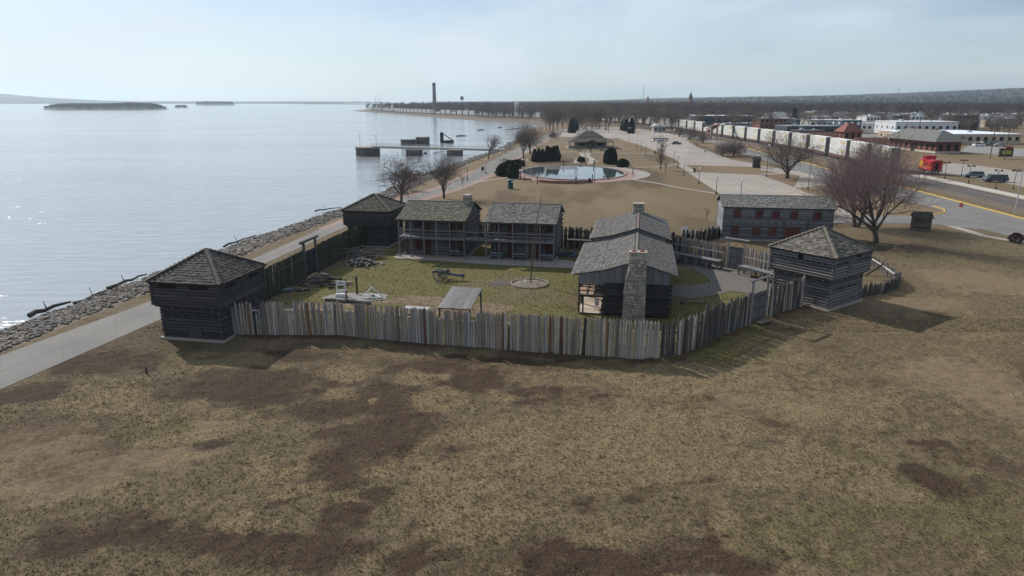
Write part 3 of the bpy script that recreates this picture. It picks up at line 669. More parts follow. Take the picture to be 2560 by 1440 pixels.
RR = [(20.3, 89.0), (23.6, 86.0), (26.5, 82.7)]; RR2 = [(28.3, 80.9), (30.2, 77.2), (32.0, 73.1)]
palisade('grey palisade above the long plank walkway, left of the inner gate', RR, 3.0, .27, lambda r, n: sun_col(r, n) if n > 3 else jit(DKG, .2, r), lambda r, p, n: 2.95 + r.uniform(-.14, .14), 17, rails=(), lean=.015)
def sun2(r, n): k = r.random(); return jit((.33, .325, .32), .2, r) if k < .5 else jit((.38, .22, .10), .2, r) if k < .72 else jit(TANW, .2, r)
palisade('palisade with orange new posts beside the grey blockhouse', RR2, 3.0, .27, sun2, lambda r, p, n: 3.0 + r.uniform(-.12, .12), 18, rails=(), lean=.015)
palisade('row of short black pickets by the corner of the shuttered house', [(24.6, 97.2), (28.0, 98.6), (31.0, 101.2)], 2.0, .2, lambda r, n: jit((.045, .045, .05), .4, r), lambda r, p, n: 1.9 + r.uniform(-.4, .35), 19, lean=.05)
palisade('low dark picket fence of the outwork, front side', [(36.1, 68.9), (38.2, 69.9), (40.1, 70.8), (42.2, 72.4), (43.7, 74.5)], 1.3, .17, dark_col, lambda r, p, n: 1.35 + r.uniform(-.28, .2), 20, lean=.05)
ringb = palisade('low picket fence of the outwork with a pale top rail, rear side', [(43.8, 74.8), (44.6, 79.5), (45.2, 84), (45.4, 89)], 1.3, .17, lambda r, n: jit((.20, .19, .175), .35, r), lambda r, p, n: 1.3 + r.uniform(-.25, .15), 21, lean=.05)
for q0, q1 in (((-.3, .5, 1.0), (.55, 4.7, 1.0)), ((.55, 4.7, 1.0), (1.2, 9.2, 1.0)), ((1.2, 9.2, 1.0), (1.35, 14, 1.0))): plank('rail', ringb, q0, q1, .16, .12, (.45, .44, .42))
plank('brace', ringb, (-2.0, 3.6, 0), (.4, 4.2, 1.35), .16, .16, (.045, .03, .025))

def gate(label, A, B, hpost, hdoor, lint, color, doorcol, r=.16, lean=0, ext=.55, bands=(.5, 1.5, 2.6)):
    A, B = Vector(A), Vector(B); t = thing('fort_gate', label, 'gate', A, 0, 'palisade gates'); d = (B - A); l = d.length; u = d.normalized(); n = Vector((-u.y, u.x, 0))
    for o, h in ((0, hpost), (l, hpost)):
        MB().cyl(u * o, u * o + Vector((0, 0, h)), r, r * .85, 9).build('gate_post', WP, t, color=jit(color, .1))
    MB().cyl(u * (-ext) + Vector((0, 0, hpost + r * .7)), u * (l + ext) + Vector((0, 0, hpost + r * .7)), r * lint, r * lint * .9, 9).build('lintel', WL, t, color=jit(color, .1))
    k = int((l - 2 * r) / .24); w = (l - 2 * r - .04) / k
    for i in range(k):
        x = r + .02 + (i + .5) * w; plank('plank', t, u * x + Vector((0, 0, .08)), u * x + Vector((0, 0, hdoor + R.uniform(-.04, .04))), w * .95, .05, jit(doorcol, .18), up=n)
    for z in bands: plank('strap', t, u * (r + .05) + n * -.05 + Vector((0, 0, z)), u * (l - r - .05) + n * -.05 + Vector((0, 0, z)), .05, .09, tuple(c * .5 for c in doorcol))
    return t
gate('tall river gate with round log lintel in the mossy palisade', FT(2.25, 21.75), FT(2.2, 24.75), 4.15, 3.1, .95, (.10, .105, .095), (.035, .035, .042), r=.19, ext=.75)
gate('plank gate between two posts in the slanting palisade, dark lintel log above', gA, gB, 4.15, 3.0, .7, (.24, .235, .23), (.13, .128, .126), r=.15, ext=.35)
gate('inner gate with pale square lintel beam near the shuttered house', (26.7, 82.5, 0), (28.15, 81.1, 0), 3.6, 2.75, 1.0, (.33, .325, .32), (.20, .20, .205), r=.13, ext=.6)

# ---- plank walkways inside the right-hand palisade
def walkway(label, A, B, w, z, color, rail=0, legs=5):
    A, B = Vector(A), Vector(B); t = thing('plank_walkway', label, 'walkway', A, 0, 'firing walkways'); u = (B - A); l = u.length; u.normalize(); n = Vector((-u.y, u.x, 0))
    k = int(l / .26)
    for i in range(k):
        x = (i + .5) * l / k; plank('plank', t, u * x - n * w * .5 + Vector((0, 0, z)), u * x + n * w * .5 + Vector((0, 0, z + R.uniform(-.012, .012))), l / k * .94, .06, jit(color, .22))
    for s in (-1, 1): plank('beam', t, n * s * (w / 2 - .1) + Vector((0, 0, z - .13)), u * l + n * s * (w / 2 - .1) + Vector((0, 0, z - .13)), .14, .18, tuple(c * .7 for c in color))
    for i in range(legs):
        x = .15 + i * (l - .3) / (legs - 1)
        for s in (-1, 1): MB().cyl(u * x + n * s * (w / 2 - .1), u * x + n * s * (w / 2 - .1) + Vector((0, 0, z - .2)), .11, .1, 7).build('leg', WP, t, color=jit((.26, .25, .24), .2))
    if rail:
        for q in (0, l): MB().cyl(u * q + n * rail * (w / 2), u * q + n * rail * (w / 2) + Vector((0, 0, z + 1.0)), .06, .06, 6).build('rail_post', WP, t, color=(.28, .27, .26))
        plank('rail', t, n * rail * (w / 2) + Vector((0, 0, z + .95)), u * l + n * rail * (w / 2) + Vector((0, 0, z + .95)), .08, .12, (.33, .32, .31))
    return t, u, n
wk, u_, n_ = walkway('long plank walkway on posts with wooden steps, left of the inner gate', (19.3, 88.3, 0), (25.55, 81.45, 0), 1.15, 1.1, (.20, .20, .205), rail=1, legs=7)
s0 = u_ * 3.1 - n_ * .6
for s in (0, .85): plank('stair_string', wk, s0 + u_ * s + Vector((0, 0, 1.1)), s0 + u_ * s - n_ * 1.25 + Vector((0, 0, .05)), .07, .24, (.09, .09, .095))
for i in range(5): plank('step', wk, s0 - n_ * (.12 + i * .24) + Vector((0, 0, .98 - i * .2)), s0 + u_ * .85 - n_ * (.12 + i * .24) + Vector((0, 0, .98 - i * .2)), .24, .05, (.30, .29, .28))
walkway('shorter plank walkway on posts, right of the inner gate', (27.3, 79.3, 0), (30.2, 74.4, 0), 1.15, 1.1, (.21, .21, .215), rail=1, legs=4)
rear, u_, n_ = walkway('dark rear walkway with ladder beside the far barracks', FT(30.6, 43.0), FT(34.6, 42.6), 1.0, 1.5, (.08, .08, .085), legs=3)
for s in (0, .8): plank('stair_string', rear, u_ * (2.3 + s) - n_ * .55 + Vector((0, 0, 1.5)), u_ * (2.3 + s) - n_ * 1.3 + Vector((0, 0, .05)), .07, .2, (.06, .06, .065))
for i in range(6): plank('step', rear, u_ * 2.3 - n_ * (.6 + i * .12) + Vector((0, 0, 1.38 - i * .23)), u_ * 3.1 - n_ * (.6 + i * .12) + Vector((0, 0, 1.38 - i * .23)), .2, .05, (.16, .16, .16))

# ---- stone chimney: a mortar core faced with single stones
def chimney(parent, prof, ch=.26, seed=1, name='chimney', cap=(.42, .37, .32), pots=0, col=(.36, .345, .31)):
    """prof: list of (z, x0, x1, y0, y1) rising"""
    r = random.Random(seed); g = put(name, None, parent); g.empty_display_size = .1
    core = MB(); vs = []
    for (z, x0, x1, y0, y1) in prof: vs += [(x0 + .07, y0 + .07, z), (x1 - .07, y0 + .07, z), (x1 - .07, y1 - .07, z), (x0 + .07, y1 - .07, z)]
    fs = []
    for k in range(len(prof) - 1):
        for i in range(4): fs.append((4 * k + i, 4 * k + (i + 1) % 4, 4 * k + 4 + (i + 1) % 4, 4 * k + 4 + i))
    e = 4 * (len(prof) - 1); fs += [(e, e + 1, e + 2, e + 3)]; core.add(vs, fs); core.build('core', MORT, g)
    zs = [p[0] for p in prof]; at = lambda z, k: float(np.interp(z, zs, [p[k] for p in prof])); z = zs[0]
    while z < zs[-1] - .06:
        h = min(ch * r.uniform(.65, 1.5), zs[-1] - z); zc = z + h / 2; x0, x1, y0, y1 = (at(zc, k) for k in (1, 2, 3, 4))
        for f, (o, ln, ang) in {'f': ((x0, y0), x1 - x0, 0), 'r': ((x1, y0), y1 - y0, math.pi / 2), 'b': ((x1, y1), x1 - x0, math.pi), 'l': ((x0, y1), y1 - y0, -math.pi / 2)}.items():
            x = 0
            while x < ln - .02:
                w = min(r.uniform(.18, .6), ln - x)
                if ln - x - w < .16: w = ln - x
                M = Matrix.Translation((o[0], o[1], 0)) @ Matrix.Rotation(ang, 4, 'Z') @ Matrix.Translation((x + w / 2, .09 + r.uniform(-.025, .02), zc)) @ Matrix.Diagonal((w * .95, .22, h * .94, 1))
                put('stone', STONES[r.randrange(6)], g, M, color=jit(col, .2, r)); x += w
        z += h
    zt = zs[-1]; x0, x1, y0, y1 = prof[-1][1:]
    MB().box(((x0 + x1) / 2, (y0 + y1) / 2, zt + .05), (x1 - x0 + .08, y1 - y0 + .08, .1)).build('cap', CONC, g)
    for i in range(pots):
        m = MB(); m.lathe([(.22, 0), (.22, .08), (.16, .08), (.16, .0)], 10, ((x0 + x1) / 2 + (i - .5) * .75, (y0 + y1) / 2, zt + .1)); m.build('flue_tile', mat('flue_tile', (.30, .085, .06), .8), g)
    return g

# ---- the two barracks
def barracks(label, a0, xs, seed, chim=None, roofcol=(.165, .155, .135), openings=()):
    o = FT(a0, 34.3); t = thing('barracks', label, 'log house', o, FA, 'barracks facing the yard'); Wd = xs[-1]; yw, yb = 1.75, 8.9; col = (.10, .096, .096)
    MB().box((Wd / 2, 3.9, .02), (Wd + .4, 10.2, .24)).build('foundation', CONC, t)
    log_walls(t, .45, Wd - .15, yw, yb, .15, 5.35, .31, col, th=.24, over=.15, core=(.26, .245, .225))
    prof_f = lambda y: 5.1 + (y + .3) * (1.75 / 5.3)
    for x in (.32, Wd - .02):                                           # boarded gables
        k = 24
        for i in range(k):
            y = yw - .05 + (yb - yw + .1) * (i + .5) / k; top = prof_f(y) - .06 if y < 5 else 6.85 - (y - 5) * (1.6 / 4.4) - .06
            if top > 5.38: plank('plank', t, (x, y, 5.3), (x, y, top), .29, .05, jit((.13, .135, .145), .15), up=(1, 0, 0))
    S = Shingles(t, roofcol, seed); e0, e1 = -.3, Wd + .3
    S.slope((e0, -.3, 5.1), (e1, -.3, 5.1), (e1, 1.9, 5.68), (e0, 1.9, 5.68), .27, (.16, .34)); S.slope((e0, 1.9, 5.68), (e1, 1.9, 5.68), (e1, 5.0, 6.85), (e0, 5.0, 6.85), .27, (.16, .34))
    S.slope((e1, 9.4, 5.2), (e0, 9.4, 5.2), (e0, 5.0, 6.85), (e1, 5.0, 6.85), .27, (.2, .4)); S.finish(0)
    plank('ridge_cap', t, (e0, 5.0, 6.9), (e1, 5.0, 6.9), .3, .06, (.16, .15, .14))
    for x in xs:
        MB().box((x, 0, .2), (.32, .32, .2)).build('footing', CONC, t)
        plank('porch_post', t, (x, 0, .25), (x, 0, 5.05), .16, .16, jit((.17, .17, .175), .12))
    for y in (0,): plank('plate', t, (-.1, y, 5.0), (Wd + .1, y, 5.0), .16, .18, (.13, .13, .135))
    k = int(Wd / .22)
    for i in range(k): plank('plank', t, (Wd * (i + .5) / k, -.2, 2.85), (Wd * (i + .5) / k, yw - .14, 2.85), Wd / k * .95, .06, jit((.20, .20, .205), .15))
    plank('gallery_beam', t, (-.1, -.14, 2.7), (Wd + .1, -.14, 2.7), .1, .22, (.17, .17, .175))
    for z in (3.3, 3.72): plank('rail', t, (0, .02, z), (Wd, .02, z), .05, .10, jit((.20, .20, .205), .1))
    for z in (3.3, 3.72): plank('rail', t, (0, .05, z), (.05, yw - .1, z), .05, .10, (.22, .22, .225))
    for (x, w, z, h, nm) in openings:
        q = MB().box((x, yw - .15, z), (w, .08, h)).build(nm, RED, t)
        for s in (-1, 1): MB().box((x + s * (w / 2 + .05), yw - .16, z), (.09, .1, h + .1)).build('jamb', WB, q, color=(.12, .12, .125))
    if chim: chimney(t, [(5.0, *chim), (7.75, *chim)], .25, seed, col=(.24, .24, .235))
    return t
OP = lambda s1, d1, d2, s2: [(s1[0], s1[1], 1.6, 1.5, 'shutter'), (d1[0], d1[1], 1.15, 2.0, 'door'), (d2[0], d2[1], 1.15, 2.0, 'door'), (s2[0], s2[1], 1.6, 1.5, 'shutter'),
     (s1[0], s1[1], 4.35, 1.2, 'shutter'), (d1[0], d1[1], 3.95, 2.0, 'door'), (d2[0], d2[1], 3.95, 2.0, 'door'), (s2[0], s2[1], 4.35, 1.2, 'shutter')]
barracks('two-storey log barracks with gallery and stone chimney, beside the dark blockhouse', 9.3, [0, 1.65, 3.4, 5.1, 6.9, 8.8], 31, chim=(7.6, 8.55, 4.3, 5.7), roofcol=(.135, .128, .105), openings=OP((2.1, 1.0), (3.4, .8), (6.7, .85), (8.1, .9)))
barracks('two-storey log barracks with pale shingles behind the flagpole', 21.0, [0, 1.7, 3.5, 5.3, 7.0, 8.8], 32, roofcol=(.18, .175, .165), openings=OP((1.35, .7), (3.0, .9), (6.6, .9), (8.0, .95)))
t = thing('gallery_bridge', 'plank footbridge with rail joining the galleries of the two barracks', 'footbridge', FT(18.25, 34.3), FA)
for i in range(10): plank('plank', t, (.15 + i * .25, -.1, 2.8), (.15 + i * .25, 1.3, 2.8), .24, .06, jit((.17, .17, .175), .15))
for y in (-.1, 1.25):
    plank('beam', t, (0, y, 2.67), (2.6, y, 2.67), .1, .2, (.12, .12, .125)); plank('rail', t, (0, y, 3.7), (2.6, y, 3.7), .06, .1, (.15, .15, .155)); plank('rail_post', t, (1.3, y, 2.7), (1.3, y, 3.75), .09, .09, (.15, .15, .155))
for k, (a, b, w) in enumerate(((22.2, 35.1, 1.7), (25.2, 35.2, 1.6), (28.8, 35.1, 1.6), (16.6, 35.3, 1.4))):
    t = thing('bench', ['plank bench by the left shutter of the flagpole barracks', 'plank bench in the middle of the flagpole barracks porch', 'plank bench at the right end of the flagpole barracks porch', 'plank bench under the gallery of the chimney barracks'][k], 'bench', FT(a, b, .14), FA, 'porch benches')
    MB().box((0, 0, .42), (w, .36, .06)).build('seat', WB, t, color=(.22, .25, .29)); MB().box((0, .17, .72), (w, .05, .26)).build('backrest', WB, t, color=(.22, .25, .29))
    for s in (-1, 1): MB().box((s * w * .42, 0, .2), (.07, .34, .4)).build('leg', WB, t, color=(.15, .15, .16))

# ---- long house with the big stone chimney (two roofs)
o = FT(40.1, 13.55); t = thing('storehouse', 'long shingled log house with tall stone chimney end and open side porch', 'log house', o, FA); HC = (.062, .06, .061)
log_walls(t, -2.85, 3.25, .25, 27.9, .1, 3.35, .235, HC, th=.22, over=.16, core=(.05, .05, .055))
S = Shingles(t, (.145, .138, .134), 41)
zr1, zr2 = 5.43, 5.92
def zl(x, zr): return zr - (-x) * .314 if x > -3 else zr - .942 - (-x - 3) * .18
S.slope((-5.7, 0, zl(-5.7, zr1)), (-5.7, 15.0, zl(-5.7, zr1)), (-3, 15.0, zl(-3, zr1)), (-3, 0, zl(-3, zr1)), .24, (.13, .30)); S.slope((-3, 0, zl(-3, zr1)), (-3, 15.0, zl(-3, zr1)), (0, 15.0, zr1), (0, 0, zr1), .24, (.13, .30))
S.slope((3.6, 15.0, zr1 - 1.13), (3.6, 0, zr1 - 1.13), (0, 0, zr1), (0, 15.0, zr1), .24, (.13, .30))
S.slope((-5.1, 14.9, zl(-5.1, zr2)), (-5.1, 28.4, zl(-5.1, zr2)), (-3, 28.4, zl(-3, zr2)), (-3, 14.9, zl(-3, zr2)), .24, (.14, .32)); S.slope((-3, 14.9, zl(-3, zr2)), (-3, 28.4, zl(-3, zr2)), (0, 28.4, zr2), (0, 14.9, zr2), .24, (.14, .32))
S.slope((3.5, 28.4, zr2 - 1.1), (3.5, 14.9, zr2 - 1.1), (0, 14.9, zr2), (0, 28.4, zr2), .24, (.14, .32)); S.finish(300)
plank('ridge_cap', t, (0, 0, zr1 + .06), (0, 14.9, zr1 + .06), .26, .05, (.19, .17, .145)); plank('ridge_cap', t, (0, 14.8, zr2 + .07), (0, 28.5, zr2 + .07), .26, .06, (.20, .145, .14))
def gable_boards(y, zr, x0, x1, zb, col, rt=.314):
    k = int((x1 - x0) / .2)
    for i in range(k):
        x = x0 + (i + .5) * (x1 - x0) / k; top = (zl(x, zr) if x < 0 else zr - x * rt) - .07
        b_ = zb(x) if callable(zb) else zb
        if top > b_ + .04: plank('plank', t, (x, y, b_), (x, y, top), (x1 - x0) / k * .96, .045, jit(col, .16), up=(0, 1, 0))
gable_boards(.10, zr1, -5.3, 3.25, lambda x: 3.3 if x > -2.9 else 3.05, (.155, .155, .165)); gable_boards(15.05, zr2, -4.9, 3.3, lambda x: (zl(x, zr1) if x < 0 else zr1 - x * .314) - .05, (.17, .17, .18)); gable_boards(28.1, zr2, -4.9, 3.25, 3.3, (.15, .15, .155))
chimney(t, [(0, -1.0, 1.05, -1.0, .12), (2.6, -.98, 1.03, -.98, .12), (4.0, -.86, 1.0, -.9, .12), (5.0, -.62, .95, -.85, .12), (6.45, -.62, .95, -.85, .12)], .25, 51, pots=2)
chimney(t, [(5.2, -.7, .7, 26.6, 27.9), (7.0, -.7, .7, 26.6, 27.9)], .25, 52, col=(.27, .265, .25))
for y in (.3, 3.2, 6.1, 9.0, 11.9, 14.8, 18, 21.5, 25, 27.8): plank('porch_post', t, (-5.25, y, .1), (-5.25, y, 3.85 if y < 15 else 4.4), .17, .17, jit((.06, .055, .055), .15))
for z, c in ((2.0, (.42, .30, .22)), (.16, (.50, .42, .34))):
    for i in range(30):
        y = .35 + i * .5; plank('plank', t, (-5.3, y, z), (-3.0, y, z), .47, .06, jit(c, .12), up=(0, 0, 1))
for y in (.22,):
    for z in (2.35, 2.75, 2.95): plank('rail', t, (-5.25, y, z), (-2.95, y, z), .06, .09, (.06, .05, .048))
    for x in (-4.5, -3.75): plank('baluster', t, (x, y, 1.9), (x, y, 3.1), .07, .07, (.06, .05, .048))
    plank('beam', t, (-5.3, y, 1.86), (-2.9, y, 1.86), .12, .2, (.05, .045, .042)); plank('porch_post', t, (-4.85, y, .1), (-4.85, y, 1.9), .14, .14, (.055, .05, .05))
plank('rail', t, (-5.3, .4, 2.75), (-5.3, 14.8, 2.75), .05, .09, (.08, .07, .065))
t = thing('white_chair', 'small white chair under the porch of the long log house', 'chair', FT(36.5, 14.9, .2), FA)
MB().box((0, 0, .42), (.42, .42, .05)).build('seat', mat('white_paint', (.72, .72, .72), .6), t); MB().box((0, .2, .75), (.42, .05, .6)).build('backrest', mat('white_paint'), t)
for sx in (-1, 1):
    for sy in (-1, 1): MB().box((sx * .18, sy * .18, .2), (.05, .05, .4)).build('leg', mat('white_paint'), t)

# ---- shuttered trading house outside the palisade
o = FT(52.5, 54.35); t = thing('trading_house', 'long grey board house with red shutters and shingled roof outside the palisade', 'house', o, FA + math.radians(1.0)); Wd, Dp = 15.2, 7.0; TC = (.19, .195, .20)
MB().box((Wd / 2, Dp / 2, .08), (Wd + .3, Dp + .3, .24)).build('foundation', CONC, t)
log_walls(t, 0, Wd, 0, Dp, .2, 5.0, .235, TC, th=.2, over=.03, core=(.09, .095, .1))
for x in (-.02, Wd + .02):
    for i in range(20):
        y = Dp * (i + .5) / 20; top = 5.0 + (1.25 * (1 - abs(y - Dp / 2) / (Dp / 2))) - .02
        if top > 5.06: plank('plank', t, (x, y, 4.98), (x, y, top), .34, .05, jit(TC, .12), up=(1, 0, 0))
S = Shingles(t, (.21, .205, .195), 61); S.slope((-.35, -.35, 4.97), (Wd + .35, -.35, 4.97), (Wd + .35, Dp / 2, 6.3), (-.35, Dp / 2, 6.3), .25, (.15, .32)); S.slope((Wd + .35, Dp + .35, 4.97), (-.35, Dp + .35, 4.97), (-.35, Dp / 2, 6.3), (Wd + .35, Dp / 2, 6.3), .25, (.2, .4)); S.finish(0)
plank('ridge_cap', t, (-.35, Dp / 2, 6.36), (Wd + .35, Dp / 2, 6.36), .28, .05, (.25, .24, .23))
SHR = mat('bright_red_shutter', (.115, .032, .028), .8, col2=(.07, .024, .021), scale=(3, 3, .8), objrand=.2)
for (x, w, z, h, nm) in [(1.9, .95, 4.0, 1.15, 'shutter'), (5.0, .9, 3.98, 1.15, 'shutter'), (7.3, .95, 3.95, 1.15, 'shutter'), (9.85, .95, 3.92, 1.15, 'shutter'), (13.05, .95, 3.9, 1.15, 'shutter'),
                         (1.8, .95, 1.5, 1.3, 'shutter'), (4.8, .95, 1.5, 1.3, 'shutter'), (7.1, 1.0, 1.5, 1.3, 'shutter'), (13.0, 1.0, 1.5, 1.3, 'shutter'), (9.75, 2.2, 1.2, 1.95, 'double_door')]:
    q = MB().box((x, -.13, z), (w, .07, h)).build(nm, SHR, t)
    for s in (-1, 1): MB().box((x + s * (w / 2 + .05), -.14, z), (.1, .12, h + .2)).build('jamb', WB, q, color=(.10, .10, .105))
    MB().box((x, -.16, z - h / 2 - .06), (w + .3, .16, .1)).build('sill', WB, q, color=(.16, .16, .165)); MB().box((x, -.14, z + h / 2 + .06), (w + .3, .12, .1)).build('head', WB, q, color=(.10, .10, .105))
    for s in (-.32, .32): MB().box((x, -.175, z + s * h), (w * .94, .03, .08)).build('batten', SHR, q)
for i in range(13): MB().box((1.1 + i * 1.05, -.11, 2.75), (.15, .08, .15)).build('loophole', DARK, t)
MB().box((8.65, -.12, 1.6), (.2, .1, 3.0)).build('corner_board', WB, t, color=(.08, .085, .09)); MB().box((11.9, -.12, 1.6), (.2, .1, 3.0)).build('corner_board', WB, t, color=(.08, .085, .09))
# ------------------------------------------------------------------ things in the yard
WHT = mat('white_paint', (.72, .72, .72), .6); LIME = mat('limestone', (.46, .43, .38), .9, col2=(.27, .25, .22), scale=(3, 3, 3), objrand=.35, island=.35, bump=.4)
LST = [rock_mb(100 + i).mesh('stone', LIME) for i in range(5)]
DKST = mat('dark_fieldstone', (.17, .165, .155), .9, col2=(.075, .07, .068), scale=(3, 3, 3), objrand=.6, island=.5, bump=.4); DST = [rock_mb(200 + i).mesh('stone', DKST) for i in range(5)]
# walk in front of the barracks, gravel and footpaths
sheet('stone_walk', WALK_P, .035, mat('walk_stone', (.33, .30, .275), .9, col2=(.24, .22, .205), scale=(1, 1, 1), world=True))
sheet('gravel_yard', YARD_P, .038, GRAVEL)
pad = [(G(889, 744) + Vector((3.6 * math.cos(k * .4) * R.uniform(.85, 1.1), 1.75 * math.sin(k * .4) * R.uniform(.85, 1.1), 0))) for k in range(16)]
sheet('gravel_pad', pad, .04, mat('pale_gravel', (.30, .285, .265), .95, col2=(.14, .135, .125), scale=(6, 6, 6), world=True, bump=.5, bscale=3))
# cannon
GUN = mat('gun_carriage_paint', (.085, .10, .105), .6, col2=(.055, .065, .07), scale=(5, 5, 5)); BRNZ = mat('gun_metal', (.06, .062, .06), .45, metallic=.6)
p = G(1099, 704); t = thing('field_cannon', 'grey green wheeled cannon standing on the yard grass', 'cannon', p, math.radians(-6))
def wheel(parent, c, r, m):
    w = put('wheel', None, parent, loc=c); q = MB(); n = 28
    vs, fs = [], []
    for i in range(n):
        a = 2 * math.pi * i / n
        for rr, yy in ((r, -.045), (r, .045), (r - .09, .045), (r - .09, -.045)): vs.append((rr * math.cos(a), yy, rr * math.sin(a)))
    for i in range(n):
        j = (i + 1) % n
        for k in range(4): fs.append((4 * i + k, 4 * i + (k + 1) % 4, 4 * j + (k + 1) % 4, 4 * j + k))
    q.add(vs, fs); q.build('rim', m, w); MB().cyl((0, -.2, 0), (0, .2, 0), .13, .13, 10).build('hub', m, w)
    for i in range(12):
        a = 2 * math.pi * i / 12; MB().cyl((.1 * math.cos(a), 0, .1 * math.sin(a)), ((r - .06) * math.cos(a), 0, (r - .06) * math.sin(a)), .035, .028, 5).build('spoke', m, w)
    return w
wheel(t, (0, 0, .74), .74, GUN); wheel(t, (.15, 1.6, .74), .74, GUN)
MB().cyl((0, .05, .74), (.15, 1.55, .74), .09, .09, 8).build('axle', GUN, t)
q = MB(); q.lathe([(.0, -1.15), (.13, -1.12), (.13, -1.0), (.105, -.95), (.12, -.2), (.16, .0), (.17, .5), (.19, .55), (.17, .62), (.07, .72), (.09, .82), (0, .86)], 14)
bar = q.build('barrel', BRNZ, t, smooth=True); bar.matrix_basis = Matrix.Translation((.1, .8, 1.02)) @ Matrix.Rotation(math.radians(86), 4, 'Y')
for y in (.62, .98): MB().bar((-.35, y, .95), (.9, y, .86), .12, .3).build('cheek', GUN, t)
MB().bar((.5, .8, .82), (2.75, .8, .52), .26, .24).build('trail', GUN, t); MB().bar((2.55, .8, .0), (2.6, .8, .5), .1, .1).build('prop', GUN, t); MB().bar((2.3, .8, .75), (2.9, .8, .72), .09, .09).build('handspike', GUN, t)
MB().box((-.05, -.05, .04), (.7, .35, .07)).build('wheel_block', WB, t, color=(.3, .25, .2))
# flagpole in its ring of stones
fc = G(1324, 710)
t = thing('flagpole', 'tall thin leaning flagpole in a ring of stones', 'flagpole', fc); pts = [Vector((.1, .05, 0)), Vector((.35, .1, 3.5)), Vector((.62, .15, 6.6)), Vector((1.05, .2, 8.9)), Vector((1.35, .25, 10.6))]
q = MB(); rr = [.085, .07, .05, .035, .025]
for i in range(4): q.cyl(pts[i], pts[i + 1], rr[i], rr[i + 1], 8)
q.build('pole', WP, t, color=(.10, .075, .06)); q = MB(); q.cyl((.5, .0, 1.3), (.85, .1, 7.6), .014, .014, 4); q.build('rope', WB, t, color=(.42, .40, .37))
t = thing('stone_ring', 'low round bed edged with pale stones at the foot of the flagpole', 'stone ring', fc); NN = 46
q = MB(); q.lathe([(2.0, .0), (1.5, .09), (.7, .16), (0, .2)], 26); q.build('mound', mat('bed_soil', (.21, .17, .125), .95, col2=(.12, .095, .07), scale=(2, 2, 2), bump=.5), t, smooth=True)
for i in range(NN):
    a = 2 * math.pi * i / NN; M = Matrix.Translation((2.1 * math.cos(a), 2.05 * math.sin(a), .10)) @ Matrix.Rotation(a + R.uniform(-.3, .3), 4, 'Z') @ Matrix.Diagonal((.24, .33 * R.uniform(.8, 1.1), .25 * R.uniform(.8, 1.3), 1)); put('stone', LST[i % 5], t, M)
for i in range(34):
    a, r_ = R.uniform(0, 6.28), R.uniform(.2, 1.15); M = Matrix.Translation((r_ * math.cos(a) - .1, r_ * math.sin(a) + .25, .24 - r_ * .07)) @ Matrix.Rotation(R.uniform(0, 6), 4, 'Z') @ Matrix.Diagonal((R.uniform(.2, .42), R.uniform(.16, .3), R.uniform(.1, .18), 1)); put('stone', LST[i % 5], t, M)
MB().cyl((0, 0, 0), (0, 0, .0), .1)
sheet('hearth_patch', [G(1222, 709), G(1236, 702), G(1258, 702), G(1276, 705), G(1272, 712), G(1240, 714)], .034, mat('ash_ground', (.10, .09, .075), .95, col2=(.06, .055, .05), scale=(2, 2, 2), world=True))
# lean-to shelter with plank roof
t = thing('lean_to_shelter', 'open lean-to with sloping grey plank roof behind the front palisade', 'shelter', G(1135, 786), FA)
o_ = t.location; f0 = FT(22.55, 7.4); ofs = Vector(((f0 - o_).x * math.cos(-FA) - (f0 - o_).y * math.sin(-FA), (f0 - o_).x * math.sin(-FA) + (f0 - o_).y * math.cos(-FA), 0))
for i in range(13):
    x = ofs.x + .12 + i * .235
    for y0, y1 in ((0, 2.5), (2.52, 5.0)): plank('plank', t, (x, ofs.y + y0, 1.82 + y0 * .13), (x, ofs.y + y1 + R.uniform(-.03, .05), 1.82 + y1 * .13), .225, .04, jit((.22, .212, .208), .2))
for x in (ofs.x + .1, ofs.x + 2.95):
    plank('beam', t, (x, ofs.y, 1.74), (x, ofs.y + 5, 2.39), .1, .12, (.10, .10, .10))
    for y in (.25, 4.7): plank('leg', t, (x, ofs.y + y, 0), (x, ofs.y + y, 1.72 + y * .13), .13, .13, (.09, .09, .09))
    plank('brace', t, (x, ofs.y + 4.7, 1.6), (x, ofs.y + 3.9, 2.2), .08, .08, (.08, .08, .08))
for y in (.2, 4.8): plank('beam', t, (ofs.x, ofs.y + y, 1.72 + y * .13), (ofs.x + 3.05, ofs.y + y, 1.72 + y * .13), .1, .12, (.07, .07, .07))
plank('shelf', t, (ofs.x + .2, ofs.y + .5, .8), (ofs.x + 2.9, ofs.y + .5, .8), .6, .05, (.16, .16, .16))
# white bench table seen over the palisade
t = thing('white_table', 'long white plank table just behind the front palisade', 'table', G(1042, 788), FA)
for i in range(4): MB().box((0, -.3 + i * .2, .75), (2.6, .18, .05)).build('plank', WB, t, color=(.46, .46, .46))
for s in (-1, 1): MB().box((s * 1.0, 0, .36), (.1, .6, .72)).build('leg', WHT, t)
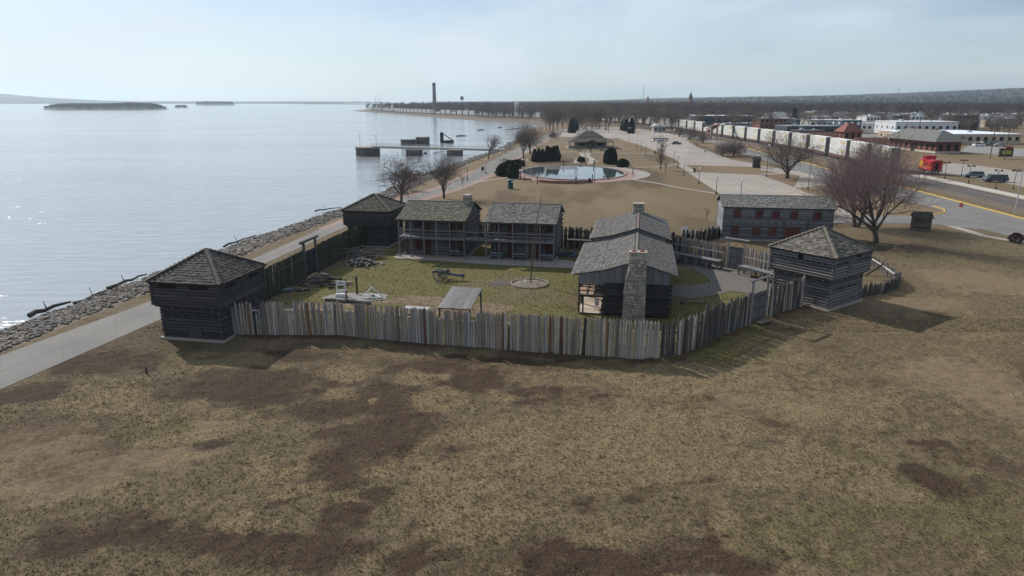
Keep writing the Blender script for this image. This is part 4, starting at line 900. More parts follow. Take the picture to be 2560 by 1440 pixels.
# pillory
t = thing('pillory', 'white painted pillory board on two posts above a gravel pad', 'pillory', G(854, 741), math.radians(-4))
for x in (-.46, .46): MB().box((x, 0, .85), (.12, .12, 1.7)).build('post', WHT, t)
MB().box((0, -.02, 1.45), (1.04, .07, .5)).build('upper_board', WHT, t); MB().box((0, -.04, .62), (.92, .07, .24)).build('lower_board', WHT, t); MB().box((0, -.12, .18), (1.1, .5, .3)).build('step', WHT, t)
for x, r_ in ((0, .1), (-.3, .05), (.3, .05)): MB().cyl((x, -.075, 1.47), (x, -.05, 1.47), r_, r_, 10).build('neck_hole', DARK, t)
t = thing('whipping_post', 'tall dark square post standing on the gravel pad', 'post', G(893, 736)); MB().box((0, 0, 1.0), (.17, .17, 2.0), taper=.9).build('shaft', WB, t, color=(.03, .026, .024)); MB().box((0, 0, 1.72), (.24, .24, .05)).build('iron_band', IRON, t)
t = thing('marker_post', 'short dark red wooden post in front of the pillory', 'post', G(867, 756)); MB().box((0, 0, .6), (.12, .12, 1.2)).build('shaft', mat('barn_red', (.10, .028, .022), .8), t); MB().box((0, 0, 1.22), (.16, .16, .05)).build('post_cap', mat('barn_red'), t)
# white stocks: a triangular frame with boards
t = thing('stocks', 'white triangular stocks frame with slanted boards on the gravel pad', 'stocks', G(931, 745), math.radians(8))
for s in (-1, 1): MB().bar((s * 1.12, 0, .02), (0, .12, 1.2), .09, .09).build('frame_leg', WHT, t)
for i, (a, b) in enumerate((((-.7, -.25, .5), (.75, .1, .25)), ((-.9, -.3, .16), (.6, -.55, .12)), ((-.3, -.1, .62), (.9, -.35, .12)))): MB().bar(a, b, .22, .05).build('board', WHT, t)
MB().box((.15, -.15, .3), (.3, .2, .2), .5).build('lock_box', IRON, t)
# low row of dark field stones
t = thing('stone_row', 'low row of dark field stones behind the left front palisade', 'stone row', G(870, 757))
for i in range(34):
    u = 816 + i * 3.35; c = G(u, 752 + i * .27) - t.location; M = Matrix.Translation(c + Vector((0, R.uniform(-.12, .12), .15))) @ Matrix.Rotation(R.uniform(0, 6), 4, 'Z') @ Matrix.Diagonal((R.uniform(.25, .42), R.uniform(.2, .32), R.uniform(.25, .42), 1)); put('stone', DST[i % 5], t, M)
# stone pile and brush pile near the far blockhouse
t = thing('stone_pile', 'heap of grey rubble stones below the brush pile', 'stone pile', G(905, 662))
for i in range(150):
    x, y = R.gauss(0, 1.05), R.gauss(0, .7); z = max(.1, 1.15 - abs(x) * .42 - abs(y) * .5) * R.uniform(.3, 1); s = R.uniform(.25, .5)
    put('stone', (LST if R.random() < .3 else DST)[i % 5], t, Matrix.Translation((x, y, z)) @ Euler((R.uniform(-.5, .5), R.uniform(-.5, .5), R.uniform(0, 6))).to_matrix().to_4x4() @ Matrix.Diagonal((s * 1.2, s * .8, s * .7, 1)))
t = thing('brush_pile', 'tangled heap of bare poles and branches by the mossy palisade', 'brush pile', G(912, 648), 0)
for i in range(70):
    x, y = R.gauss(0, 1.2), R.gauss(.6, .9); a = R.gauss(.25, .35); l = R.uniform(1.2, 3.0); z = R.uniform(.08, 1.25); d = Vector((math.cos(a), math.sin(a), R.gauss(0, .16))) * l / 2; c = Vector((x, y, z))
    MB().cyl(c - d, c + d, R.uniform(.045, .09), .03, 5).build('pole', WP, t, color=jit((.17, .16, .155), .5))
# timber stacks by the river gate
t = thing('timber_stack', 'untidy stack of dark beams and slabs beside the river gate', 'timber stack', G(815, 712))
for i in range(30):
    x, y = R.uniform(-1.9, 1.9), R.gauss(0, .45); a = R.gauss(.05, .25); l = R.uniform(1.0, 2.6); z = .1 + .17 * R.randrange(6) * max(.2, 1 - abs(x) * .35); d = Vector((math.cos(a), math.sin(a), R.gauss(0, .03))) * l / 2; c = Vector((x, y, z))
    plank('timber', t, c - d, c + d, R.uniform(.14, .3), R.uniform(.08, .16), jit((.085, .078, .072), .45) if R.random() < .85 else (.40, .36, .28))
for p0, p1 in (((-2.4, .6, .45), (-.6, 1.4, 1.0)), ((-.6, 1.4, 1.0), (1.7, .7, .4)), ((1.5, .2, .5), (3.0, -.1, .15))): plank('timber', t, p0, p1, .2, .1, (.15, .13, .11))
t = thing('plank_stack', 'low stack of blue-grey planks near the dark blockhouse', 'plank stack', G(708, 728))
for i in range(12):
    y = -.5 + (i % 6) * .2; z = .12 + .14 * (i // 6); a = R.gauss(.12, .06); plank('timber', t, (-1.0 + R.uniform(-.3, .2), y, z), (1.0 + R.uniform(-.2, .3), y + a, z), .17, .06, jit((.17, .20, .225), .3))
for i in range(5): put('stone', DST[i], t, Matrix.Translation((1.5 + i * .3, R.uniform(-.3, .3), .15)) @ Matrix.Rotation(i, 4, 'Z') @ Matrix.Diagonal((.6, .4, .35, 1)))
t = thing('tarp_heap', 'dark heap of boards under a tarpaulin right of the far barracks', 'timber stack', G(1414, 641))
q = MB(); q.add([(-1.5, -.6, 0), (1.3, -.6, 0), (1.5, .7, 0), (-1.4, .7, 0), (-1.1, -.3, .5), (.7, -.25, .62), (.9, .4, .55), (-1.0, .35, .6)], [(0, 1, 5, 4), (1, 2, 6, 5), (2, 3, 7, 6), (3, 0, 4, 7), (4, 5, 6, 7)]); q.build('tarpaulin', mat('tarp', (.03, .034, .042), .6, bump=.6, bscale=4), t)
for i in range(3): plank('timber', t, (.6 + i * .25, -.75, .1), (1.0 + i * .25, .4, .75), .2, .05, (.07, .09, .14))
t = thing('log_rail', 'fallen bare log lying in the shaded grass behind the long house', 'log', G(1740, 758)); MB().cyl((-1.3, .1, .14), (1.2, -.1, .14), .11, .08, 8).build('trunk', WP, t, color=(.19, .17, .15)); MB().cyl((-1.6, -.4, .1), (-1.1, .7, .12), .1, .08, 7).build('cross_log', WP, t, color=(.06, .055, .05))
# white sheets and rain barrel by the black pickets
t = thing('white_board_stack', 'white panels leaning behind the black pickets', 'panels', G(1722, 588))
MB().bar((-.4, 0, .0), (-.75, .2, 1.25), 1.0, .06, up=(0, 1, 0)).build('panel', WHT, t); MB().bar((.8, .4, .0), (.7, .5, .8), .8, .06, up=(0, 1, 0)).build('panel', WHT, t)
t = thing('rain_barrel', 'dark round tub by the left end of the shuttered house', 'barrel', G(1786, 592)); q = MB(); q.lathe([(.0, 1.3), (.72, 1.3), (.8, 1.25), (.84, .6), (.78, .0)], 14); q.build('staves', WB, t, color=(.05, .05, .055)); MB().lathe([(.86, .95), (.86, 1.05), (.82, 1.05)], 14).build('hoop', IRON, t)
# stub post out in the meadow
t = thing('hydrant_post', 'short dark post stub in the meadow left of the fort', 'post', G(367, 935)); MB().cyl((0, 0, 0), (0, 0, .55), .07, .06, 8).build('stub', WP, t, color=(.03, .03, .03)); MB().cyl((0, 0, .5), (.03, 0, .95), .025, .02, 6).build('stake', WP, t, color=(.17, .16, .15))
# threshold boards at the plank gate
t = thing('gate_planks', 'loose boards lying at the foot of the small plank gate', 'boards', G(1908, 812), math.radians(40))
for i in range(3): plank('plank', t, (-.9, -.25 + i * .24, .36), (.9, -.2 + i * .24, .36), .2, .05, jit((.26, .22, .17), .2))
# drift logs at the water's edge
DRIFT = (.06, .052, .046)
for i, (u0, v0, u1, v1, r_) in enumerate(((75, 797, 180, 762, .28), (185, 765, 300, 722, .16), (270, 728, 372, 692, .22), (560, 622, 640, 592, .17), (788, 532, 850, 523, .16))):
    a, b_ = G(u0, v0, WZ), G(u1, v1, WZ); t = thing('drift_log', ['thick black drift log at the lower left water edge', 'thin pale drift log above the lower left rocks', 'dark drift log against the bank left of the near blockhouse', 'drift log on the bank behind the near blockhouse roof', 'drift wood on the bank left of the far blockhouse'][i], 'drift log', a, 0, 'drift logs on the river bank')
    d = b_ - a; q = MB(); k = 5; pr = Vector((0, 0, .35))
    for j in range(k):
        nx = d * ((j + 1) / k) + Vector((R.uniform(-.25, .25), R.uniform(-.25, .25), .35 + R.uniform(-.12, .2))); q.cyl(pr, nx, r_ * (1 - j / k * .6), r_ * (1 - (j + 1) / k * .6), 7); pr = nx
    q.build('trunk', WP, t, color=DRIFT if i != 1 else (.22, .19, .16)); q = MB(); q.cyl(d * .4 + Vector((0, 0, .4)), d * .4 + Vector((-.6, .5, 1.2)), r_ * .3, .03, 5); q.build('branch', WP, t, color=DRIFT)
# ------------------------------------------------------------------ trees
BARK = mat('bark', (.105, .085, .072), .95, col2=(.055, .045, .04), scale=(4, 4, 1.5), bump=.5); TWIG = mat('grey_twigs', (.16, .125, .108), .95, col2=(.11, .085, .075), island=.25)
PTWIG = mat('purple_twigs', (.205, .142, .14), .95, col2=(.145, .10, .10), island=.25); LEAFB = mat('dead_leaves', (.16, .085, .05), .9, col2=(.09, .05, .035), island=.4)
def tube_arrays(segs, n):
    """segs (k,8): p, q, r0, r1 -> V, F"""
    S = np.asarray(segs, float); P, Q, r0, r1 = S[:, :3], S[:, 3:6], S[:, 6], S[:, 7]; d = Q - P; d /= np.linalg.norm(d, axis=1, keepdims=True) + 1e-9
    h = np.where(np.abs(d[:, 2:3]) < .9, np.array([[0, 0, 1.]]), np.array([[1., 0, 0]])); a = np.cross(d, h); a /= np.linalg.norm(a, axis=1, keepdims=True) + 1e-9; b = np.cross(d, a)
    k = len(S); V = np.zeros((k, 2 * n, 3))
    for i in range(n):
        t = 2 * math.pi * i / n; w = a * math.cos(t) + b * math.sin(t); V[:, i] = P + w * r0[:, None]; V[:, n + i] = Q + w * r1[:, None]
    F = np.array([(i, (i + 1) % n, n + (i + 1) % n, n + i) for i in range(n)])
    return V.reshape(-1, 3), (F[None] + (np.arange(k) * 2 * n)[:, None, None]).reshape(-1, 4)
def grow(seed, H, trunk, spread, rad, kids=(6, 5, 5, 4), up=.25, minr=.011, wob=.16, first=.35, ang=.75, multi=1, limb=.8):
    r = random.Random(seed); out = [[], [], [], [], [], []]
    def br(p, d, ln, ra, lv):
        n = 4 if lv < 2 else 3 if lv < 3 else 2; pts = [(p, ra)]
        for i in range(n):
            w_ = wob if lv else wob * .4; d = (d + Vector((r.gauss(0, w_), r.gauss(0, w_), r.gauss(0, wob * .6) + up * .25 * (lv > 0)))).normalized(); q = p + d * (ln / n); rb = max(minr, ra * (.80 if lv else .9)); out[lv].append((*p, *q, ra, rb)); p, ra = q, rb; pts.append((p, ra))
        if lv + 1 > len(kids) : return
        k = kids[lv] if lv < len(kids) else 0
        for i in range(k):
            t = (first if lv == 0 else .25) + (1 - (first if lv == 0 else .25)) * (i + r.random()) / k; j = min(n - 1, int(t * n)); f = t * n - j; pp = pts[j][0].lerp(pts[min(n, j + 1)][0], min(1, f)); pr = pts[j][1]
            az = 2.4 * i + r.uniform(-.6, .6); ax = d.orthogonal().normalized(); ax.rotate(Matrix.Rotation(az, 3, d)); tilt = ang * r.uniform(.7, 1.25) * (1.0 if lv else spread)
            nd = (d * math.cos(tilt) + ax * math.sin(tilt)).normalized(); br(pp, nd, ln * r.uniform(.55, .8) * (1.0 if lv else (H - trunk) / max(ln, .1) * limb), max(minr, pr * (.5 if lv else .55)), lv + 1)
    for m in range(multi):
        d0 = Vector((r.uniform(-.12, .12) + (m - (multi - 1) / 2) * .5, r.uniform(-.1, .1), 1)).normalized(); br(Vector(((m - (multi - 1) / 2) * rad * 1.6, 0, -.1)), d0, trunk * 1.0, rad, 0)
    return out
def tree_meshes(name, seed, bark, twig, cut=2, leaves=0, lf=None, lsize=.12, **k):
    o = grow(seed, **k); a = [s for lv in o[:cut] for s in lv]; b = [s for lv in o[cut:] for s in lv]
    V, F = tube_arrays(a, 6); me1 = np_mesh(name + '_trunk', V, F, bark, smooth=True); V, F = tube_arrays(b, 3); me2 = np_mesh(name + '_crown', V, F, twig); res = [('trunk', me1), ('crown', me2)]
    if leaves:
        rs = np.random.RandomState(seed); S = np.asarray([s for lv in o[3:] for s in lv]); i = rs.randint(0, len(S), leaves); c = S[i, 3:6] + rs.normal(0, .08, (leaves, 3)); e1 = rs.normal(0, 1, (leaves, 3)); e1 /= np.linalg.norm(e1, axis=1, keepdims=True); e2 = rs.normal(0, 1, (leaves, 3)); e2 /= np.linalg.norm(e2, axis=1, keepdims=True)
        V = np.stack([c - e1 * lsize, c + e2 * lsize * .7, c + e1 * lsize], 1).reshape(-1, 3); res.append(('leaves', np_mesh(name + '_leaves', V, np.arange(len(V)).reshape(-1, 3), lf)))
    return res
def tree(name, label, parts, loc, rz=0, s=1.0, group=None, cat='tree'):
    t = thing(name, label, cat, loc, rz, group); t.scale = (s, s, s) if not isinstance(s, tuple) else s
    for nm, me in parts: put(nm, me, t)
    return t
T_big = tree_meshes('big', 3, BARK, PTWIG, H=13.4, trunk=2.6, spread=1.0, rad=.42, kids=(8, 6, 5, 5, 2), up=.28, minr=.010, ang=.60, first=.45, limb=.70)
T_big2 = tree_meshes('bigb', 5, BARK, PTWIG, H=11.5, trunk=3.0, spread=1.0, rad=.28, kids=(6, 6, 6, 4, 3), up=.3, minr=.010, ang=.62, multi=2, limb=.72)
T_round = tree_meshes('round', 7, BARK, TWIG, H=8.2, trunk=2.4, spread=1.0, rad=.24, kids=(8, 6, 6, 5), up=.3, minr=.011, ang=.62)
T_leaf = tree_meshes('leafy', 9, BARK, TWIG, H=9.2, trunk=3.2, spread=1.15, rad=.26, kids=(9, 6, 5, 4), up=.1, minr=.012, ang=.75, leaves=5200, lf=LEAFB, lsize=.10)
T_spr = tree_meshes('spreading', 13, BARK, TWIG, H=10.5, trunk=2.4, spread=1.25, rad=.42, kids=(8, 7, 6, 5), up=.16, minr=.016, ang=.72)
T_up = tree_meshes('upright', 15, BARK, TWIG, H=9.5, trunk=4.0, spread=.7, rad=.18, kids=(9, 6, 5), up=.25, minr=.02, ang=.6, first=.3)
T_pin = tree_meshes('cypress', 17, BARK, mat('tan_twigs', (.17, .12, .095), .95, col2=(.12, .085, .07)), H=9.0, trunk=6.5, spread=1.0, rad=.16, kids=(16, 6, 5), up=.25, minr=.02, ang=.7, first=.15)
T_small = tree_meshes('small', 19, BARK, TWIG, H=5.0, trunk=1.4, spread=1.15, rad=.16, kids=(6, 6, 5, 3), up=.15, minr=.014, ang=.75, multi=2)
T_sap = tree_meshes('sapling', 21, BARK, TWIG, H=4.5, trunk=2.2, spread=.8, rad=.06, kids=(7, 5, 3), up=.3, minr=.009)
tree('bare_tree', 'large bare tree with dense purplish twigs right of the shuttered house', T_big, G(2190, 606), .4, 1.14)
tree('bare_tree', 'two-stemmed bare tree just behind the large purplish tree', T_big2, G(2140, 567), .2, 1.25)
tree('bare_tree', 'tree with clinging brown leaves behind the far dark blockhouse', T_leaf, G(1003, 508), 0, 1.2)
tree('bare_tree', 'rounded bare tree standing on the lawn beyond the chimney barracks', T_round, G(1110, 496), .5, 1.25)
tree('bare_tree', 'broad spreading bare tree between the parking lot and the train', T_spr, G(1968, 446), .3, 1.3)
tree('bare_tree', 'broad bare tree hidden partly behind the large purplish tree, near the tracks', T_spr, G(2185, 452), 2.0, 1.2)
tree('bare_tree', 'upright bare tree on the bank by the shore end of the pier', T_up, G(1221, 398), 0, 1.2)
tree('bare_tree', 'thin young tree on the lawn edge right of the rounded bare tree', T_sap, G(1157, 470), 0)
tree('bare_tree', 'left bare tree of the pair beside the promenade beyond the pier', T_round, G(1308, 395), 1, 1.5)
tree('bare_tree', 'right bare tree of the pair beside the promenade beyond the pier', T_leaf, G(1326, 385), 2, 1.5)
tree('bare_tree', 'feathery tan tree on the lawn right of the pool', T_pin, G(1651, 425), 0, 1.15)
tree('bare_tree', 'thin bare sapling beside the feathery tan tree', T_sap, G(1664, 435), 1, 1.2)
tree('bare_tree', 'twiggy low tree at the shore below the pier, left', T_round, G(1010, 475), 1.4, .7)
tree('bare_tree', 'sapling alone on the lawn left of the shuttered house', T_sap, G(1767, 553), 0, .7)
for i, (u, v, s, lb) in enumerate(((1806, 391, 1.2, 'small bare tree, left of the trio on the island by the overpass'), (1835, 391, 1.35, 'small bare tree, middle of the trio on the island by the overpass'), (1846, 388, 1.2, 'small bare tree, right of the trio on the island by the overpass'),
                                  (1698, 342, 1.4, 'low bare tree on the verge near the white cars, left one'), (1724, 350, 1.5, 'low bare tree on the verge near the white cars, right one'), (1757, 358, 1.3, 'low bare tree left of the overpass stairs'), (1385, 347, 1.0, 'small bare tree left of the park house'))):
    tree('small_tree', lb, T_small, G(u, v), i * 1.3, s, 'small bare park trees')
# evergreens
CON = mat('arborvitae', (.032, .046, .024), .9, col2=(.014, .021, .012), island=.45); JUN = mat('juniper', (.045, .055, .026), .9, col2=(.02, .026, .013), island=.45); HOL = mat('twiggy_hedge', (.10, .06, .055), .95, col2=(.06, .04, .038), island=.4)
def foliage(name, seed, n, prof, m, size=.14, wob=.5):
    rs = np.random.RandomState(seed); t = rs.rand(n) ** .8; zs = [p[0] for p in prof]; z = np.interp(t, np.linspace(0, 1, len(prof)), zs); rad = np.interp(z, zs, [p[1] for p in prof]); a = rs.rand(n) * 6.283
    rad = rad * (1 + wob * (vnoise(a * 2.2, z * 1.3, 1.0, seed, 2) - .5) * 2) * np.sqrt(.35 + .75 * rs.rand(n)); c = np.stack([rad * np.cos(a), rad * np.sin(a), z], -1)
    out = np.stack([np.cos(a), np.sin(a), .5 + 0 * a], -1); e1 = rs.normal(0, .6, (n, 3)) + out; e1 /= np.linalg.norm(e1, axis=1, keepdims=True); e2 = rs.normal(0, 1, (n, 3)); s = size * (.6 + .8 * rs.rand(n))[:, None]
    e2 /= np.linalg.norm(e2, axis=1, keepdims=True); V = np.stack([c - e2 * s * .7, c + e2 * s * .7, c + e1 * s * 1.4], 1).reshape(-1, 3); return np_mesh(name, V, np.arange(len(V)).reshape(-1, 3), m)
EV = [foliage('arborvitae%d' % i, i, 2600, [(.1, .75), (.6, 1.0), (1.8, .85), (3.2, .5), (4.2, .08)], CON, .22) for i in range(3)]
STEM = MB().cyl((0, 0, 0), (0, 0, 1.6), .12, .08, 6).mesh('stem', BARK)
ORD = 'first second third fourth fifth sixth seventh eighth ninth tenth eleventh twelfth thirteenth fourteenth fifteenth sixteenth seventeenth eighteenth nineteenth twentieth'.split()
ev = [(1337, 405, 1.0), (1347, 405, 1.05), (1356, 405, 1.0), (1368, 403, 1.2), (1376, 403, 1.1), (1384, 402, 1.15), (1392, 402, 1.2), (1515, 408, 1.0), (1522, 411, 1.2), (1530, 411, 1.25), (1535, 409, 1.1)]
for i, (u, v, s) in enumerate(ev):
    tree('evergreen', 'dark conical evergreen, %s from left in the clump of %s behind the pool' % (ORD[i if i < 7 else i - 7], 'seven' if i < 7 else 'four'), [('foliage', EV[i % 3]), ('trunk', STEM)], G(u, v), i, s, 'evergreens left of the pool path' if i < 7 else 'evergreens right of the pool path', 'evergreen')
tree('evergreen', 'dark wide conical evergreen at the left end of the pool', [('foliage', EV[0]), ('trunk', STEM)], G(1283, 446), 0, (1.35, 1.35, .95), None, 'evergreen')
for i, (u, v, s, lb) in enumerate(((1430, 333, (2.2, 2.2, 2.0), 'big dark evergreen left of the park house, front'), (1437, 327, (2.2, 2.2, 2.2), 'big dark evergreen left of the park house, rear'), (1558, 327, 1.9, 'dark evergreen in the row behind the park house, left'), (1566, 329, 1.9, 'dark evergreen in the row behind the park house, middle'), (1578, 334, 2.2, 'dark evergreen in the row behind the park house, right'), (1984, 310, 3.2, 'broad dark evergreen among the town buildings'), (1868, 258, 4, 'tall dark pine among the town trees'))):
    tree('evergreen', lb, [('foliage', EV[i % 3]), ('trunk', STEM)], G(u, max(v, 300)) if v > 290 else G(1868, 292), i, s, None, 'evergreen')
JN = foliage('juniper_mass', 8, 3000, [(.0, 1.0), (.5, 1.3), (1.1, 1.1), (1.5, .6), (1.7, .1)], JUN, .2)
for i, (u, v, s, lb) in enumerate(((1262, 440, 2.0, 'large rounded juniper left of the pool'), (1275, 430, 2.0, 'rounded juniper behind the large one left of the pool'), (1290, 421, 1.6, 'rounded juniper nearest the pool rim, left'), (1300, 415, 1.3, 'small juniper at the pool rim, upper left'), (1556, 417, 1.5, 'low juniper right of the pool'), (1452, 405, 1.1, 'grey leafless shrub in the winding path bed'))):
    tree('shrub', lb, [('foliage', JN), ('trunk', STEM)], G(u, v), i, (s, s, s * .9), None, 'shrub')
HG = foliage('hedge_mass', 9, 2600, [(.0, .7), (.5, 1.0), (1.0, .95), (1.4, .7), (1.6, .2)], HOL, .12)
tree('shrub', 'reddish twiggy rounded bush at the right edge of the picture', [('foliage', HG), ('trunk', STEM)], G(2538, 606), 0, .85, None, 'shrub')
# ------------------------------------------------------------------ park paving
def lot(name, px_, z, m): return sheet(name, [G(u, v) for u, v in px_], z, m)
lot('parking_lot', [(1738, 430), (1905, 438), (2013, 480), (2085, 505), (2135, 535), (2077, 545), (1980, 525), (1850, 503)], .03, CONC)
lot('parking_lot', [(1545, 347), (1600, 340), (1660, 343), (1720, 352), (1745, 368), (1830, 400), (1905, 413), (1885, 418), (1705, 412), (1690, 400), (1655, 384), (1605, 364)], .03, CONC)
lot('parking_lot', [(1398, 342), (1412, 324), (1450, 318), (1560, 317), (1640, 328), (1720, 342), (1715, 351), (1640, 341), (1545, 346)], .045, CONC)
yel = [G(u, v) for u, v in ((1700, 330), (1790, 350), (1870, 372), (2021, 409), (2093, 430), (2284, 475), (2560, 548), (2900, 640))]; low = [G(u, v) for u, v in ((1690, 336), (1780, 358), (1855, 384), (1995, 428), (2075, 452), (2200, 483), (2470, 560), (2900, 700))]
b = MB(); n = len(yel); b.add([(p.x, p.y, .03) for p in low] + [(p.x, p.y, .03) for p in yel], [(i, i + 1, n + i + 1, n + i) for i in range(n - 1)]); b.build('station_road', ASPH, kind='structure')
lot('side_road', [(2077, 538), (2300, 540), (2370, 529), (2480, 562), (2560, 578), (2700, 640), (2560, 600), (2460, 575), (2330, 560), (2077, 558)], .036, ASPH)
lot('side_road', [(1985, 470), (2100, 462), (2075, 452), (1995, 428), (1905, 415), (1900, 425), (2000, 440)], .034, CONC)
YEL = mat('yellow_paint', (.62, .40, .07), .8, col2=(.5, .33, .07), scale=(2, 2, 2), world=True)
yl = [Vector((p.x, p.y, 0)) for p in yel[2:]]; A, B = strip(yl, .3); b = MB(); n = len(A)
b.add([(p.x, p.y, .0) for p in A] + [(p.x, p.y, .0) for p in B] + [(p.x, p.y, .15) for p in A] + [(p.x, p.y, .15) for p in B], [(2 * n + i, 3 * n + i, 3 * n + i + 1, 2 * n + i + 1) for i in range(n - 1)] + [(i, 2 * n + i, 2 * n + i + 1, i + 1) for i in range(n - 1)] + [(n + i, n + i + 1, 3 * n + i + 1, 3 * n + i) for i in range(n - 1)]); b.build('yellow_kerb', YEL, kind='structure')
b = MB(); A, B = strip([G(u, v) for u, v in ((2280, 541), (2330, 539), (2362, 531), (2360, 524), (2330, 515))], .22)
n = len(A); b.add([(p.x, p.y, .13) for p in A] + [(p.x, p.y, .13) for p in B] + [(p.x, p.y, 0) for p in A] + [(p.x, p.y, 0) for p in B], [(i, n + i, n + i + 1, i + 1) for i in range(n - 1)] + [(i, i + 1, 2 * n + i + 1, 2 * n + i) for i in range(n - 1)] + [(n + i, 3 * n + i, 3 * n + i + 1, n + i + 1) for i in range(n - 1)]); b.build('yellow_kerb', YEL, kind='structure')
ribbon('footpath', [G(2370, 563), G(2460, 590), G(2560, 607), G(2700, 640)], 1.6, .034, CONC)
for pts, w in (([(1180, 457), (1230, 450), (1290, 441)], 1.3), ([(1560, 446), (1640, 458), (1700, 470), (1790, 484)], 1.3), ([(1700, 410), (1740, 437), (1800, 476), (1840, 500)], 2.6), ([(1245, 378), (1330, 379), (1420, 380), (1540, 383), (1640, 384)], 2.2), ([(1450, 380), (1458, 390), (1446, 398), (1440, 408)], 2.0), ([(1475, 379), (1468, 390), (1480, 398), (1474, 410)], 2.0), ([(1560, 420), (1640, 417), (1700, 411)], 1.4), ([(1905, 436), (2000, 432)], 2.5), ([(1240, 420), (1265, 412), (1290, 412)], 1.2)):
    ribbon('footpath', smooth_line([G(u, v) for u, v in pts], 5), w, .050, CONC)
b = MB()
for k, (u0, v0, u1, v1) in enumerate([(1790 + i * 21, 443 + i * .6, 1835 + i * 27, 478 + i * 1.6) for i in range(8)]):
    A, B = strip([G(u0, v0), G(u1, v1)], .14); b.add([(p.x, p.y, .036) for p in (A[0], B[0], B[1], A[1])], [(0, 1, 2, 3)])
b.build('bay_lines', mat('line_paint', (.40, .37, .33), .8), kind='structure')
# pool: water, rim, brick surround, grey plaza
pc = Vector((17.6, 199.5, 0)); el = lambda rx, ry, n=56, c=pc: [(c.x + rx * math.cos(2 * math.pi * i / n), c.y + ry * math.sin(2 * math.pi * i / n)) for i in range(n)]
sheet('pool_plaza', el(20.5, 22.5, c=pc + Vector((1.2, -1.5, 0))), .032, mat('plaza_concrete', (.30, .27, .25), .9, col2=(.24, .22, .2), scale=(.3, .3, .3), world=True)); sheet('pool_paving', el(17.6, 24.2, c=pc + Vector((0, -2.5, 0))), .042, BRICKP)
t = thing('pond', 'oval reflecting pool with a stone rim in the park', 'pool', pc); I_, O_ = [(p[0] - pc.x, p[1] - pc.y) for p in el(14.6, 20)], [(p[0] - pc.x, p[1] - pc.y) for p in el(15.3, 20.9)]
n = 56; b = MB(); b.add([(x, y, .25) for x, y in I_] + [(x, y, .25) for x, y in O_] + [(x, y, .05) for x, y in I_] + [(x, y, .03) for x, y in O_], [(i, (i + 1) % n, n + (i + 1) % n, n + i) for i in range(n)] + [(n + i, n + (i + 1) % n, 3 * n + (i + 1) % n, 3 * n + i) for i in range(n)] + [(i, 2 * n + i, 2 * n + (i + 1) % n, (i + 1) % n) for i in range(n)]); b.build('rim', mat('pool_rim', (.25, .19, .17), .8), t)
b = MB(); b.add([(x * .999, y * .999, .14) for x, y in I_], [tuple(range(n))]); b.build('water', water_mat('pool_water', (.06, .08, .085), True), t)
# pergola
t = thing('pergola', 'white pergola with slatted roof at the near edge of the pool', 'pergola', G(1403, 452), 0); PW, PD = 8.0, 5.0
for x in (-PW / 2, PW / 2):
    for y in (0, PD): MB().box((x, y, 1.5), (.22, .22, 3.0)).build('column', WHT, t)
for y in (0, PD): MB().box((0, y, 3.05), (PW + .6, .18, .22)).build('beam', WHT, t)
for i in range(13): MB().box((-PW / 2 - .1 + i * (PW + .2) / 12, PD / 2, 3.24), (.16, PD + 1.2, .2)).build('slat', WB, t, color=(.16, .13, .12))
for z in (.5, 1.0): MB().box((0, PD, z), (PW, .06, .08)).build('rail', WHT, t)
t = thing('terrace_wall', 'low curved brick seat wall below the pergola', 'wall', G(1415, 457)); b = MB(); BRK = mat('red_brick', (.27, .13, .105), .9, col2=(.18, .085, .07), scale=(2, 2, 4), bump=.2)
for i in range(12):
    a0, a1 = -math.pi * (.18 + .64 * i / 12), -math.pi * (.18 + .64 * (i + 1) / 12); b.bar((8 * math.cos(a0), 7 * math.sin(a0) + 5, .35), (8 * math.cos(a1), 7 * math.sin(a1) + 5, .35), .45, .7)
b.build('wall', BRK, t); b = MB(); b.add([(7.6 * math.cos(-math.pi * (.15 + .7 * i / 14)), 6.6 * math.sin(-math.pi * (.15 + .7 * i / 14)) + 5, .30) for i in range(15)], [tuple(range(15))]); b.build('terrace_floor', CONC, t)
# lamps
POLE = mat('black_lamp_paint', (.03, .028, .03), .5); GLB = mat('lamp_globe', (.80, .80, .78), .4)
def lampost(u, v, h, label, group, heads=1, globe=True):
    t = thing('lamp_post', label, 'lamp post', G(u, v), R.uniform(0, 3), group); q = MB(); q.lathe([(.2, 0), (.2, .35), (.1, .45), (.065, .8), (.05, h)], 8); q.build('pole', POLE, t)
    if heads == 1 and globe: q = MB(); q.lathe([(.07, h), (.2, h + .12), (.21, h + .3), (.12, h + .48), (.0, h + .52)], 10); q.build('globe', GLB, t, smooth=True)
    else:
        for k in range(heads):
            a = 2 * math.pi * k / heads; MB().bar((0, 0, h - .15), (.8 * math.cos(a), .8 * math.sin(a), h - .05), .05, .05).build('arm', POLE, t)
            q = MB(); q.lathe([(.0, 0), (.24, .05), (.22, .3), (.0, .42)], 8, (.8 * math.cos(a), .8 * math.sin(a), h - .2)); q.build('lantern', POLE if not globe else GLB, t)
lamps = [(1169, 451), (1215, 434), (1250, 413), (1334, 377), (1355, 366), (1376, 352), (1393, 347), (1694, 421), (1709, 439), (1747, 460), (1790, 485), (1851, 498), (1685, 406), (1614, 388), (1592, 370), (1602, 376), (1519, 376), (1427, 371), (1628, 357), (1310, 397), (1852, 367), (1741, 365)]
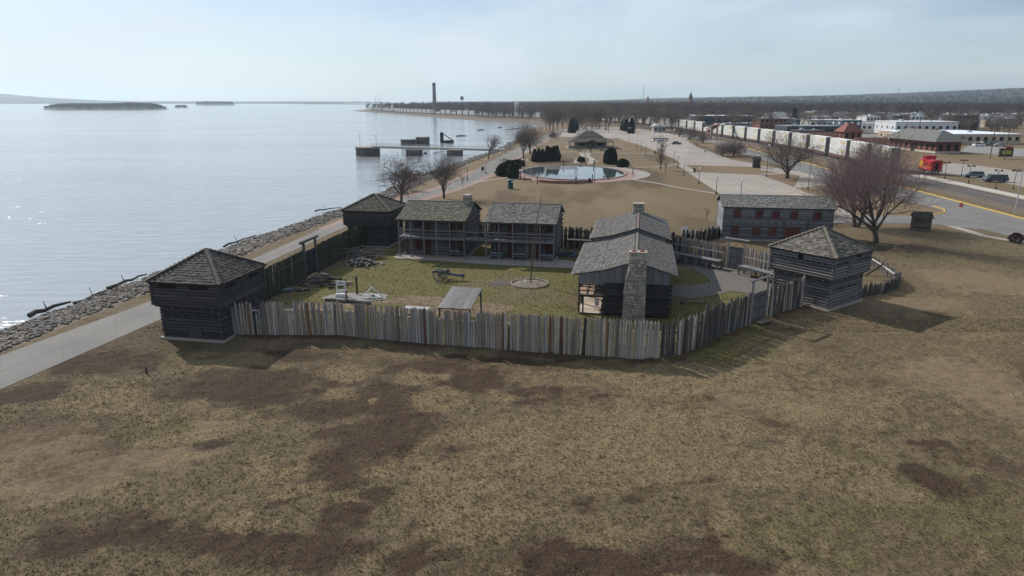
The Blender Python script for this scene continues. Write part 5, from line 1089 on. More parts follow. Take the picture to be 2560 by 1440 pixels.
LL = ['globe lamp on the promenade nearest the rounded bare tree', 'globe lamp on the promenade beside the brown notice board', 'globe lamp on the promenade above the left pool junipers', 'globe lamp at the promenade edge left of the cross path', 'globe lamp on the promenade below the silver car, left', 'globe lamp on the promenade below the silver car, middle', 'globe lamp on the promenade just left of the park house lawn', 'globe lamp right of the feathery tan tree, upper one', 'globe lamp right of the feathery tan tree, lower one', 'globe lamp at the left edge of the big parking lot, upper', 'globe lamp at the left edge of the big parking lot, lower', 'globe lamp just above the roof ridge of the shuttered house', 'globe lamp at the lower tip of the middle parking lot', 'globe lamp at the left rim of the middle parking lot, lower', 'globe lamp at the left rim of the middle parking lot, upper', 'globe lamp at the left rim of the middle parking lot, centre', 'globe lamp before the right end of the park house', 'globe lamp before the left end of the park house', 'globe lamp left of the two white cars', 'globe lamp under the pair of trees beyond the pier', 'globe lamp on the island right of the overpass stairs', 'globe lamp on the verge left of the overpass stairs']
for (u, v), lb in zip(lamps, LL): lampost(u, v, 3.6, 'black ' + lb, 'globe lamp posts in the park')
for k, (u, v, h, lb) in enumerate(((2020, 474, 9.5, 'tall dark lamp pole at the near corner of the big parking lot'), (1916, 442, 8.5, 'tall dark lamp pole at the far edge of the big parking lot'), (1486, 453, 5.0, 'two-armed lamp post at the right front of the pool'), (1311, 447, 5.0, 'tall thin lamp pole at the left front of the pool'), (1833, 390, 8.0, 'tall thin pole by the trio of small trees'), (1572, 352, 6.5, 'tall lamp pole right of the park house'), (1651, 345, 7.5, 'tall lamp pole behind the white cars'), (1684, 361, 7, 'tall lamp pole right of the black car'))):
    lampost(u, v, h, lb, 'tall lamp poles', heads=2)
for (u, v), o_ in zip(((2361, 447), (2403, 440), (2421, 458), (2489, 472), (2533, 473)), ORD): lampost(u, v, 4.3, 'black multi-lantern lamp post on the platform, %s from left' % o_, 'platform lamp posts', heads=4, globe=False)
t = thing('lamp_post', 'tall pale steel pole near the yellow kerb at the right edge', 'lamp post', G(2536, 536)); MB().cyl((0, 0, 0), (0, 0, 9), .1, .07, 8).build('pole', mat('galvanised', (.42, .44, .46), .5, metallic=.3), t); MB().bar((0, 0, 8.9), (1.6, .3, 9.2), .08, .08).build('arm', mat('galvanised'), t)
# benches, bins, toilet, posts
for k, (u, v, lb) in enumerate(((1012, 492, 'pale park bench by the brick path behind the far blockhouse'), (1449, 379, 'park bench left of the winding path before the park house'), (1505, 380, 'park bench right of the winding path before the park house'), (1515, 449, 'park bench on the brick paving at the right of the pool'), (1262, 404, 'park bench beside the promenade by the first lamps'), (1320, 455, 'brick red bench at the lower left of the pool'))):
    t = thing('park_bench', lb, 'bench', G(u, v), R.uniform(-.3, .3), 'park benches')
    for i in range(3): MB().box((0, -.2 + i * .16, .45), (1.8, .13, .05)).build('slat', WB, t, color=(.08, .06, .055))
    for i in range(2): MB().box((0, .24, .65 + i * .2), (1.8, .05, .13)).build('back_slat', WB, t, color=(.08, .06, .055))
    for s in (-1, 1): MB().box((s * .75, .05, .3), (.08, .55, .6)).build('side_frame', IRON, t)
t = thing('portable_toilet', 'dark green portable toilet cabin alone on the lawn', 'portable toilet', G(1276, 472), .2); GRN = mat('green_plastic', (.012, .06, .055), .5)
MB().box((0, 0, 1.05), (1.1, 1.1, 2.0), taper=.97).build('cabin', GRN, t); MB().box((0, 0, 2.12), (1.16, 1.16, .14), taper=.8).build('roof', mat('pale_green_plastic', (.10, .20, .19), .5), t); MB().box((0, -.56, 1.0), (.75, .03, 1.7)).build('door', mat('green_plastic_door', (.016, .075, .066), .5), t); MB().box((.3, -.57, 1.7), (.3, .03, .3)).build('notice', WHT, t)
for k, (u, v, lb) in enumerate(((1302, 448, 'dark bollard at the left front of the pool, first'), (1343, 459, 'dark bollard at the front of the pool, left of the pergola'), (1440, 461, 'dark bollard at the front of the pool, right of the pergola'), (1481, 454, 'dark bollard by the two-armed lamp'), (1582, 437, 'dark bollard right of the pool'), (1409, 417, 'dark bollard at the back of the pool, left'), (1484, 415, 'dark bollard at the back of the pool, right'))):
    t = thing('bollard', lb, 'bollard', G(u, v), 0, 'bollards round the pool'); MB().cyl((0, 0, 0), (0, 0, 1.7), .13, .12, 8).build('shaft', IRON, t); MB().lathe([(.16, 1.7), (.16, 1.8), (0, 1.92)], 8).build('post_cap', IRON, t)
for k, (u, v, lb) in enumerate(((1474, 457, 'dark litter bin at the brick wall right of the pergola'), (1637, 385, 'dark litter bin at the end of the cross path'), (1736, 431, 'dark litter bin at the corner of the big parking lot'))):
    t = thing('litter_bin', lb, 'bin', G(u, v), 0, 'litter bins'); q = MB(); q.lathe([(.0, 0), (.3, 0), (.33, .95), (.3, 1.0)], 10); q.build('body', IRON, t); q = MB(); q.lathe([(.36, 1.0), (.36, 1.08), (.1, 1.25), (0, 1.26)], 10); q.build('lid', IRON, t)
t = thing('statue', 'dark statue on a plinth before the park house', 'statue', G(1476, 382)); MB().box((0, 0, .5), (1.1, 1.1, 1.0)).build('plinth', LIME, t)
q = MB(); q.lathe([(.0, 1.0), (.34, 1.0), (.28, 1.5), (.30, 2.1), (.40, 2.6), (.36, 3.0), (.14, 3.2), (.2, 3.4), (.18, 3.6), (0, 3.72)], 10); q.build('figure', BRNZ, t, smooth=True)
t = thing('sign_board', 'brown notice board on posts beside the promenade', 'sign', G(1207, 433), .6); MB().box((0, 0, 1.3), (.9, .08, 1.1)).build('panel', WB, t, color=(.06, .05, .045)); [MB().box((s * .4, 0, .7), (.08, .08, 1.4)).build('post', WB, t, color=(.05, .045, .04)) for s in (-1, 1)]
# stop sign by the road bend (seen small)
t = thing('stop_sign', 'small red octagonal stop sign at the road bend', 'sign', G(2398, 540), 0); MB().cyl((0, 0, 0), (0, 0, 2.2), .035, .035, 6).build('post', mat('galvanised'), t)
b = MB(); b.add([(.42 * math.cos(math.pi * (i + .5) / 4), y, 2.0 + .42 * math.sin(math.pi * (i + .5) / 4)) for y in (-.045, -.075) for i in range(8)], [tuple(range(8, 16)), tuple(reversed(range(8)))] + [(i, (i + 1) % 8, 8 + (i + 1) % 8, 8 + i) for i in range(8)]); b.build('plate', mat('sign_red', (.55, .05, .05), .5), t)
fc_ = bpy.data.curves.new('stop_text', 'FONT'); fc_.body = 'STOP'; fc_.size = .3; fc_.align_x = 'CENTER'; fc_.align_y = 'CENTER'; fc_.extrude = .004
def text_mesh(body, size, m, name='lettering'):
    c = bpy.data.curves.new(name, 'FONT'); c.body = body; c.size = size; c.align_x = 'CENTER'; c.align_y = 'CENTER'; c.extrude = .005; o = bpy.data.objects.new(name, c); me = bpy.data.meshes.new_from_object(o); me.materials.clear(); me.materials.append(m); bpy.data.objects.remove(o); bpy.data.curves.remove(c); return me
bpy.data.curves.remove(fc_)
put('lettering', text_mesh('STOP', .3, WHT), t, Matrix.Translation((0, -.082, 2.0)) @ Matrix.Rotation(math.pi / 2, 4, 'X'))
# privies: small sheds
def shed(label, p, rz, w, d, h, col, roofc):
    t = thing('small_shed', label, 'shed', p, rz); log_walls(t, -w / 2, w / 2, -d / 2, d / 2, 0, h, .3, col, th=.1, over=.0)
    S = Shingles(t, roofc, 5); S.slope((-w / 2 - .2, -d / 2 - .25, h - .05), (w / 2 + .2, -d / 2 - .25, h - .05), (w / 2 + .2, 0, h + .75), (-w / 2 - .2, 0, h + .75), .25, (.2, .4)); S.slope((w / 2 + .2, d / 2 + .25, h - .05), (-w / 2 - .2, d / 2 + .25, h - .05), (-w / 2 - .2, 0, h + .75), (w / 2 + .2, 0, h + .75), .25, (.2, .4)); S.finish(0)
    for x in (-w / 2, w / 2):
        b = MB(); b.add([(x, -d / 2, h), (x, d / 2, h), (x, 0, h + .7)], [(0, 1, 2)]); b.build('gable', WB, t, color=col)
    MB().box((-w / 2 - .06, 0, h * .45), (.05, .8, h * .85)).build('door', WB, t, color=tuple(c * .7 for c in col)); return t
shed('small dark shed with shingled roof on the lawn by the side road', G(2300, 575), math.radians(-12), 2.3, 1.8, 2.2, (.13, .115, .10), (.075, .07, .068))
shed('small dark shed at the far edge of the big parking lot', G(1890, 419), math.radians(-10), 2.0, 1.8, 2.6, (.09, .07, .06), (.06, .055, .05))
# park house: low hipped verandah roof with a raised hipped roof
ph = G(1480, 372); t = thing('park_house', 'low park house with double hipped brown roof and verandah', 'pavilion', ph, 0); w2 = 10.0; e = HT(ph, 355); PR = mat('brown_shingles', (.085, .068, .055), .9, col2=(.055, .045, .038), scale=(1, 1, 6), bump=.3); PT = mat('taupe_wall', (.17, .145, .125), .9)
def hip(x0, x1, y0, y1, z0, z1, run, m, nm, parent):
    b = MB(); b.add([(x0, y0, z0), (x1, y0, z0), (x1, y1, z0), (x0, y1, z0), (x0 + run, y0 + run, z1), (x1 - run, y0 + run, z1), (x1 - run, y1 - run, z1), (x0 + run, y1 - run, z1)], [(0, 1, 5, 4), (1, 2, 6, 5), (2, 3, 7, 6), (3, 0, 4, 7), (4, 5, 6, 7), (3, 2, 1, 0)]); return b.build(nm, m, parent)
hip(-10.8, 9.8, -1.2, 17, e, e + 1.7, 4.2, PR, 'verandah_roof', t); hip(-6.4, 5.6, 3.4, 13.4, e + 1.9, HT(ph + Vector((0, 6, 0)), 327), 4.6, PR, 'upper_roof', t); MB().box((-.4, 8.4, e + 1.75), (10.6, 8.6, .5)).build('clerestory', PT, t)
MB().box((0, 7.9, e / 2), (13, 11, e)).build('wall', PT, t); MB().box((-.5, 7.5, .15), (20, 17, .3)).build('floor', CONC, t)
for x in (-10, -6, -2.2, 1.4, 5, 9): MB().box((x, -.6, e / 2), (.28, .28, e)).build('column', PT, t)
for x0, x1 in ((-10, -2.3), (1.5, 9)): MB().box(((x0 + x1) / 2, -.6, .85), (x1 - x0, .08, .9)).build('balustrade', PT, t)
for x in (-4.5, 3.8): MB().box((x, 2.35, e * .55), (2.6, .1, 1.3)).build('window', DARK, t)
MB().box((-.4, 2.35, e * .42), (1.6, .1, 2.1)).build('door', DARK, t); b = MB(); b.add([(-2.6, -1.6, e + .1), (1.8, -1.6, e + .1), (-.4, -1.6, e + 1.3), (-2.6, 2.2, e + .1), (1.8, 2.2, e + .1), (-.4, 2.2, e + 1.5)], [(0, 1, 2), (0, 2, 5, 3), (1, 4, 5, 2)]); b.build('porch_gable', PR, t)
# ------------------------------------------------------------------ pier with sheet-pile cells
SPILE = mat('sheet_pile', (.115, .105, .10), .8, col2=(.06, .057, .055), scale=(.4, .4, .25), bump=.2, objrand=.2)
def cell(label, u, v, r, vtop, top=True):
    p = G(u, v, WZ); h = HT(p, vtop) - WZ; t = thing('sheet_pile_cell', label, 'pier cell', (p.x, p.y + r, WZ), 0, 'sheet pile cells of the pier'); q = MB(); n = 44; vs = []
    for z in (-1, h):
        for i in range(n): a = 2 * math.pi * i / n; k = r * (1.0 if (i // 2) % 2 else .972); vs.append((k * math.cos(a), k * math.sin(a), z))
    q.add(vs, [(i, (i + 1) % n, n + (i + 1) % n, n + i) for i in range(n)]); q.build('piles', SPILE, t); q = MB(); q.lathe([(r * 1.01, h - .25), (r * 1.03, h - .25), (r * 1.03, h + .06), (r * .3, h + .06), (0, h + .06)], 30); q.build('cap_slab', CONC, t); return t, h
pz = HT(G(1130, 392, WZ), 373)
cell('round sheet pile cell at the outer end of the pier', 914, 391, 4.9, 369); cell('round sheet pile cell under the middle of the pier', 1033, 390, 3.4, 375); cell('round sheet pile cell under the shore half of the pier', 1136, 390, 3.3, 375)
cell('free standing sheet pile cell behind the pier, left', 1018, 364, 3.8, 349); cell('free standing sheet pile cell behind the pier, right', 1055, 363, 3.5, 343)
t = thing('pier_deck', 'long concrete pier deck with thin railings over the river', 'pier', (0, 0, 0)); A = G(925, 391, WZ) + Vector((0, 4.5, 0)); B = G(1262, 377, 0); A.z = B.z = 0; d = (B - A); l = d.length; u_ = d.normalized(); n_ = Vector((-u_.y, u_.x, 0)); zA, zB = 2.0, .3
q = MB(); q.bar(A + Vector((0, 0, zA)), B + Vector((0, 0, zB)), 3.4, .85); q.build('deck', mat('pier_concrete', (.42, .40, .37), .9), t)
for s in (-1, 1):
    for k in (.55, 1.05): MB().bar(A + n_ * s * 1.6 + Vector((0, 0, zA + .3 + k)), B + n_ * s * 1.6 + Vector((0, 0, zB + .3 + k)), .06, .06).build('rail', mat('galvanised'), t)
    for i in range(24): p = A.lerp(B, i / 23) + n_ * s * 1.6; z = zA + (zB - zA) * i / 23 + .28; MB().box((p.x, p.y, z + .55), (.07, .07, 1.1)).build('rail_post', mat('galvanised'), t)
for k, f in enumerate((-.09, .03, .42, .57, .87)):
    p = A.lerp(B, f); t = thing('lamp_post', 'slender dark lamp post on the pier, %s from the river end' % ORD[k], 'lamp post', (p.x, p.y + 1.2, 1.9 - 1.5 * max(f, 0)), 0, 'pier lamp posts'); MB().cyl((0, 0, 0), (0, 0, 4.2), .07, .05, 6).build('pole', POLE, t); MB().lathe([(.05, 4.2), (.2, 4.3), (.18, 4.6), (0, 4.75)], 8).build('lantern', POLE, t)
p = G(1103, 357, WZ); t = thing('wrecked_dolphin', 'leaning dark timber mooring dolphin with a half sunk float', 'mooring', p); BLK = mat('tarred_timber', (.028, .028, .03), .8)
MB().box((.3, 1, 2.6), (1.7, 1.6, 5.6)).build('tower', BLK, t); [MB().bar((1.0, 1 + s * .6, 4.6), (6.6, 1 + s * .6, 1.0), .3, .3).build('strut', BLK, t) for s in (-1, 1)]; MB().bar((.8, 0, .4), (6.6, .2, .7), 1.6, 1.5).build('float', BLK, t)
for k, (u0, v0, u1, v1, r_, lb) in enumerate(((1141, 341, 1167, 340, .5, 'long dark floating log beyond the pier, straight'), (1193, 326, 1212, 325, .5, 'floating driftwood snag in the bay, larger'), (1245, 320, 1255, 319, .5, 'floating driftwood snag in the bay, farther'), (1267, 358, 1287, 358, .35, 'drift log near the bank by the promenade'), (1083, 384, 1105, 379, .15, 'thin drift pole under the pier'), (1265, 325, 1305, 320, .3, 'drift logs along the far bank of the bay'), (1060, 385, 1068, 384, .45, 'dark snag in the water under the pier'))):
    a, b_ = G(u0, v0, WZ), G(u1, v1, WZ); t = thing('drift_log', lb, 'drift log', a, 0, 'floating drift logs'); d = b_ - a; MB().cyl((0, 0, .1), d * .55 + Vector((0, 0, .25)), r_, r_ * .9, 7).cyl(d * .55 + Vector((0, 0, .25)), d + Vector((0, 0, .1)), r_ * .9, r_ * .4, 7).build('trunk', WP, t, color=(.055, .05, .046)); MB().cyl(d * .3, d * .35 + Vector((.3, .3, 1.2)), r_ * .3, .05, 5).build('branch', WP, t, color=(.05, .045, .04))
t = thing('snag_heap', 'heap of dark drift branches at the shore by the rounded tree', 'drift wood', G(1058, 441, WZ))
for i in range(26): c = Vector((R.gauss(0, 2.2), R.gauss(1, 1.2), R.uniform(.1, 1.2))); a = R.uniform(0, 6.28); d = Vector((math.cos(a), math.sin(a), R.gauss(0, .25))) * R.uniform(.8, 2.2); MB().cyl(c - d, c + d, R.uniform(.06, .2), .04, 5).build('branch', WP, t, color=jit((.075, .065, .058), .4))

b = MB(); jl = [[(1738, 430), (1905, 438), (2085, 505), (1850, 503)], [(1720, 352), (1745, 368), (1885, 418), (1705, 412)]]
for q in jl:
    P = [G(u, v) for u, v in q]
    for (a0, a1, b0, b1) in ((P[0], P[1], P[3], P[2]), (P[0], P[3], P[1], P[2])):
        k = max(3, int((a1 - a0).length / 5))
        for i in range(1, k):
            s_, e_ = a0.lerp(a1, i / k), b0.lerp(b1, i / k); A, B = strip([s_, e_], .09); b.add([(p.x, p.y, .034) for p in (A[0], B[0], B[1], A[1])], [(0, 1, 2, 3)])
b.build('paving_joints', mat('joint_grey', (.17, .155, .14), .95), kind='structure')
# ------------------------------------------------------------------ railway, train
TR = smooth_line([(86, 30), (97, 100), (103, 137), (105.8, 175), (109, 195), (113, 220), (117, 252), (119.5, 300), (120.5, 360), (120.5, 430), (119.5, 500), (113, 600), (92, 690), (52, 775), (-15, 885), (-95, 1030), (-170, 1180), (-235, 1330), (-285, 1470), (-310, 1550)], 10)
BALL = mat('ballast', (.14, .115, .10), .95, col2=(.075, .065, .06), scale=(1.2, 1.2, 1.2), world=True, bump=.5, bscale=3); STEEL = mat('rail_steel', (.22, .21, .21), .45, metallic=.7)
ribbon('railway_ballast', TR, 9.5, .06, BALL); ribbon('railway_verge', [p for p in TR if p.y < 640], 17, .045, mat('railway_verge', (.17, .125, .085), .95, col2=(.10, .078, .058), scale=(.5, .5, .5), world=True))
b = MB()
for off in (-2.9, -1.46, 1.46, 2.9):
    A, _ = strip(TR, abs(off) * 2) if off > 0 else (strip(TR, abs(off) * 2)[1], 0)
    for i in range(len(A) - 1):
        if A[i].y < 700: b.bar(A[i] + Vector((0, 0, .16)), A[i + 1] + Vector((0, 0, .16)), .09, .16)
b.build('rails', STEEL, kind='structure')
seg = [(TR[i], TR[i + 1]) for i in range(len(TR) - 1)]; cum = [0.0]
for p, q in seg: cum.append(cum[-1] + (q - p).length)
def on_track(s):
    i = max(0, min(len(seg) - 1, int(np.searchsorted(cum, s)) - 1)); p, q = seg[i]; t = (s - cum[i]) / max(1e-6, cum[i + 1] - cum[i]); d = (q - p).normalized(); return p.lerp(q, t), math.atan2(d.y, d.x)
CW = mat('container_white', (.70, .70, .68), .55, col2=(.62, .62, .60), scale=(.2, .2, .8), objrand=.06); CG = mat('container_grey', (.30, .31, .33), .6, col2=(.22, .23, .25), scale=(.3, .3, .8), objrand=.15); CAR = mat('well_car_red', (.12, .055, .045), .8); LOGO = mat('yellow_lettering', (.72, .55, .03), .6)
def cont_mesh(m):
    q = MB(); q.box((0, 0, 1.45), (16.1, 2.5, 2.86))
    for s in (-1, 1):
        for i in range(27): q.box((-7.8 + i * .6, s * 1.265, 1.45), (.14, .05, 2.6))
    for z in (.1, 2.8):
        for s in (-1, 1): q.box((0, s * 1.28, z), (16.15, .06, .16))
    for x in (-8.06, 8.06):
        for y in (-.6, .6): q.box((x, y, 1.45), (.06, 1.1, 2.5))
    me = q.mesh('container', m); me.materials.append(mat('container_doors_shaded', (.17, .165, .16), .7, objrand=.3))  # dark door ends, with the shade on them worked into the grey
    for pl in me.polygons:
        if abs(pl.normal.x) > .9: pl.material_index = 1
    return me
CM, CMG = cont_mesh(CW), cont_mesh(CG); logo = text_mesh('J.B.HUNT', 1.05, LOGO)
q = MB(); q.box((0, 0, .75), (16.9, 2.7, .5)); q.box((0, 1.33, 1.1), (15.5, .08, .9)); q.box((0, -1.33, 1.1), (15.5, .08, .9))
frame = q.mesh('frame', CAR); q = MB(); [q.box((x, 0, 1.0), (1.6, 1.6, .4)) for x in (-8.2, 8.2)]; plat = q.mesh('end_platform', CAR); q = MB()
for dx in (-.85, .85):
    for y in (-.75, .75): q.cyl((dx, y - .07, .62), (dx, y + .07, .62), .42, .42, 12)
bogie = q.mesh('bogie', IRON)
s0 = cum[[i for i, p in enumerate(TR) if p.y > 196][0]]; k = 0; s = s0 + 9
while s < cum[-1] - 12:
    p, a = on_track(s); near = k < 26
    t = thing('well_car', ('low rust red well car, %s from the station end of the train' % ORD[k]) if k < 20 else 'low rust red well car far back in the long freight train', 'rail car', (p.x, p.y, .2), a, 'well cars of the freight train')
    put('frame', frame, t)
    if near: put('end_platform', plat, t); [put('bogie', bogie, t, Matrix.Translation((x, 0, 0))) for x in (-8.0, 8.0)]
    for lv in (0, 1):
        if k % 17 == 11 and lv: continue
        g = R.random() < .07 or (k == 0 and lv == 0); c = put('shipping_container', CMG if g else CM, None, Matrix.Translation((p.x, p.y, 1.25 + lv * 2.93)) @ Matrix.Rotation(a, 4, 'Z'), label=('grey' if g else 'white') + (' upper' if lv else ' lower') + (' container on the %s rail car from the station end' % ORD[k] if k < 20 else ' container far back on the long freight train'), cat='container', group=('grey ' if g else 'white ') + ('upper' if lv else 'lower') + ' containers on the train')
        if near and not g: put('lettering', logo, c, Matrix.Translation((-4.9, 1.31, 1.75)) @ Matrix.Rotation(math.pi, 4, 'Z') @ Matrix.Rotation(math.pi / 2, 4, 'X'))
    s += 20.2; k += 1
# platform and caboose
t = thing('platform', 'long pale railway platform with a tan tactile edge', 'platform', (0, 0, 0)); A, B = strip([G(2292, 440), G(2390, 460), G(2560, 497), G(2800, 552)], 3.2); b = MB(); n = len(A)
b.add([(p.x, p.y, .3) for p in A] + [(p.x, p.y, .3) for p in B] + [(p.x, p.y, 0) for p in A] + [(p.x, p.y, 0) for p in B], [(i, n + i, n + i + 1, i + 1) for i in range(n - 1)] + [(n + i, 3 * n + i, 3 * n + i + 1, n + i + 1) for i in range(n - 1)] + [(i, i + 1, 2 * n + i + 1, 2 * n + i) for i in range(n - 1)]); b.build('slab', mat('platform_concrete', (.46, .44, .41), .9), t)
b = MB(); b.add([(p.x - .0, p.y, .305) for p in B] + [(p.x + .75, p.y + .1, .305) for p in B], [(i, n + i, n + i + 1, i + 1) for i in range(n - 1)]); b.build('edge_strip', mat('tactile_tan', (.50, .41, .25), .9), t)
lot('station_lot', [(2310, 432), (2400, 440), (2480, 452), (2560, 468), (2700, 500), (2700, 470), (2560, 430), (2450, 415), (2380, 408), (2330, 418)], .05, mat('lot_gravel', (.30, .27, .24), .95, col2=(.24, .215, .19), scale=(.3, .3, .3), world=True))
CRED = mat('caboose_red', (.42, .022, .028), .45, col2=(.34, .02, .025), scale=(1, 1, 1)); CYEL = mat('emblem_yellow', (.75, .48, .03), .5)
ang = math.radians(83); t = thing('caboose', 'bright red railway caboose with cupola and round yellow emblem', 'caboose', G(2341, 438), ang)
o = MB(); o.box((4.3, 0, 2.45), (7.2, 2.9, 2.5)); o.build('body', CRED, t); b = MB(); b.xprism([(-1.6, 3.68), (1.6, 3.68), (.9, 4.0), (0, 4.1), (-.9, 4.0)], .2, 8.4); b.build('roof', CRED, t)
cp = MB().box((5.6, 0, 4.45), (2.2, 2.6, .95)).build('cupola', CRED, t); MB().box((5.6, 0, 4.97), (2.5, 2.9, .1)).build('cupola_roof', CRED, cp); [MB().box((5.1 + i * .9, 1.31, 4.5), (.55, .04, .45)).build('cupola_window', DARK, cp) for i in range(2)]
MB().box((4.3, 0, 1.05), (8.6, 2.7, .3)).build('underframe', IRON, t); MB().box((4.3, 1.47, 2.0), (7.1, .03, .06)).build('stripe', CYEL, t)
b = MB(); b.cyl((6.9, 1.455, 2.65), (6.9, 1.485, 2.65), .95, .95, 28); em = b.build('emblem', CYEL, t); MB().box((6.9, 1.5, 2.65), (1.6, .02, .13)).box((6.9, 1.502, 2.65), (.13, .02, 1.6)).build('emblem_cross', IRON, em)
put('lettering', text_mesh('A.T. & S.F.', .5, WHT), t, Matrix.Translation((4.1, 1.475, 1.6)) @ Matrix.Rotation(math.pi, 4, 'Z') @ Matrix.Rotation(math.pi / 2, 4, 'X'))
[MB().box((x, 1.46, 2.75), (.6, .04, .8)).build('window', DARK, t) for x in (1.6, 3.4, 5.0)]; MB().box((.68, 0, 2.3), (.05, .8, 1.9)).build('end_door', DARK, t)
for x in (.0, 8.6):
    for y in (-1.3, -.4, .4, 1.3): MB().box((x, y, 2.3), (.05, .05, 2.3)).build('end_rail', IRON, t)
for x in (1.8, 6.8): put('bogie', bogie, t, Matrix.Translation((x, 0, .05)))
# ------------------------------------------------------------------ vehicles
GLS = mat('car_glass', (.02, .024, .028), .12, spec=.6); TYR = mat('tyre', (.02, .02, .02), .9)
def car(label, p, rz, col, kind='suv', group=None):
    t = thing('parked_car', label, 'car', p, rz, group); m = mat('paint_%d_%d_%d' % tuple(int(c * 255) for c in col), col, .3, var=.05, spec=.5, coat=.4); L_, H_, W_ = {'suv': (4.7, 1.75, 1.9), 'sedan': (4.6, 1.45, 1.8), 'van': (5.4, 1.95, 2.0), 'truck': (5.6, 1.8, 1.95)}[kind]; h = L_ / 2
    pr = {'suv': [(-h, .35), (h, .35), (h, .85), (h - .15, 1.0), (h - 1.2, 1.08), (-h + .05, 1.1), (-h, .8)], 'sedan': [(-h, .3), (h, .3), (h, .7), (h - .1, .82), (h - 1.3, .92), (-h + .9, .94), (-h, .88)], 'van': [(-h, .35), (h, .35), (h, .85), (h - .6, 1.15), (-h + .02, 1.2), (-h, .8)], 'truck': [(-h, .4), (h, .4), (h, .95), (h - 1.2, 1.1), (-h, 1.1)]}[kind]
    b = MB(); b.add([(x, -W_ / 2, z) for x, z in pr] + [(x, W_ / 2, z) for x, z in pr], [tuple(range(len(pr))), tuple(reversed(range(len(pr), 2 * len(pr))))] + [(i, len(pr) + i, len(pr) + (i + 1) % len(pr), (i + 1) % len(pr)) for i in range(len(pr))]); b.build('body', m, t)
    x0, x1 = {'suv': (-h + .1, h - 1.15), 'sedan': (-h + .7, h - 1.35), 'van': (-h + .05, h - .7), 'truck': (-.9, h - 1.3)}[kind]; zb = pr[-3][1] - .02 if kind != 'sedan' else .92; w1, w2 = W_ / 2 - .04, W_ / 2 - .22
    b = MB(); b.add([(x0, -w1, zb), (x1, -w1, zb), (x1, w1, zb), (x0, w1, zb), (x0 + .3, -w2, H_ - .06), (x1 - .55, -w2, H_ - .06), (x1 - .55, w2, H_ - .06), (x0 + .3, w2, H_ - .06)], [(0, 1, 5, 4), (1, 2, 6, 5), (2, 3, 7, 6), (3, 0, 4, 7)]); b.build('windows', GLS, t)
    b = MB(); b.box(((x0 + x1 - .25) / 2, 0, H_ - .03), (x1 - x0 - .8, 2 * w2 + .04, .08)); b.build('roof', m, t)
    for sx in (-1, 1):
        for sy in (-1, 1): MB().cyl((sx * L_ * .31, sy * (W_ / 2 - .2), .34), (sx * L_ * .31, sy * (W_ / 2 + .01), .34), .34, .34, 12).build('wheel', TYR, t)
    for s in (-1, 1): MB().box((h + .005, s * W_ * .36, pr[2][1] - .08), (.03, .3, .14)).build('headlight', GLB, t); MB().box((-h - .005, s * W_ * .4, .82), (.03, .2, .18)).build('tail_light', mat('tail_light', (.35, .02, .02), .4), t)
    return t
WC, DB, NB, SL, BK = (.70, .71, .72), (.10, .15, .19), (.025, .035, .07), (.35, .36, .37), (.02, .02, .022)
for i, (u, v, r_, c, kd, lb) in enumerate(((1462, 325, 1.4, WC, 'van', 'white van parked behind the park house, leftmost of four'), (1480, 324, 1.5, WC, 'suv', 'white car parked behind the park house, second from left'), (1497, 322, 1.5, WC, 'truck', 'white pickup parked behind the park house, third from left'), (1513, 325, 1.6, SL, 'suv', 'silver car parked behind the park house, rightmost of four'),
    (1641, 353, .2, WC, 'suv', 'white car in the middle parking lot, left of two'), (1660, 353, 2.9, WC, 'suv', 'white car in the middle parking lot, right of two'), (1691, 361, .1, BK, 'sedan', 'black sedan alone in the middle parking lot'), (1382, 342, .8, SL, 'suv', 'silver car on the promenade near the park house'),
    (2433, 444, 2.9, DB, 'suv', 'blue-grey station wagon beside the platform'), (2487, 455, 3.0, NB, 'van', 'dark navy van beside the platform, nearest the right edge'))):
    car(lb, G(u, v), r_, c, kd)
for i, (u, v) in enumerate(((2440, 357), (2452, 361), (2462, 363), (2474, 364), (2488, 362), (2500, 366), (2520, 357), (2532, 358), (2445, 366))): car('small parked car in the lot behind the low white store', G(u, v), R.uniform(-.4, .4) + math.pi * (i % 2), (WC, SL, BK, DB)[i % 4], ('suv', 'sedan')[i % 2], 'cars parked behind the platform')
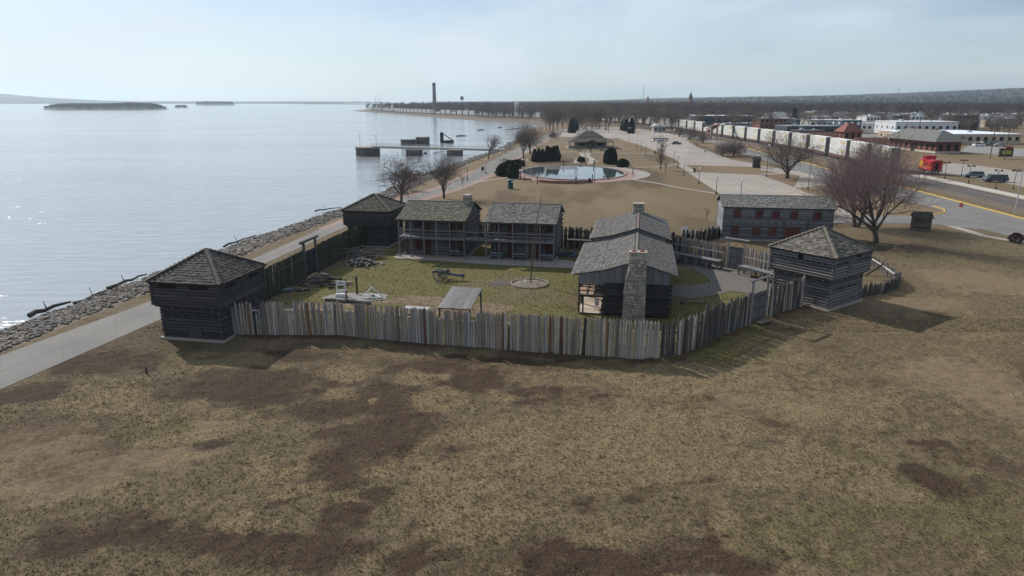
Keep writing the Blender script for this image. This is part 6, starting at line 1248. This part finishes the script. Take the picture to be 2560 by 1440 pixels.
# one walker
t = thing('person', 'person in pale jacket and dark trousers walking on the lot edge', 'person', G(1576, 384 if False else 381) if False else G(1762, 382)); PJ = mat('pale_jacket', (.62, .62, .60), .8); PK = mat('dark_trousers', (.05, .055, .08), .8); PS = mat('skin', (.42, .27, .20), .6)
def skin(name, verts, edges, radii, m, parent):
    me = bpy.data.meshes.new(name); me.from_pydata(verts, edges, []); o = put(name, me, parent); me.materials.append(m); md = o.modifiers.new('Skin', 'SKIN'); 
    if not me.skin_vertices: o.data.attributes
    for i, r_ in enumerate(radii): me.skin_vertices[0].data[i].radius = (r_, r_)
    sb = o.modifiers.new('Sub', 'SUBSURF'); sb.levels = 1; sb.render_levels = 1; return o
try:
    body = skin('body', [(0, 0, .95), (0, 0, 1.2), (0, 0, 1.42), (0, 0, 1.52), (0, 0, 1.66), (-.1, 0, .9), (-.12, -.14, .5), (-.12, -.2, .06), (.1, 0, .9), (.12, .16, .5), (.12, .1, .08), (-.19, 0, 1.4), (-.25, .08, 1.12), (-.24, -.02, .88), (.19, 0, 1.4), (.25, -.08, 1.12), (.24, -.14, .88)],
         [(0, 1), (1, 2), (2, 3), (3, 4), (0, 5), (5, 6), (6, 7), (0, 8), (8, 9), (9, 10), (2, 11), (11, 12), (12, 13), (2, 14), (14, 15), (15, 16)], [.16, .16, .17, .06, .10, .1, .07, .05, .1, .07, .05, .075, .055, .04, .075, .055, .04], PJ, t)
except Exception:
    MB().lathe([(.0, 0), (.14, .05), (.16, .9), (.2, 1.3), (.08, 1.5), (.1, 1.65), (0, 1.75)], 10).build('body', PJ, t)
MB().box((0, 0, .55), (.42, .4, .75), taper=.8).build('trousers', PK, t); MB().lathe([(0, 1.6), (.1, 1.64), (.11, 1.74), (0, 1.82)], 10).build('hair', BARK, t)
# ------------------------------------------------------------------ town buildings
def wallm(c): return mat('wall_%d_%d_%d' % tuple(int(x * 200) for x in c), c, .85, var=.15, scale=(.15, .15, .4), bump=.1)
def bld(label, u0, u1, vb, vt, depth, wc, rc, rows=1, cols=6, rz=0.0, roof='flat', name='building', cat='building', rise=2.5, win=None, par=.5, hmax=None):
    p, q = G(u0, vb), G(u1, vb); w = q.x - p.x; h = HT(p, vt); h = min(h, hmax) if hmax else h; t = thing(name, label, cat, p, rz); wm1, rm = wallm(wc), wallm(rc)
    MB().box((w / 2, depth / 2, h / 2), (w, depth, h)).build('wall', wm1, t)
    if roof == 'flat': MB().box((w / 2, depth / 2, h + .12), (w + .5, depth + .5, .25)).build('roof', rm, t); MB().box((w * .3, depth * .6, h + .75), (2, 2, 1.1)).box((w * .7, depth * .4, h + .6), (1.5, 1.5, .8)).build('roof_unit', wallm((.4, .42, .44)), t)
    elif roof == 'hip': hip(-.8, w + .8, -.8, depth + .8, h, h + rise, min(w, depth) / 2 - .3, rm, 'roof', t)
    elif roof == 'gable':
        b = MB(); b.xprism([(-.5, h - .1), (depth / 2, h + rise), (depth + .5, h - .1)], -.4, w + .4) if w > depth else b.add([(-.5, -.4, h - .1), (w + .5, -.4, h - .1), (w / 2, -.4, h + rise), (-.5, depth + .4, h - .1), (w + .5, depth + .4, h - .1), (w / 2, depth + .4, h + rise)], [(0, 1, 2), (3, 5, 4), (0, 2, 5, 3), (1, 4, 5, 2), (0, 3, 4, 1)]); b.build('roof', rm, t)
    for r_ in range(rows):
        for c in range(cols):
            x = w * (c + .5) / cols; z = h * (r_ + .55) / rows; ww, wh = min(w / cols * .45, 1.8), min(h / rows * .5, 1.7); MB().box((x, -.03, z), (ww, .08, wh)).build('window', win or DARK, t)
    k = max(2, int(depth / 6))
    for r_ in range(rows):
        for c in range(k): MB().box((-.03, depth * (c + .5) / k, h * (r_ + .55) / rows), (.08, 1.2, min(h / rows * .45, 1.5))).build('window', win or DARK, t)
    return t
BR1, BR2, TAN, WHB, GRB, DKB = (.23, .085, .06), (.17, .07, .052), (.36, .29, .21), (.66, .66, .65), (.22, .24, .26), (.05, .065, .085)
LG, DG = (.45, .47, .49), (.10, .105, .11)
bld('brown brick factory block beside a tall brick stack, beyond the train', 1583, 1615, 291, 261, 30, BR2, DG, 3, 5); bld('long tan brick warehouse with grey roof beyond the train', 1633, 1693, 296, 279, 25, (.24, .15, .095), LG, 1, 8)
bld('modern dark hall with broad pale roof edge behind the train', 1742, 1882, 313, 290, 40, DKB, WHB, 1, 9, rz=-.08); bld('red brick two-storey building behind the white train', 1899, 1966, 324, 297, 18, BR1, DG, 2, 6)
bld('low dark blue-grey shop building behind the spreading tree', 1966, 2098, 338, 316, 20, DKB, GRB, 1, 10); bld('dark blue building with white upper windows near the signal tower', 2102, 2151, 334, 301, 16, (.055, .085, .115), LG, 2, 3, win=GLB)
bld('tan block with pale parapet above the town roofs', 2030, 2080, 301, 279, 20, TAN, LG, 1, 5); bld('pale grey two-storey shop in the town centre', 2024, 2096, 322, 300, 18, (.42, .43, .42), WHB, 1, 5); bld('white flat store with grey awning in the town centre', 2152, 2236, 330, 309, 20, WHB, LG, 1, 6)
bld('long white flat-roofed store behind the depot', 2236, 2392, 336, 305, 25, (.58, .60, .62), WHB, 1, 9); bld('very wide low store with white roof at the right', 2316, 2550, 361, 336, 45, (.44, .36, .27), (.70, .74, .80), 1, 12)
bld('tall white windowless block among the town roofs', 2369, 2388, 318, 286, 8, WHB, WHB, 1, 1); bld('dark brick block beside the white windowless block', 2389, 2442, 326, 289, 18, (.06, .05, .05), DG, 2, 5); bld('brown brick shop with tan roof line', 2154, 2203, 311, 292, 15, BR2, TAN, 1, 5)
bld('small grey station shelter near the tracks', 1634, 1664, 331, 316, 8, (.33, .34, .34), (.40, .42, .40), 1, 3, roof='hip', rise=2); bld('long low white canopy building along the train', 1816, 1882, 319, 308, 12, (.50, .53, .58), WHB, 1, 10)
bld('dark low workshop with small sheds left of the signal tower', 1996, 2062, 345, 327, 12, (.05, .045, .045), DG, 1, 5)
t = bld('square red brick signal tower with pyramid roof', 2106, 2150, 372, 330, 8, BR1, (.20, .075, .06), 2, 3, roof='hip', rise=3.6, name='signal_tower', cat='tower'); bld('low red roofed house left of the signal tower', 2028, 2092, 372, 350, 9, BR2, (.16, .075, .065), 1, 4, roof='gable', rise=3.2); bld('low red roofed house right of the signal tower', 2150, 2226, 384, 366, 9, BR2, (.18, .075, .06), 1, 5, roof='gable', rise=3.2)
# depot along the tracks
t = thing('depot', 'long brick railway depot with grey hipped roof beside the tracks', 'station', (167, 274, 0), math.radians(2)); MB().box((5, 16.5, 2.3), (10, 33, 4.6)).build('wall', mat('depot_brick', (.20, .085, .065), .9, col2=(.14, .06, .048), scale=(.6, .6, 1.5)), t); hip(-2.2, 12.2, -2.2, 35.2, 4.5, 8.6, 6.6, mat('grey_roof', (.15, .15, .14), .9, col2=(.11, .11, .105), scale=(.5, .5, 2)), 'roof', t)
for i in range(9): MB().box((-.04, 2 + i * 3.6, 2.2), (.1, 1.3, 2.2)).build('window', DARK, t)
for i in range(3): MB().box((1.8 + i * 3.2, -.04, 2.2), (1.3, .1, 2.2)).build('window', DARK, t)
MB().box((-.05, 15, 1.6), (.12, 2.4, 3.2)).build('door', DARK, t); MB().box((5, 16.5, .35), (10.1, 33.1, .7)).build('stone_base', LIME, t)
for i in range(2): MB().box((5, 9 + i * 15, 8.6), (.8, .8, 1.6)).build('chimney', BRK, t)
# landmarks
p = G(1087, 286); t = thing('smokestack', 'very tall slim grey smokestack beyond the wooded point', 'chimney', p); q = MB(); hh = HT(p, 207); q.lathe([(3.2, 0), (2.3, hh), (1.9, hh), (1.9, hh - 2)], 16); q.build('shaft', mat('stack_grey', (.17, .16, .165), .9), t); MB().lathe([(2.5, hh - 3), (2.55, hh - 3), (2.4, hh - .4), (2.3, hh - .4)], 16).build('crown', mat('stack_dark', (.07, .07, .075), .9), t)
p = G(1617.5, 292); t = thing('smokestack', 'square brick stack beside the factory block', 'chimney', p); hh = HT(p, 243); MB().box((0, 0, hh / 2), (2.6, 2.6, hh), taper=.75).build('shaft', wallm((.20, .10, .075)), t); MB().box((0, 0, hh), (2.3, 2.3, .8)).build('crown', wallm((.20, .10, .075)), t)
p = G(1292, 294); t = thing('silo', 'white silo standing behind the train on the wooded shore', 'silo', p); hh = HT(p, 258); MB().lathe([(2.6, 0), (2.6, hh), (1.6, hh + 1.2), (0, hh + 1.5)], 16).build('shell', mat('silo_white', (.62, .64, .64), .6), t); MB().lathe([(1.6, 0), (1.6, hh * .75), (0, hh * .8)], 12, (4.6, 1, 0)).build('side_bin', mat('silo_white'), t)
p = G(1155.5, 283); t = thing('water_tower', 'dark water tower above the far tree line', 'water tower', p); hh = HT(p, 249); MB().lathe([(0, hh), (2.6, hh), (3.0, hh + 2), (2.6, hh + 4.5), (0, hh + 6)], 14).build('tank', mat('tank_dark', (.08, .10, .11), .7), t); [MB().bar((2.4 * math.cos(a), 2.4 * math.sin(a), 0), (2.2 * math.cos(a), 2.2 * math.sin(a), hh), .4, .4).build('leg', IRON, t) for a in (.5, 2.07, 3.64, 5.2)]
p = G(1724, 285); t = thing('church', 'distant church spire above the town trees', 'church', p); hh = HT(p, 244); MB().box((0, 0, hh / 2), (5, 5, hh)).build('tower', wallm((.20, .12, .10)), t); q = MB(); q.lathe([(3.4, hh), (.0, HT(p, 229))], 4); q.build('spire', wallm((.07, .08, .09)), t); MB().box((0, 14, hh * .3), (12, 24, hh * .6)).build('nave', wallm((.20, .12, .10)), t)
for i, (u, v, vt, lb) in enumerate(((940, 279, 239, 'thin crane mast at the tip of the wooded point, left'), (951, 279, 240, 'thin crane mast at the tip of the wooded point, right'), (1606, 283, 212, 'very thin radio mast beyond the factory'), (2238, 285, 219, 'very thin radio mast on the hills to the right'))):
    p = G(u, v); t = thing('mast', lb, 'mast', p); hh = HT(p, vt); MB().cyl((0, 0, 0), (0, 0, hh), .5, .25, 5).build('shaft', mat('galvanised'), t); MB().bar((0, 0, hh * .75), (4, 1, hh * .95), .3, .3).build('jib', mat('galvanised'), t)
# overpass
t = thing('overpass', 'brown footbridge over the tracks with a stair tower', 'footbridge', (0, 0, 0)); BRN = mat('rust_brown_steel', (.19, .095, .075), .8); p0, p1 = Vector((109, 372, 0)), Vector((170, 425, 0)); Z = 7.6
MB().bar(p0 + Vector((0, 0, Z)), p1 + Vector((0, 0, Z)), 2.6, .35).build('deck', IRON, t)
for s in (-1, 1):
    nn = Vector((-(p1 - p0).y, (p1 - p0).x, 0)).normalized() * 1.25 * s; pv = p0 + nn + Vector((0, 0, Z + 1.0))
    b = MB()
    for i in range(10):
        f = (i + 1) / 10; nx = p0.lerp(p1, f) + nn + Vector((0, 0, Z + 1.0 + .9 * math.sin(math.pi * f))); b.bar(pv, nx, .14, .2); b.bar(nx, Vector((nx.x, nx.y, Z)), .08, .08); pv = nx
    b.build('truss', IRON, t)
for i, pp in enumerate((p0, p0 + Vector((-2.5, 2.2, 0)), p1)): MB().box((pp.x, pp.y, Z / 2), (.9, .9, Z)).build('pier', wallm((.34, .30, .27)), t)
MB().bar(p0 + Vector((-.5, -1.0, Z)), p0 + Vector((-2, 9, 3.9)), 2.6, .3).build('upper_stair', BRN, t); MB().bar(p0 + Vector((-2.4, 7, 3.9)), p0 + Vector((-9, -4, .1)), 2.2, .3).build('lower_stair', BRN, t); MB().box((p0.x - 1.8, p0.y + 8, 3.85), (4, 3, .3)).build('landing', BRN, t)
for s in (-1.2, 1.2): MB().bar(p0 + Vector((-.5 + s, -1.0, Z + 1)), p0 + Vector((-2 + s, 9, 4.9)), .1, 1.1).build('stair_side', BRN, t)
# utility poles
for i, (u, v, h) in enumerate(((2262, 352, 12), (2292, 362, 12), (2440, 345, 12), (2475, 395, 11), (2510, 400, 11), (2150, 330, 12), (2330, 318, 12), (2540, 330, 12), (1800, 320, 11), (1895, 335, 11))):
    t = thing('utility_pole', 'wooden utility pole with cross arm among the town buildings', 'utility pole', G(u, v), R.uniform(-.4, .4), 'utility poles in the town'); MB().cyl((0, 0, 0), (0, 0, h), .16, .11, 6).build('pole', WP, t, color=(.16, .13, .11)); MB().box((0, 0, h - .8), (2.4, .12, .14)).build('cross_arm', WP, t, color=(.14, .12, .10))
t = thing('billboard', 'dark sign board with yellow panel at the right beyond the platform', 'sign', G(2512, 397), .1); MB().box((0, 0, 2.2), (5.2, .5, 3.0)).build('panel', wallm((.06, .05, .04)), t); MB().box((0, -.28, 2.3), (3.6, .06, 1.2)).build('yellow_panel', mat('dull_yellow', (.42, .34, .05), .7), t); MB().box((.8, 0, 4.0), (2.6, .5, .7)).build('top_sign', mat('dull_red', (.30, .05, .05), .7), t)
# town ground: streets and lots
for k, pts in enumerate(([(1700, 296), (1722, 296), (1716, 278), (1706, 278)], [(2400, 380), (2560, 392), (2560, 372), (2420, 364)], [(2150, 345), (2330, 345), (2320, 338), (2150, 334)], [(1740, 322), (1890, 330), (1890, 322), (1740, 316)])): lot('town_street', pts, .04, mat('street_grey', (.24, .235, .23), .9, world=True, scale=(.1, .1, .1)))
# small houses among the trees
HM = {}
def house(i, x, y):
    c, rc, nm = [((.62, .62, .60), (.16, .15, .15), 'white'), ((.34, .30, .25), (.10, .09, .085), 'tan'), ((.20, .09, .07), (.13, .12, .12), 'brick'), ((.40, .44, .48), (.22, .22, .23), 'grey')][i % 4]; t = thing('house', 'small distant %s house among the town trees' % nm, 'house', (x, y, 0), R.uniform(-.3, .3), 'distant %s houses' % nm)
    if i % 4 not in HM:
        w, d, h = 11, 9, 5.2; b = MB(); b.box((0, 0, h / 2), (w, d, h)); me = b.mesh('wall', wallm(c)); b = MB(); b.xprism([(-d / 2 - .5, h - .1), (0, h + 3.2), (d / 2 + .5, h - .1)], -w / 2 - .4, w / 2 + .4); m2 = b.mesh('roof', wallm(rc)); b = MB(); b.box((0, 0, 0), (1.3, .1, 1.6)); HM[i % 4] = (me, m2, b.mesh('window', DARK))
    me, m2, m3 = HM[i % 4]; put('wall', me, t); put('roof', m2, t); [put('window', m3, t, Matrix.Translation((-3.6 + k_ * 2.4, -4.52, 3.4))) for k_ in range(4)]
rh = random.Random(3)
for i in range(120):
    v = rh.uniform(279, 309); u = rh.uniform(1930, 2160) if i % 2 else rh.uniform(2160, 2560); p = G(u, v); house(rh.randrange(4), p.x, p.y)
SHOPS = [((.62, .63, .63), (.52, .54, .56), 'white'), ((.22, .10, .08), (.30, .30, .31), 'brick'), ((.34, .35, .37), (.60, .62, .64), 'grey'), ((.09, .11, .13), (.28, .29, .30), 'dark'), ((.42, .35, .27), (.20, .19, .19), 'tan')]
SMESH = {}
for i in range(58):
    u, v = (rh.uniform(1925, 2330), rh.uniform(298, 316)) if i < 40 else (rh.uniform(2395, 2600), rh.uniform(296, 322)); p = G(u, v); ci = rh.randrange(5); c, rc, nm = SHOPS[ci]
    if ci not in SMESH:
        w, d, h = 14, 12, 6.2; q1 = MB().box((0, 0, h / 2), (w, d, h)).mesh('wall', wallm(c)); q2 = MB().box((0, 0, h + .15), (w + .5, d + .5, .3)).box((3, 2, h + .8), (2.2, 1.8, 1.1)).box((-4, -1, h + .6), (1.2, 1.2, .7)).mesh('roof', wallm(rc)); q3 = MB().box((0, 0, 0), (1.6, .1, 1.5)).mesh('window', DARK); q4 = MB().box((0, 0, 0), (12.5, 1.4, .2)).mesh('awning', wallm(rc)); SMESH[ci] = (q1, q2, q3, q4)
    t = thing('shop', 'small flat roofed %s shop in the town beyond the tracks' % nm, 'building', p, rh.uniform(-.25, .25), 'small %s town shops' % nm); t.scale = (rh.uniform(.7, 1.25), rh.uniform(.8, 1.2), rh.uniform(.75, 1.25))
    put('wall', SMESH[ci][0], t); put('roof', SMESH[ci][1], t); put('awning', SMESH[ci][3], t, Matrix.Translation((0, -6.6, 2.9)))
    for k_ in range(4):
        for z_ in (1.6, 4.6): put('window', SMESH[ci][2], t, Matrix.Translation((-4.8 + k_ * 3.2, -6.02, z_)))
# ------------------------------------------------------------------ woods
WTW = mat('wood_twigs', (.17, .13, .11), .95, col2=(.11, .086, .074), island=.3, objrand=.25)
MT = []
for i in range(6):
    o = grow(60 + i, H=19, trunk=7.0, spread=.75, rad=.30, kids=(8, 5, 5), up=.35, minr=.045, ang=.6, first=.35); V, F = tube_arrays([s_ for lv in o for s_ in lv], 3); MT.append(np_mesh('wood_tree', V, F, WTW))
rt = random.Random(11); cnt = 0
def mid_tree(x, y, s, lab, grp):
    global cnt
    put('bare_tree', MT[cnt % 6], None, Matrix.Translation((x, y, 0)) @ Matrix.Rotation(rt.uniform(0, 6), 4, 'Z') @ Matrix.Diagonal((s * rt.uniform(.85, 1.15), s * rt.uniform(.85, 1.15), s, 1)), label=lab, cat='tree', group=grp); cnt += 1
def track_x(y): return float(np.interp(y, [p.y for p in TR], [p.x for p in TR]))
for i in range(150):
    y = 455 + 450 * rt.random() ** 1.2; lo = float(top_x(np.array([y]))[0]) + 6; hi = track_x(y) - 8
    x = rt.uniform(max(lo, hi - 95), hi); mid_tree(x, y, rt.uniform(.72, 1.08), 'leafless tree in the riverside wood between the water and the train', 'leafless trees of the riverside wood')
for i in range(150):
    v = rt.uniform(284, 326); u = rt.uniform(1420, 2560); p = G(u, v)
    if p.x < track_x(p.y) + 14: p.x = track_x(p.y) + 14 + rt.uniform(0, 40)
    mid_tree(p.x, p.y, rt.uniform(.55, .95), 'leafless tree standing among the town buildings beyond the train', 'leafless trees in the town')
for i in range(34):
    v = rt.uniform(318, 345); u = rt.uniform(2400, 2620); p = G(u, v); mid_tree(p.x, p.y, rt.uniform(.45, .75), 'leafless tree standing among the town buildings beyond the train', 'leafless trees in the town')
# far woods: one mass of thin bare trees
def far_wood(name, label, pts, hs, seed, col=WTW, nb=46):
    rs = np.random.RandomState(seed); n = len(pts); pts = np.asarray(pts, float); hs = np.asarray(hs, float); B = np.zeros((n, nb + 1, 3, 3))
    w = .35 + pts[:, 1] * .00012
    B[:, 0, 0] = pts + np.stack([-w * .6, 0 * w, 0 * w], -1); B[:, 0, 1] = pts + np.stack([w * .6, 0 * w, 0 * w], -1); B[:, 0, 2] = pts + np.stack([0 * w, 0 * w, hs], -1)
    z0 = hs[:, None] * (.25 + .55 * rs.rand(n, nb)); a = rs.rand(n, nb) * 6.283; ln = hs[:, None] * (.16 + .3 * rs.rand(n, nb)); el = .35 + .9 * rs.rand(n, nb); d = np.stack([np.cos(a) * np.cos(el), np.sin(a) * np.cos(el), np.sin(el)], -1); r0 = hs[:, None] * .16 * rs.rand(n, nb)
    base = pts[:, None] + np.stack([np.cos(a) * r0, np.sin(a) * r0, z0], -1); side = np.stack([d[..., 2], 0 * a, -d[..., 0]], -1); side /= np.linalg.norm(side, axis=-1, keepdims=True); ww = (w[:, None] * (.35 + .5 * rs.rand(n, nb)))[..., None]
    B[:, 1:, 0] = base - side * ww; B[:, 1:, 1] = base + side * ww; B[:, 1:, 2] = base + d * ln[..., None]
    V = B.reshape(-1, 3); put(name, np_mesh(name, V, np.arange(len(V)).reshape(-1, 3), col), kind='stuff', label=label, cat='wood')
def hill_z(X, Y):
    r = np.hypot(X, Y); az = np.arctan2(X, Y); base = np.interp(az, [-.3, 0, .15, .3, .45, .6, .75, 1.2], [0, 1, 8, 26, 42, 60, 78, 86]); bump = (vnoise(X, Y, 900, 71, 3) - .5) * 40 * np.clip(az * 3, 0, 1); return np.maximum(0, (base + bump) * sstep(r, 2000, 4200))
rs = np.random.RandomState(31); P, Hs = [], []
yy = 700 + 2700 * rs.rand(9000) ** 1.15; xx = -500 + (yy * .95 + 500) * rs.rand(9000); tx = np.interp(yy, [p.y for p in TR], [p.x for p in TR]); ok = (xx > top_x(yy) + 12) & (xx > tx + 12 - 400 * (yy > 1480)) & ~((yy < 1000) & (xx > 240) & (xx < 430) & (rs.rand(9000) < .6))
xx, yy = xx[ok][:6200], yy[ok][:6200]; far_wood('far_wood', 'brown leafless woodland filling the distance beyond the train and town', np.stack([xx, yy, hill_z(xx, yy) - .3], -1), rs.uniform(11, 19, len(xx)), 32)
vv = rs.uniform(272, 299, 2600); uu = rs.uniform(1500, 2750, 2600); tp = np.array([tuple(G(u, v)) for u, v in zip(uu, vv)]); tp = tp[(tp[:, 0] > np.interp(tp[:, 1], [p.y for p in TR], [p.x for p in TR]) + 14) & (tp[:, 1] < 2300)]
far_wood('town_wood', 'leafless trees crowding the far streets of the town', tp, rs.uniform(11, 18, len(tp)), 35)
# hills on the horizon
hx = np.linspace(-400, 9000, 230); hy = np.concatenate([np.arange(1900, 4600, 30), np.arange(4600, 8800, 90)]); HX, HY = np.meshgrid(hx, hy, indexing='ij'); HZ = hill_z(HX, HY) - 1.0 + sstep(np.hypot(HX, HY), 2300, 3300) * (rs.rand(*HX.shape) * 9 + 6) * (HX > shore(HY) + 80)
I = np.arange(HX.size).reshape(HX.shape); F = np.stack([I[:-1, :-1], I[1:, :-1], I[1:, 1:], I[:-1, 1:]], -1).reshape(-1, 4); HILLM = mat('wooded_hill', (.06, .05, .045), .95, col2=(.03, .026, .024), scale=(.03, .03, .03), world=True, bump=.3, bscale=1)
put('hills', np_mesh('hills', np.stack([HX, HY, HZ], -1).reshape(-1, 3), F, HILLM), kind='structure')
hx = np.linspace(-9500, -1500, 260); hy = np.linspace(5200, 9000, 40); HX, HY = np.meshgrid(hx, hy, indexing='ij'); az = np.arctan2(HX, HY); t_ = (HY - 5200) / 3800
HZ = (np.interp(az, [-1.2, -.70, -.63, -.58, -.54, -.5, -.2], [110, 100, 88, 45, 22, 12, 10]) + (vnoise(HX, HY, 700, 73, 3) - .5) * 14 + rs.rand(*HX.shape) * 6) * np.sin(np.pi * np.clip(t_ * .9 + .03, 0, 1)) - 2 - 14 * (t_ <= 0)
I = np.arange(HX.size).reshape(HX.shape); F = np.stack([I[:-1, :-1], I[1:, :-1], I[1:, 1:], I[:-1, 1:]], -1).reshape(-1, 4); put('far_shore', np_mesh('far_shore', np.stack([HX, HY, HZ], -1).reshape(-1, 3), F, HILLM), kind='structure')
# islands
def island(i, u0, u1, v, depth, n, h0):
    a, b_ = G(u0, v, WZ), G(u1, v, WZ); cx, cy, rx = (a.x + b_.x) / 2, a.y + depth, (b_.x - a.x) / 2; q = MB(); m = 40; q.lathe([(1.0, -1.5), (.98, -.6), (.85, .4), (0, .6)], m)
    me = q.mesh('island', BANKM); me.transform(Matrix.Diagonal((rx, depth, 1, 1))); put('island', me, None, Matrix.Translation((cx, cy, WZ + .9)), kind='structure')
    r_ = np.random.RandomState(i); t_ = r_.rand(n) * 6.283; k_ = np.sqrt(r_.rand(n)) * .93; x = cx + rx * k_ * np.cos(t_); y = cy + depth * k_ * np.sin(t_); hh = h0 * (.6 + .5 * vnoise(x, y, 60, i, 2)) * np.clip((1 - np.abs((x - cx) / rx) ** 3) * 1.3, .3, 1)
    far_wood('island_wood', ['dense leafless wood covering the long island in the river', 'leafless wood on the far small island', 'few bare trees on the tiny islet'][i], np.stack([x, y, np.full(n, -.4)], -1), hh, 80 + i, nb=40)
island(0, 62, 398, 274, 60, 900, 17); island(1, 470, 570, 263, 90, 260, 20); island(2, 430, 462, 269, 20, 60, 9)
# ------------------------------------------------------------------ haze
hb = MB().box((0, 4650, 75), (22000, 10300, 160)); hm = bpy.data.materials.new('haze'); hm.use_nodes = True; hn = hm.node_tree; hn.nodes.clear(); ho = hn.nodes.new('ShaderNodeOutputMaterial'); pv = hn.nodes.new('ShaderNodeVolumePrincipled')
pv.inputs['Color'].default_value = (.66, .85, 1.0, 1); pv.inputs['Density'].default_value = 9e-5; pv.inputs['Anisotropy'].default_value = .4; hn.links.new(pv.outputs[0], ho.inputs['Volume'])
hz = hb.build('haze', hm, kind='stuff'); hz.location.z = 0
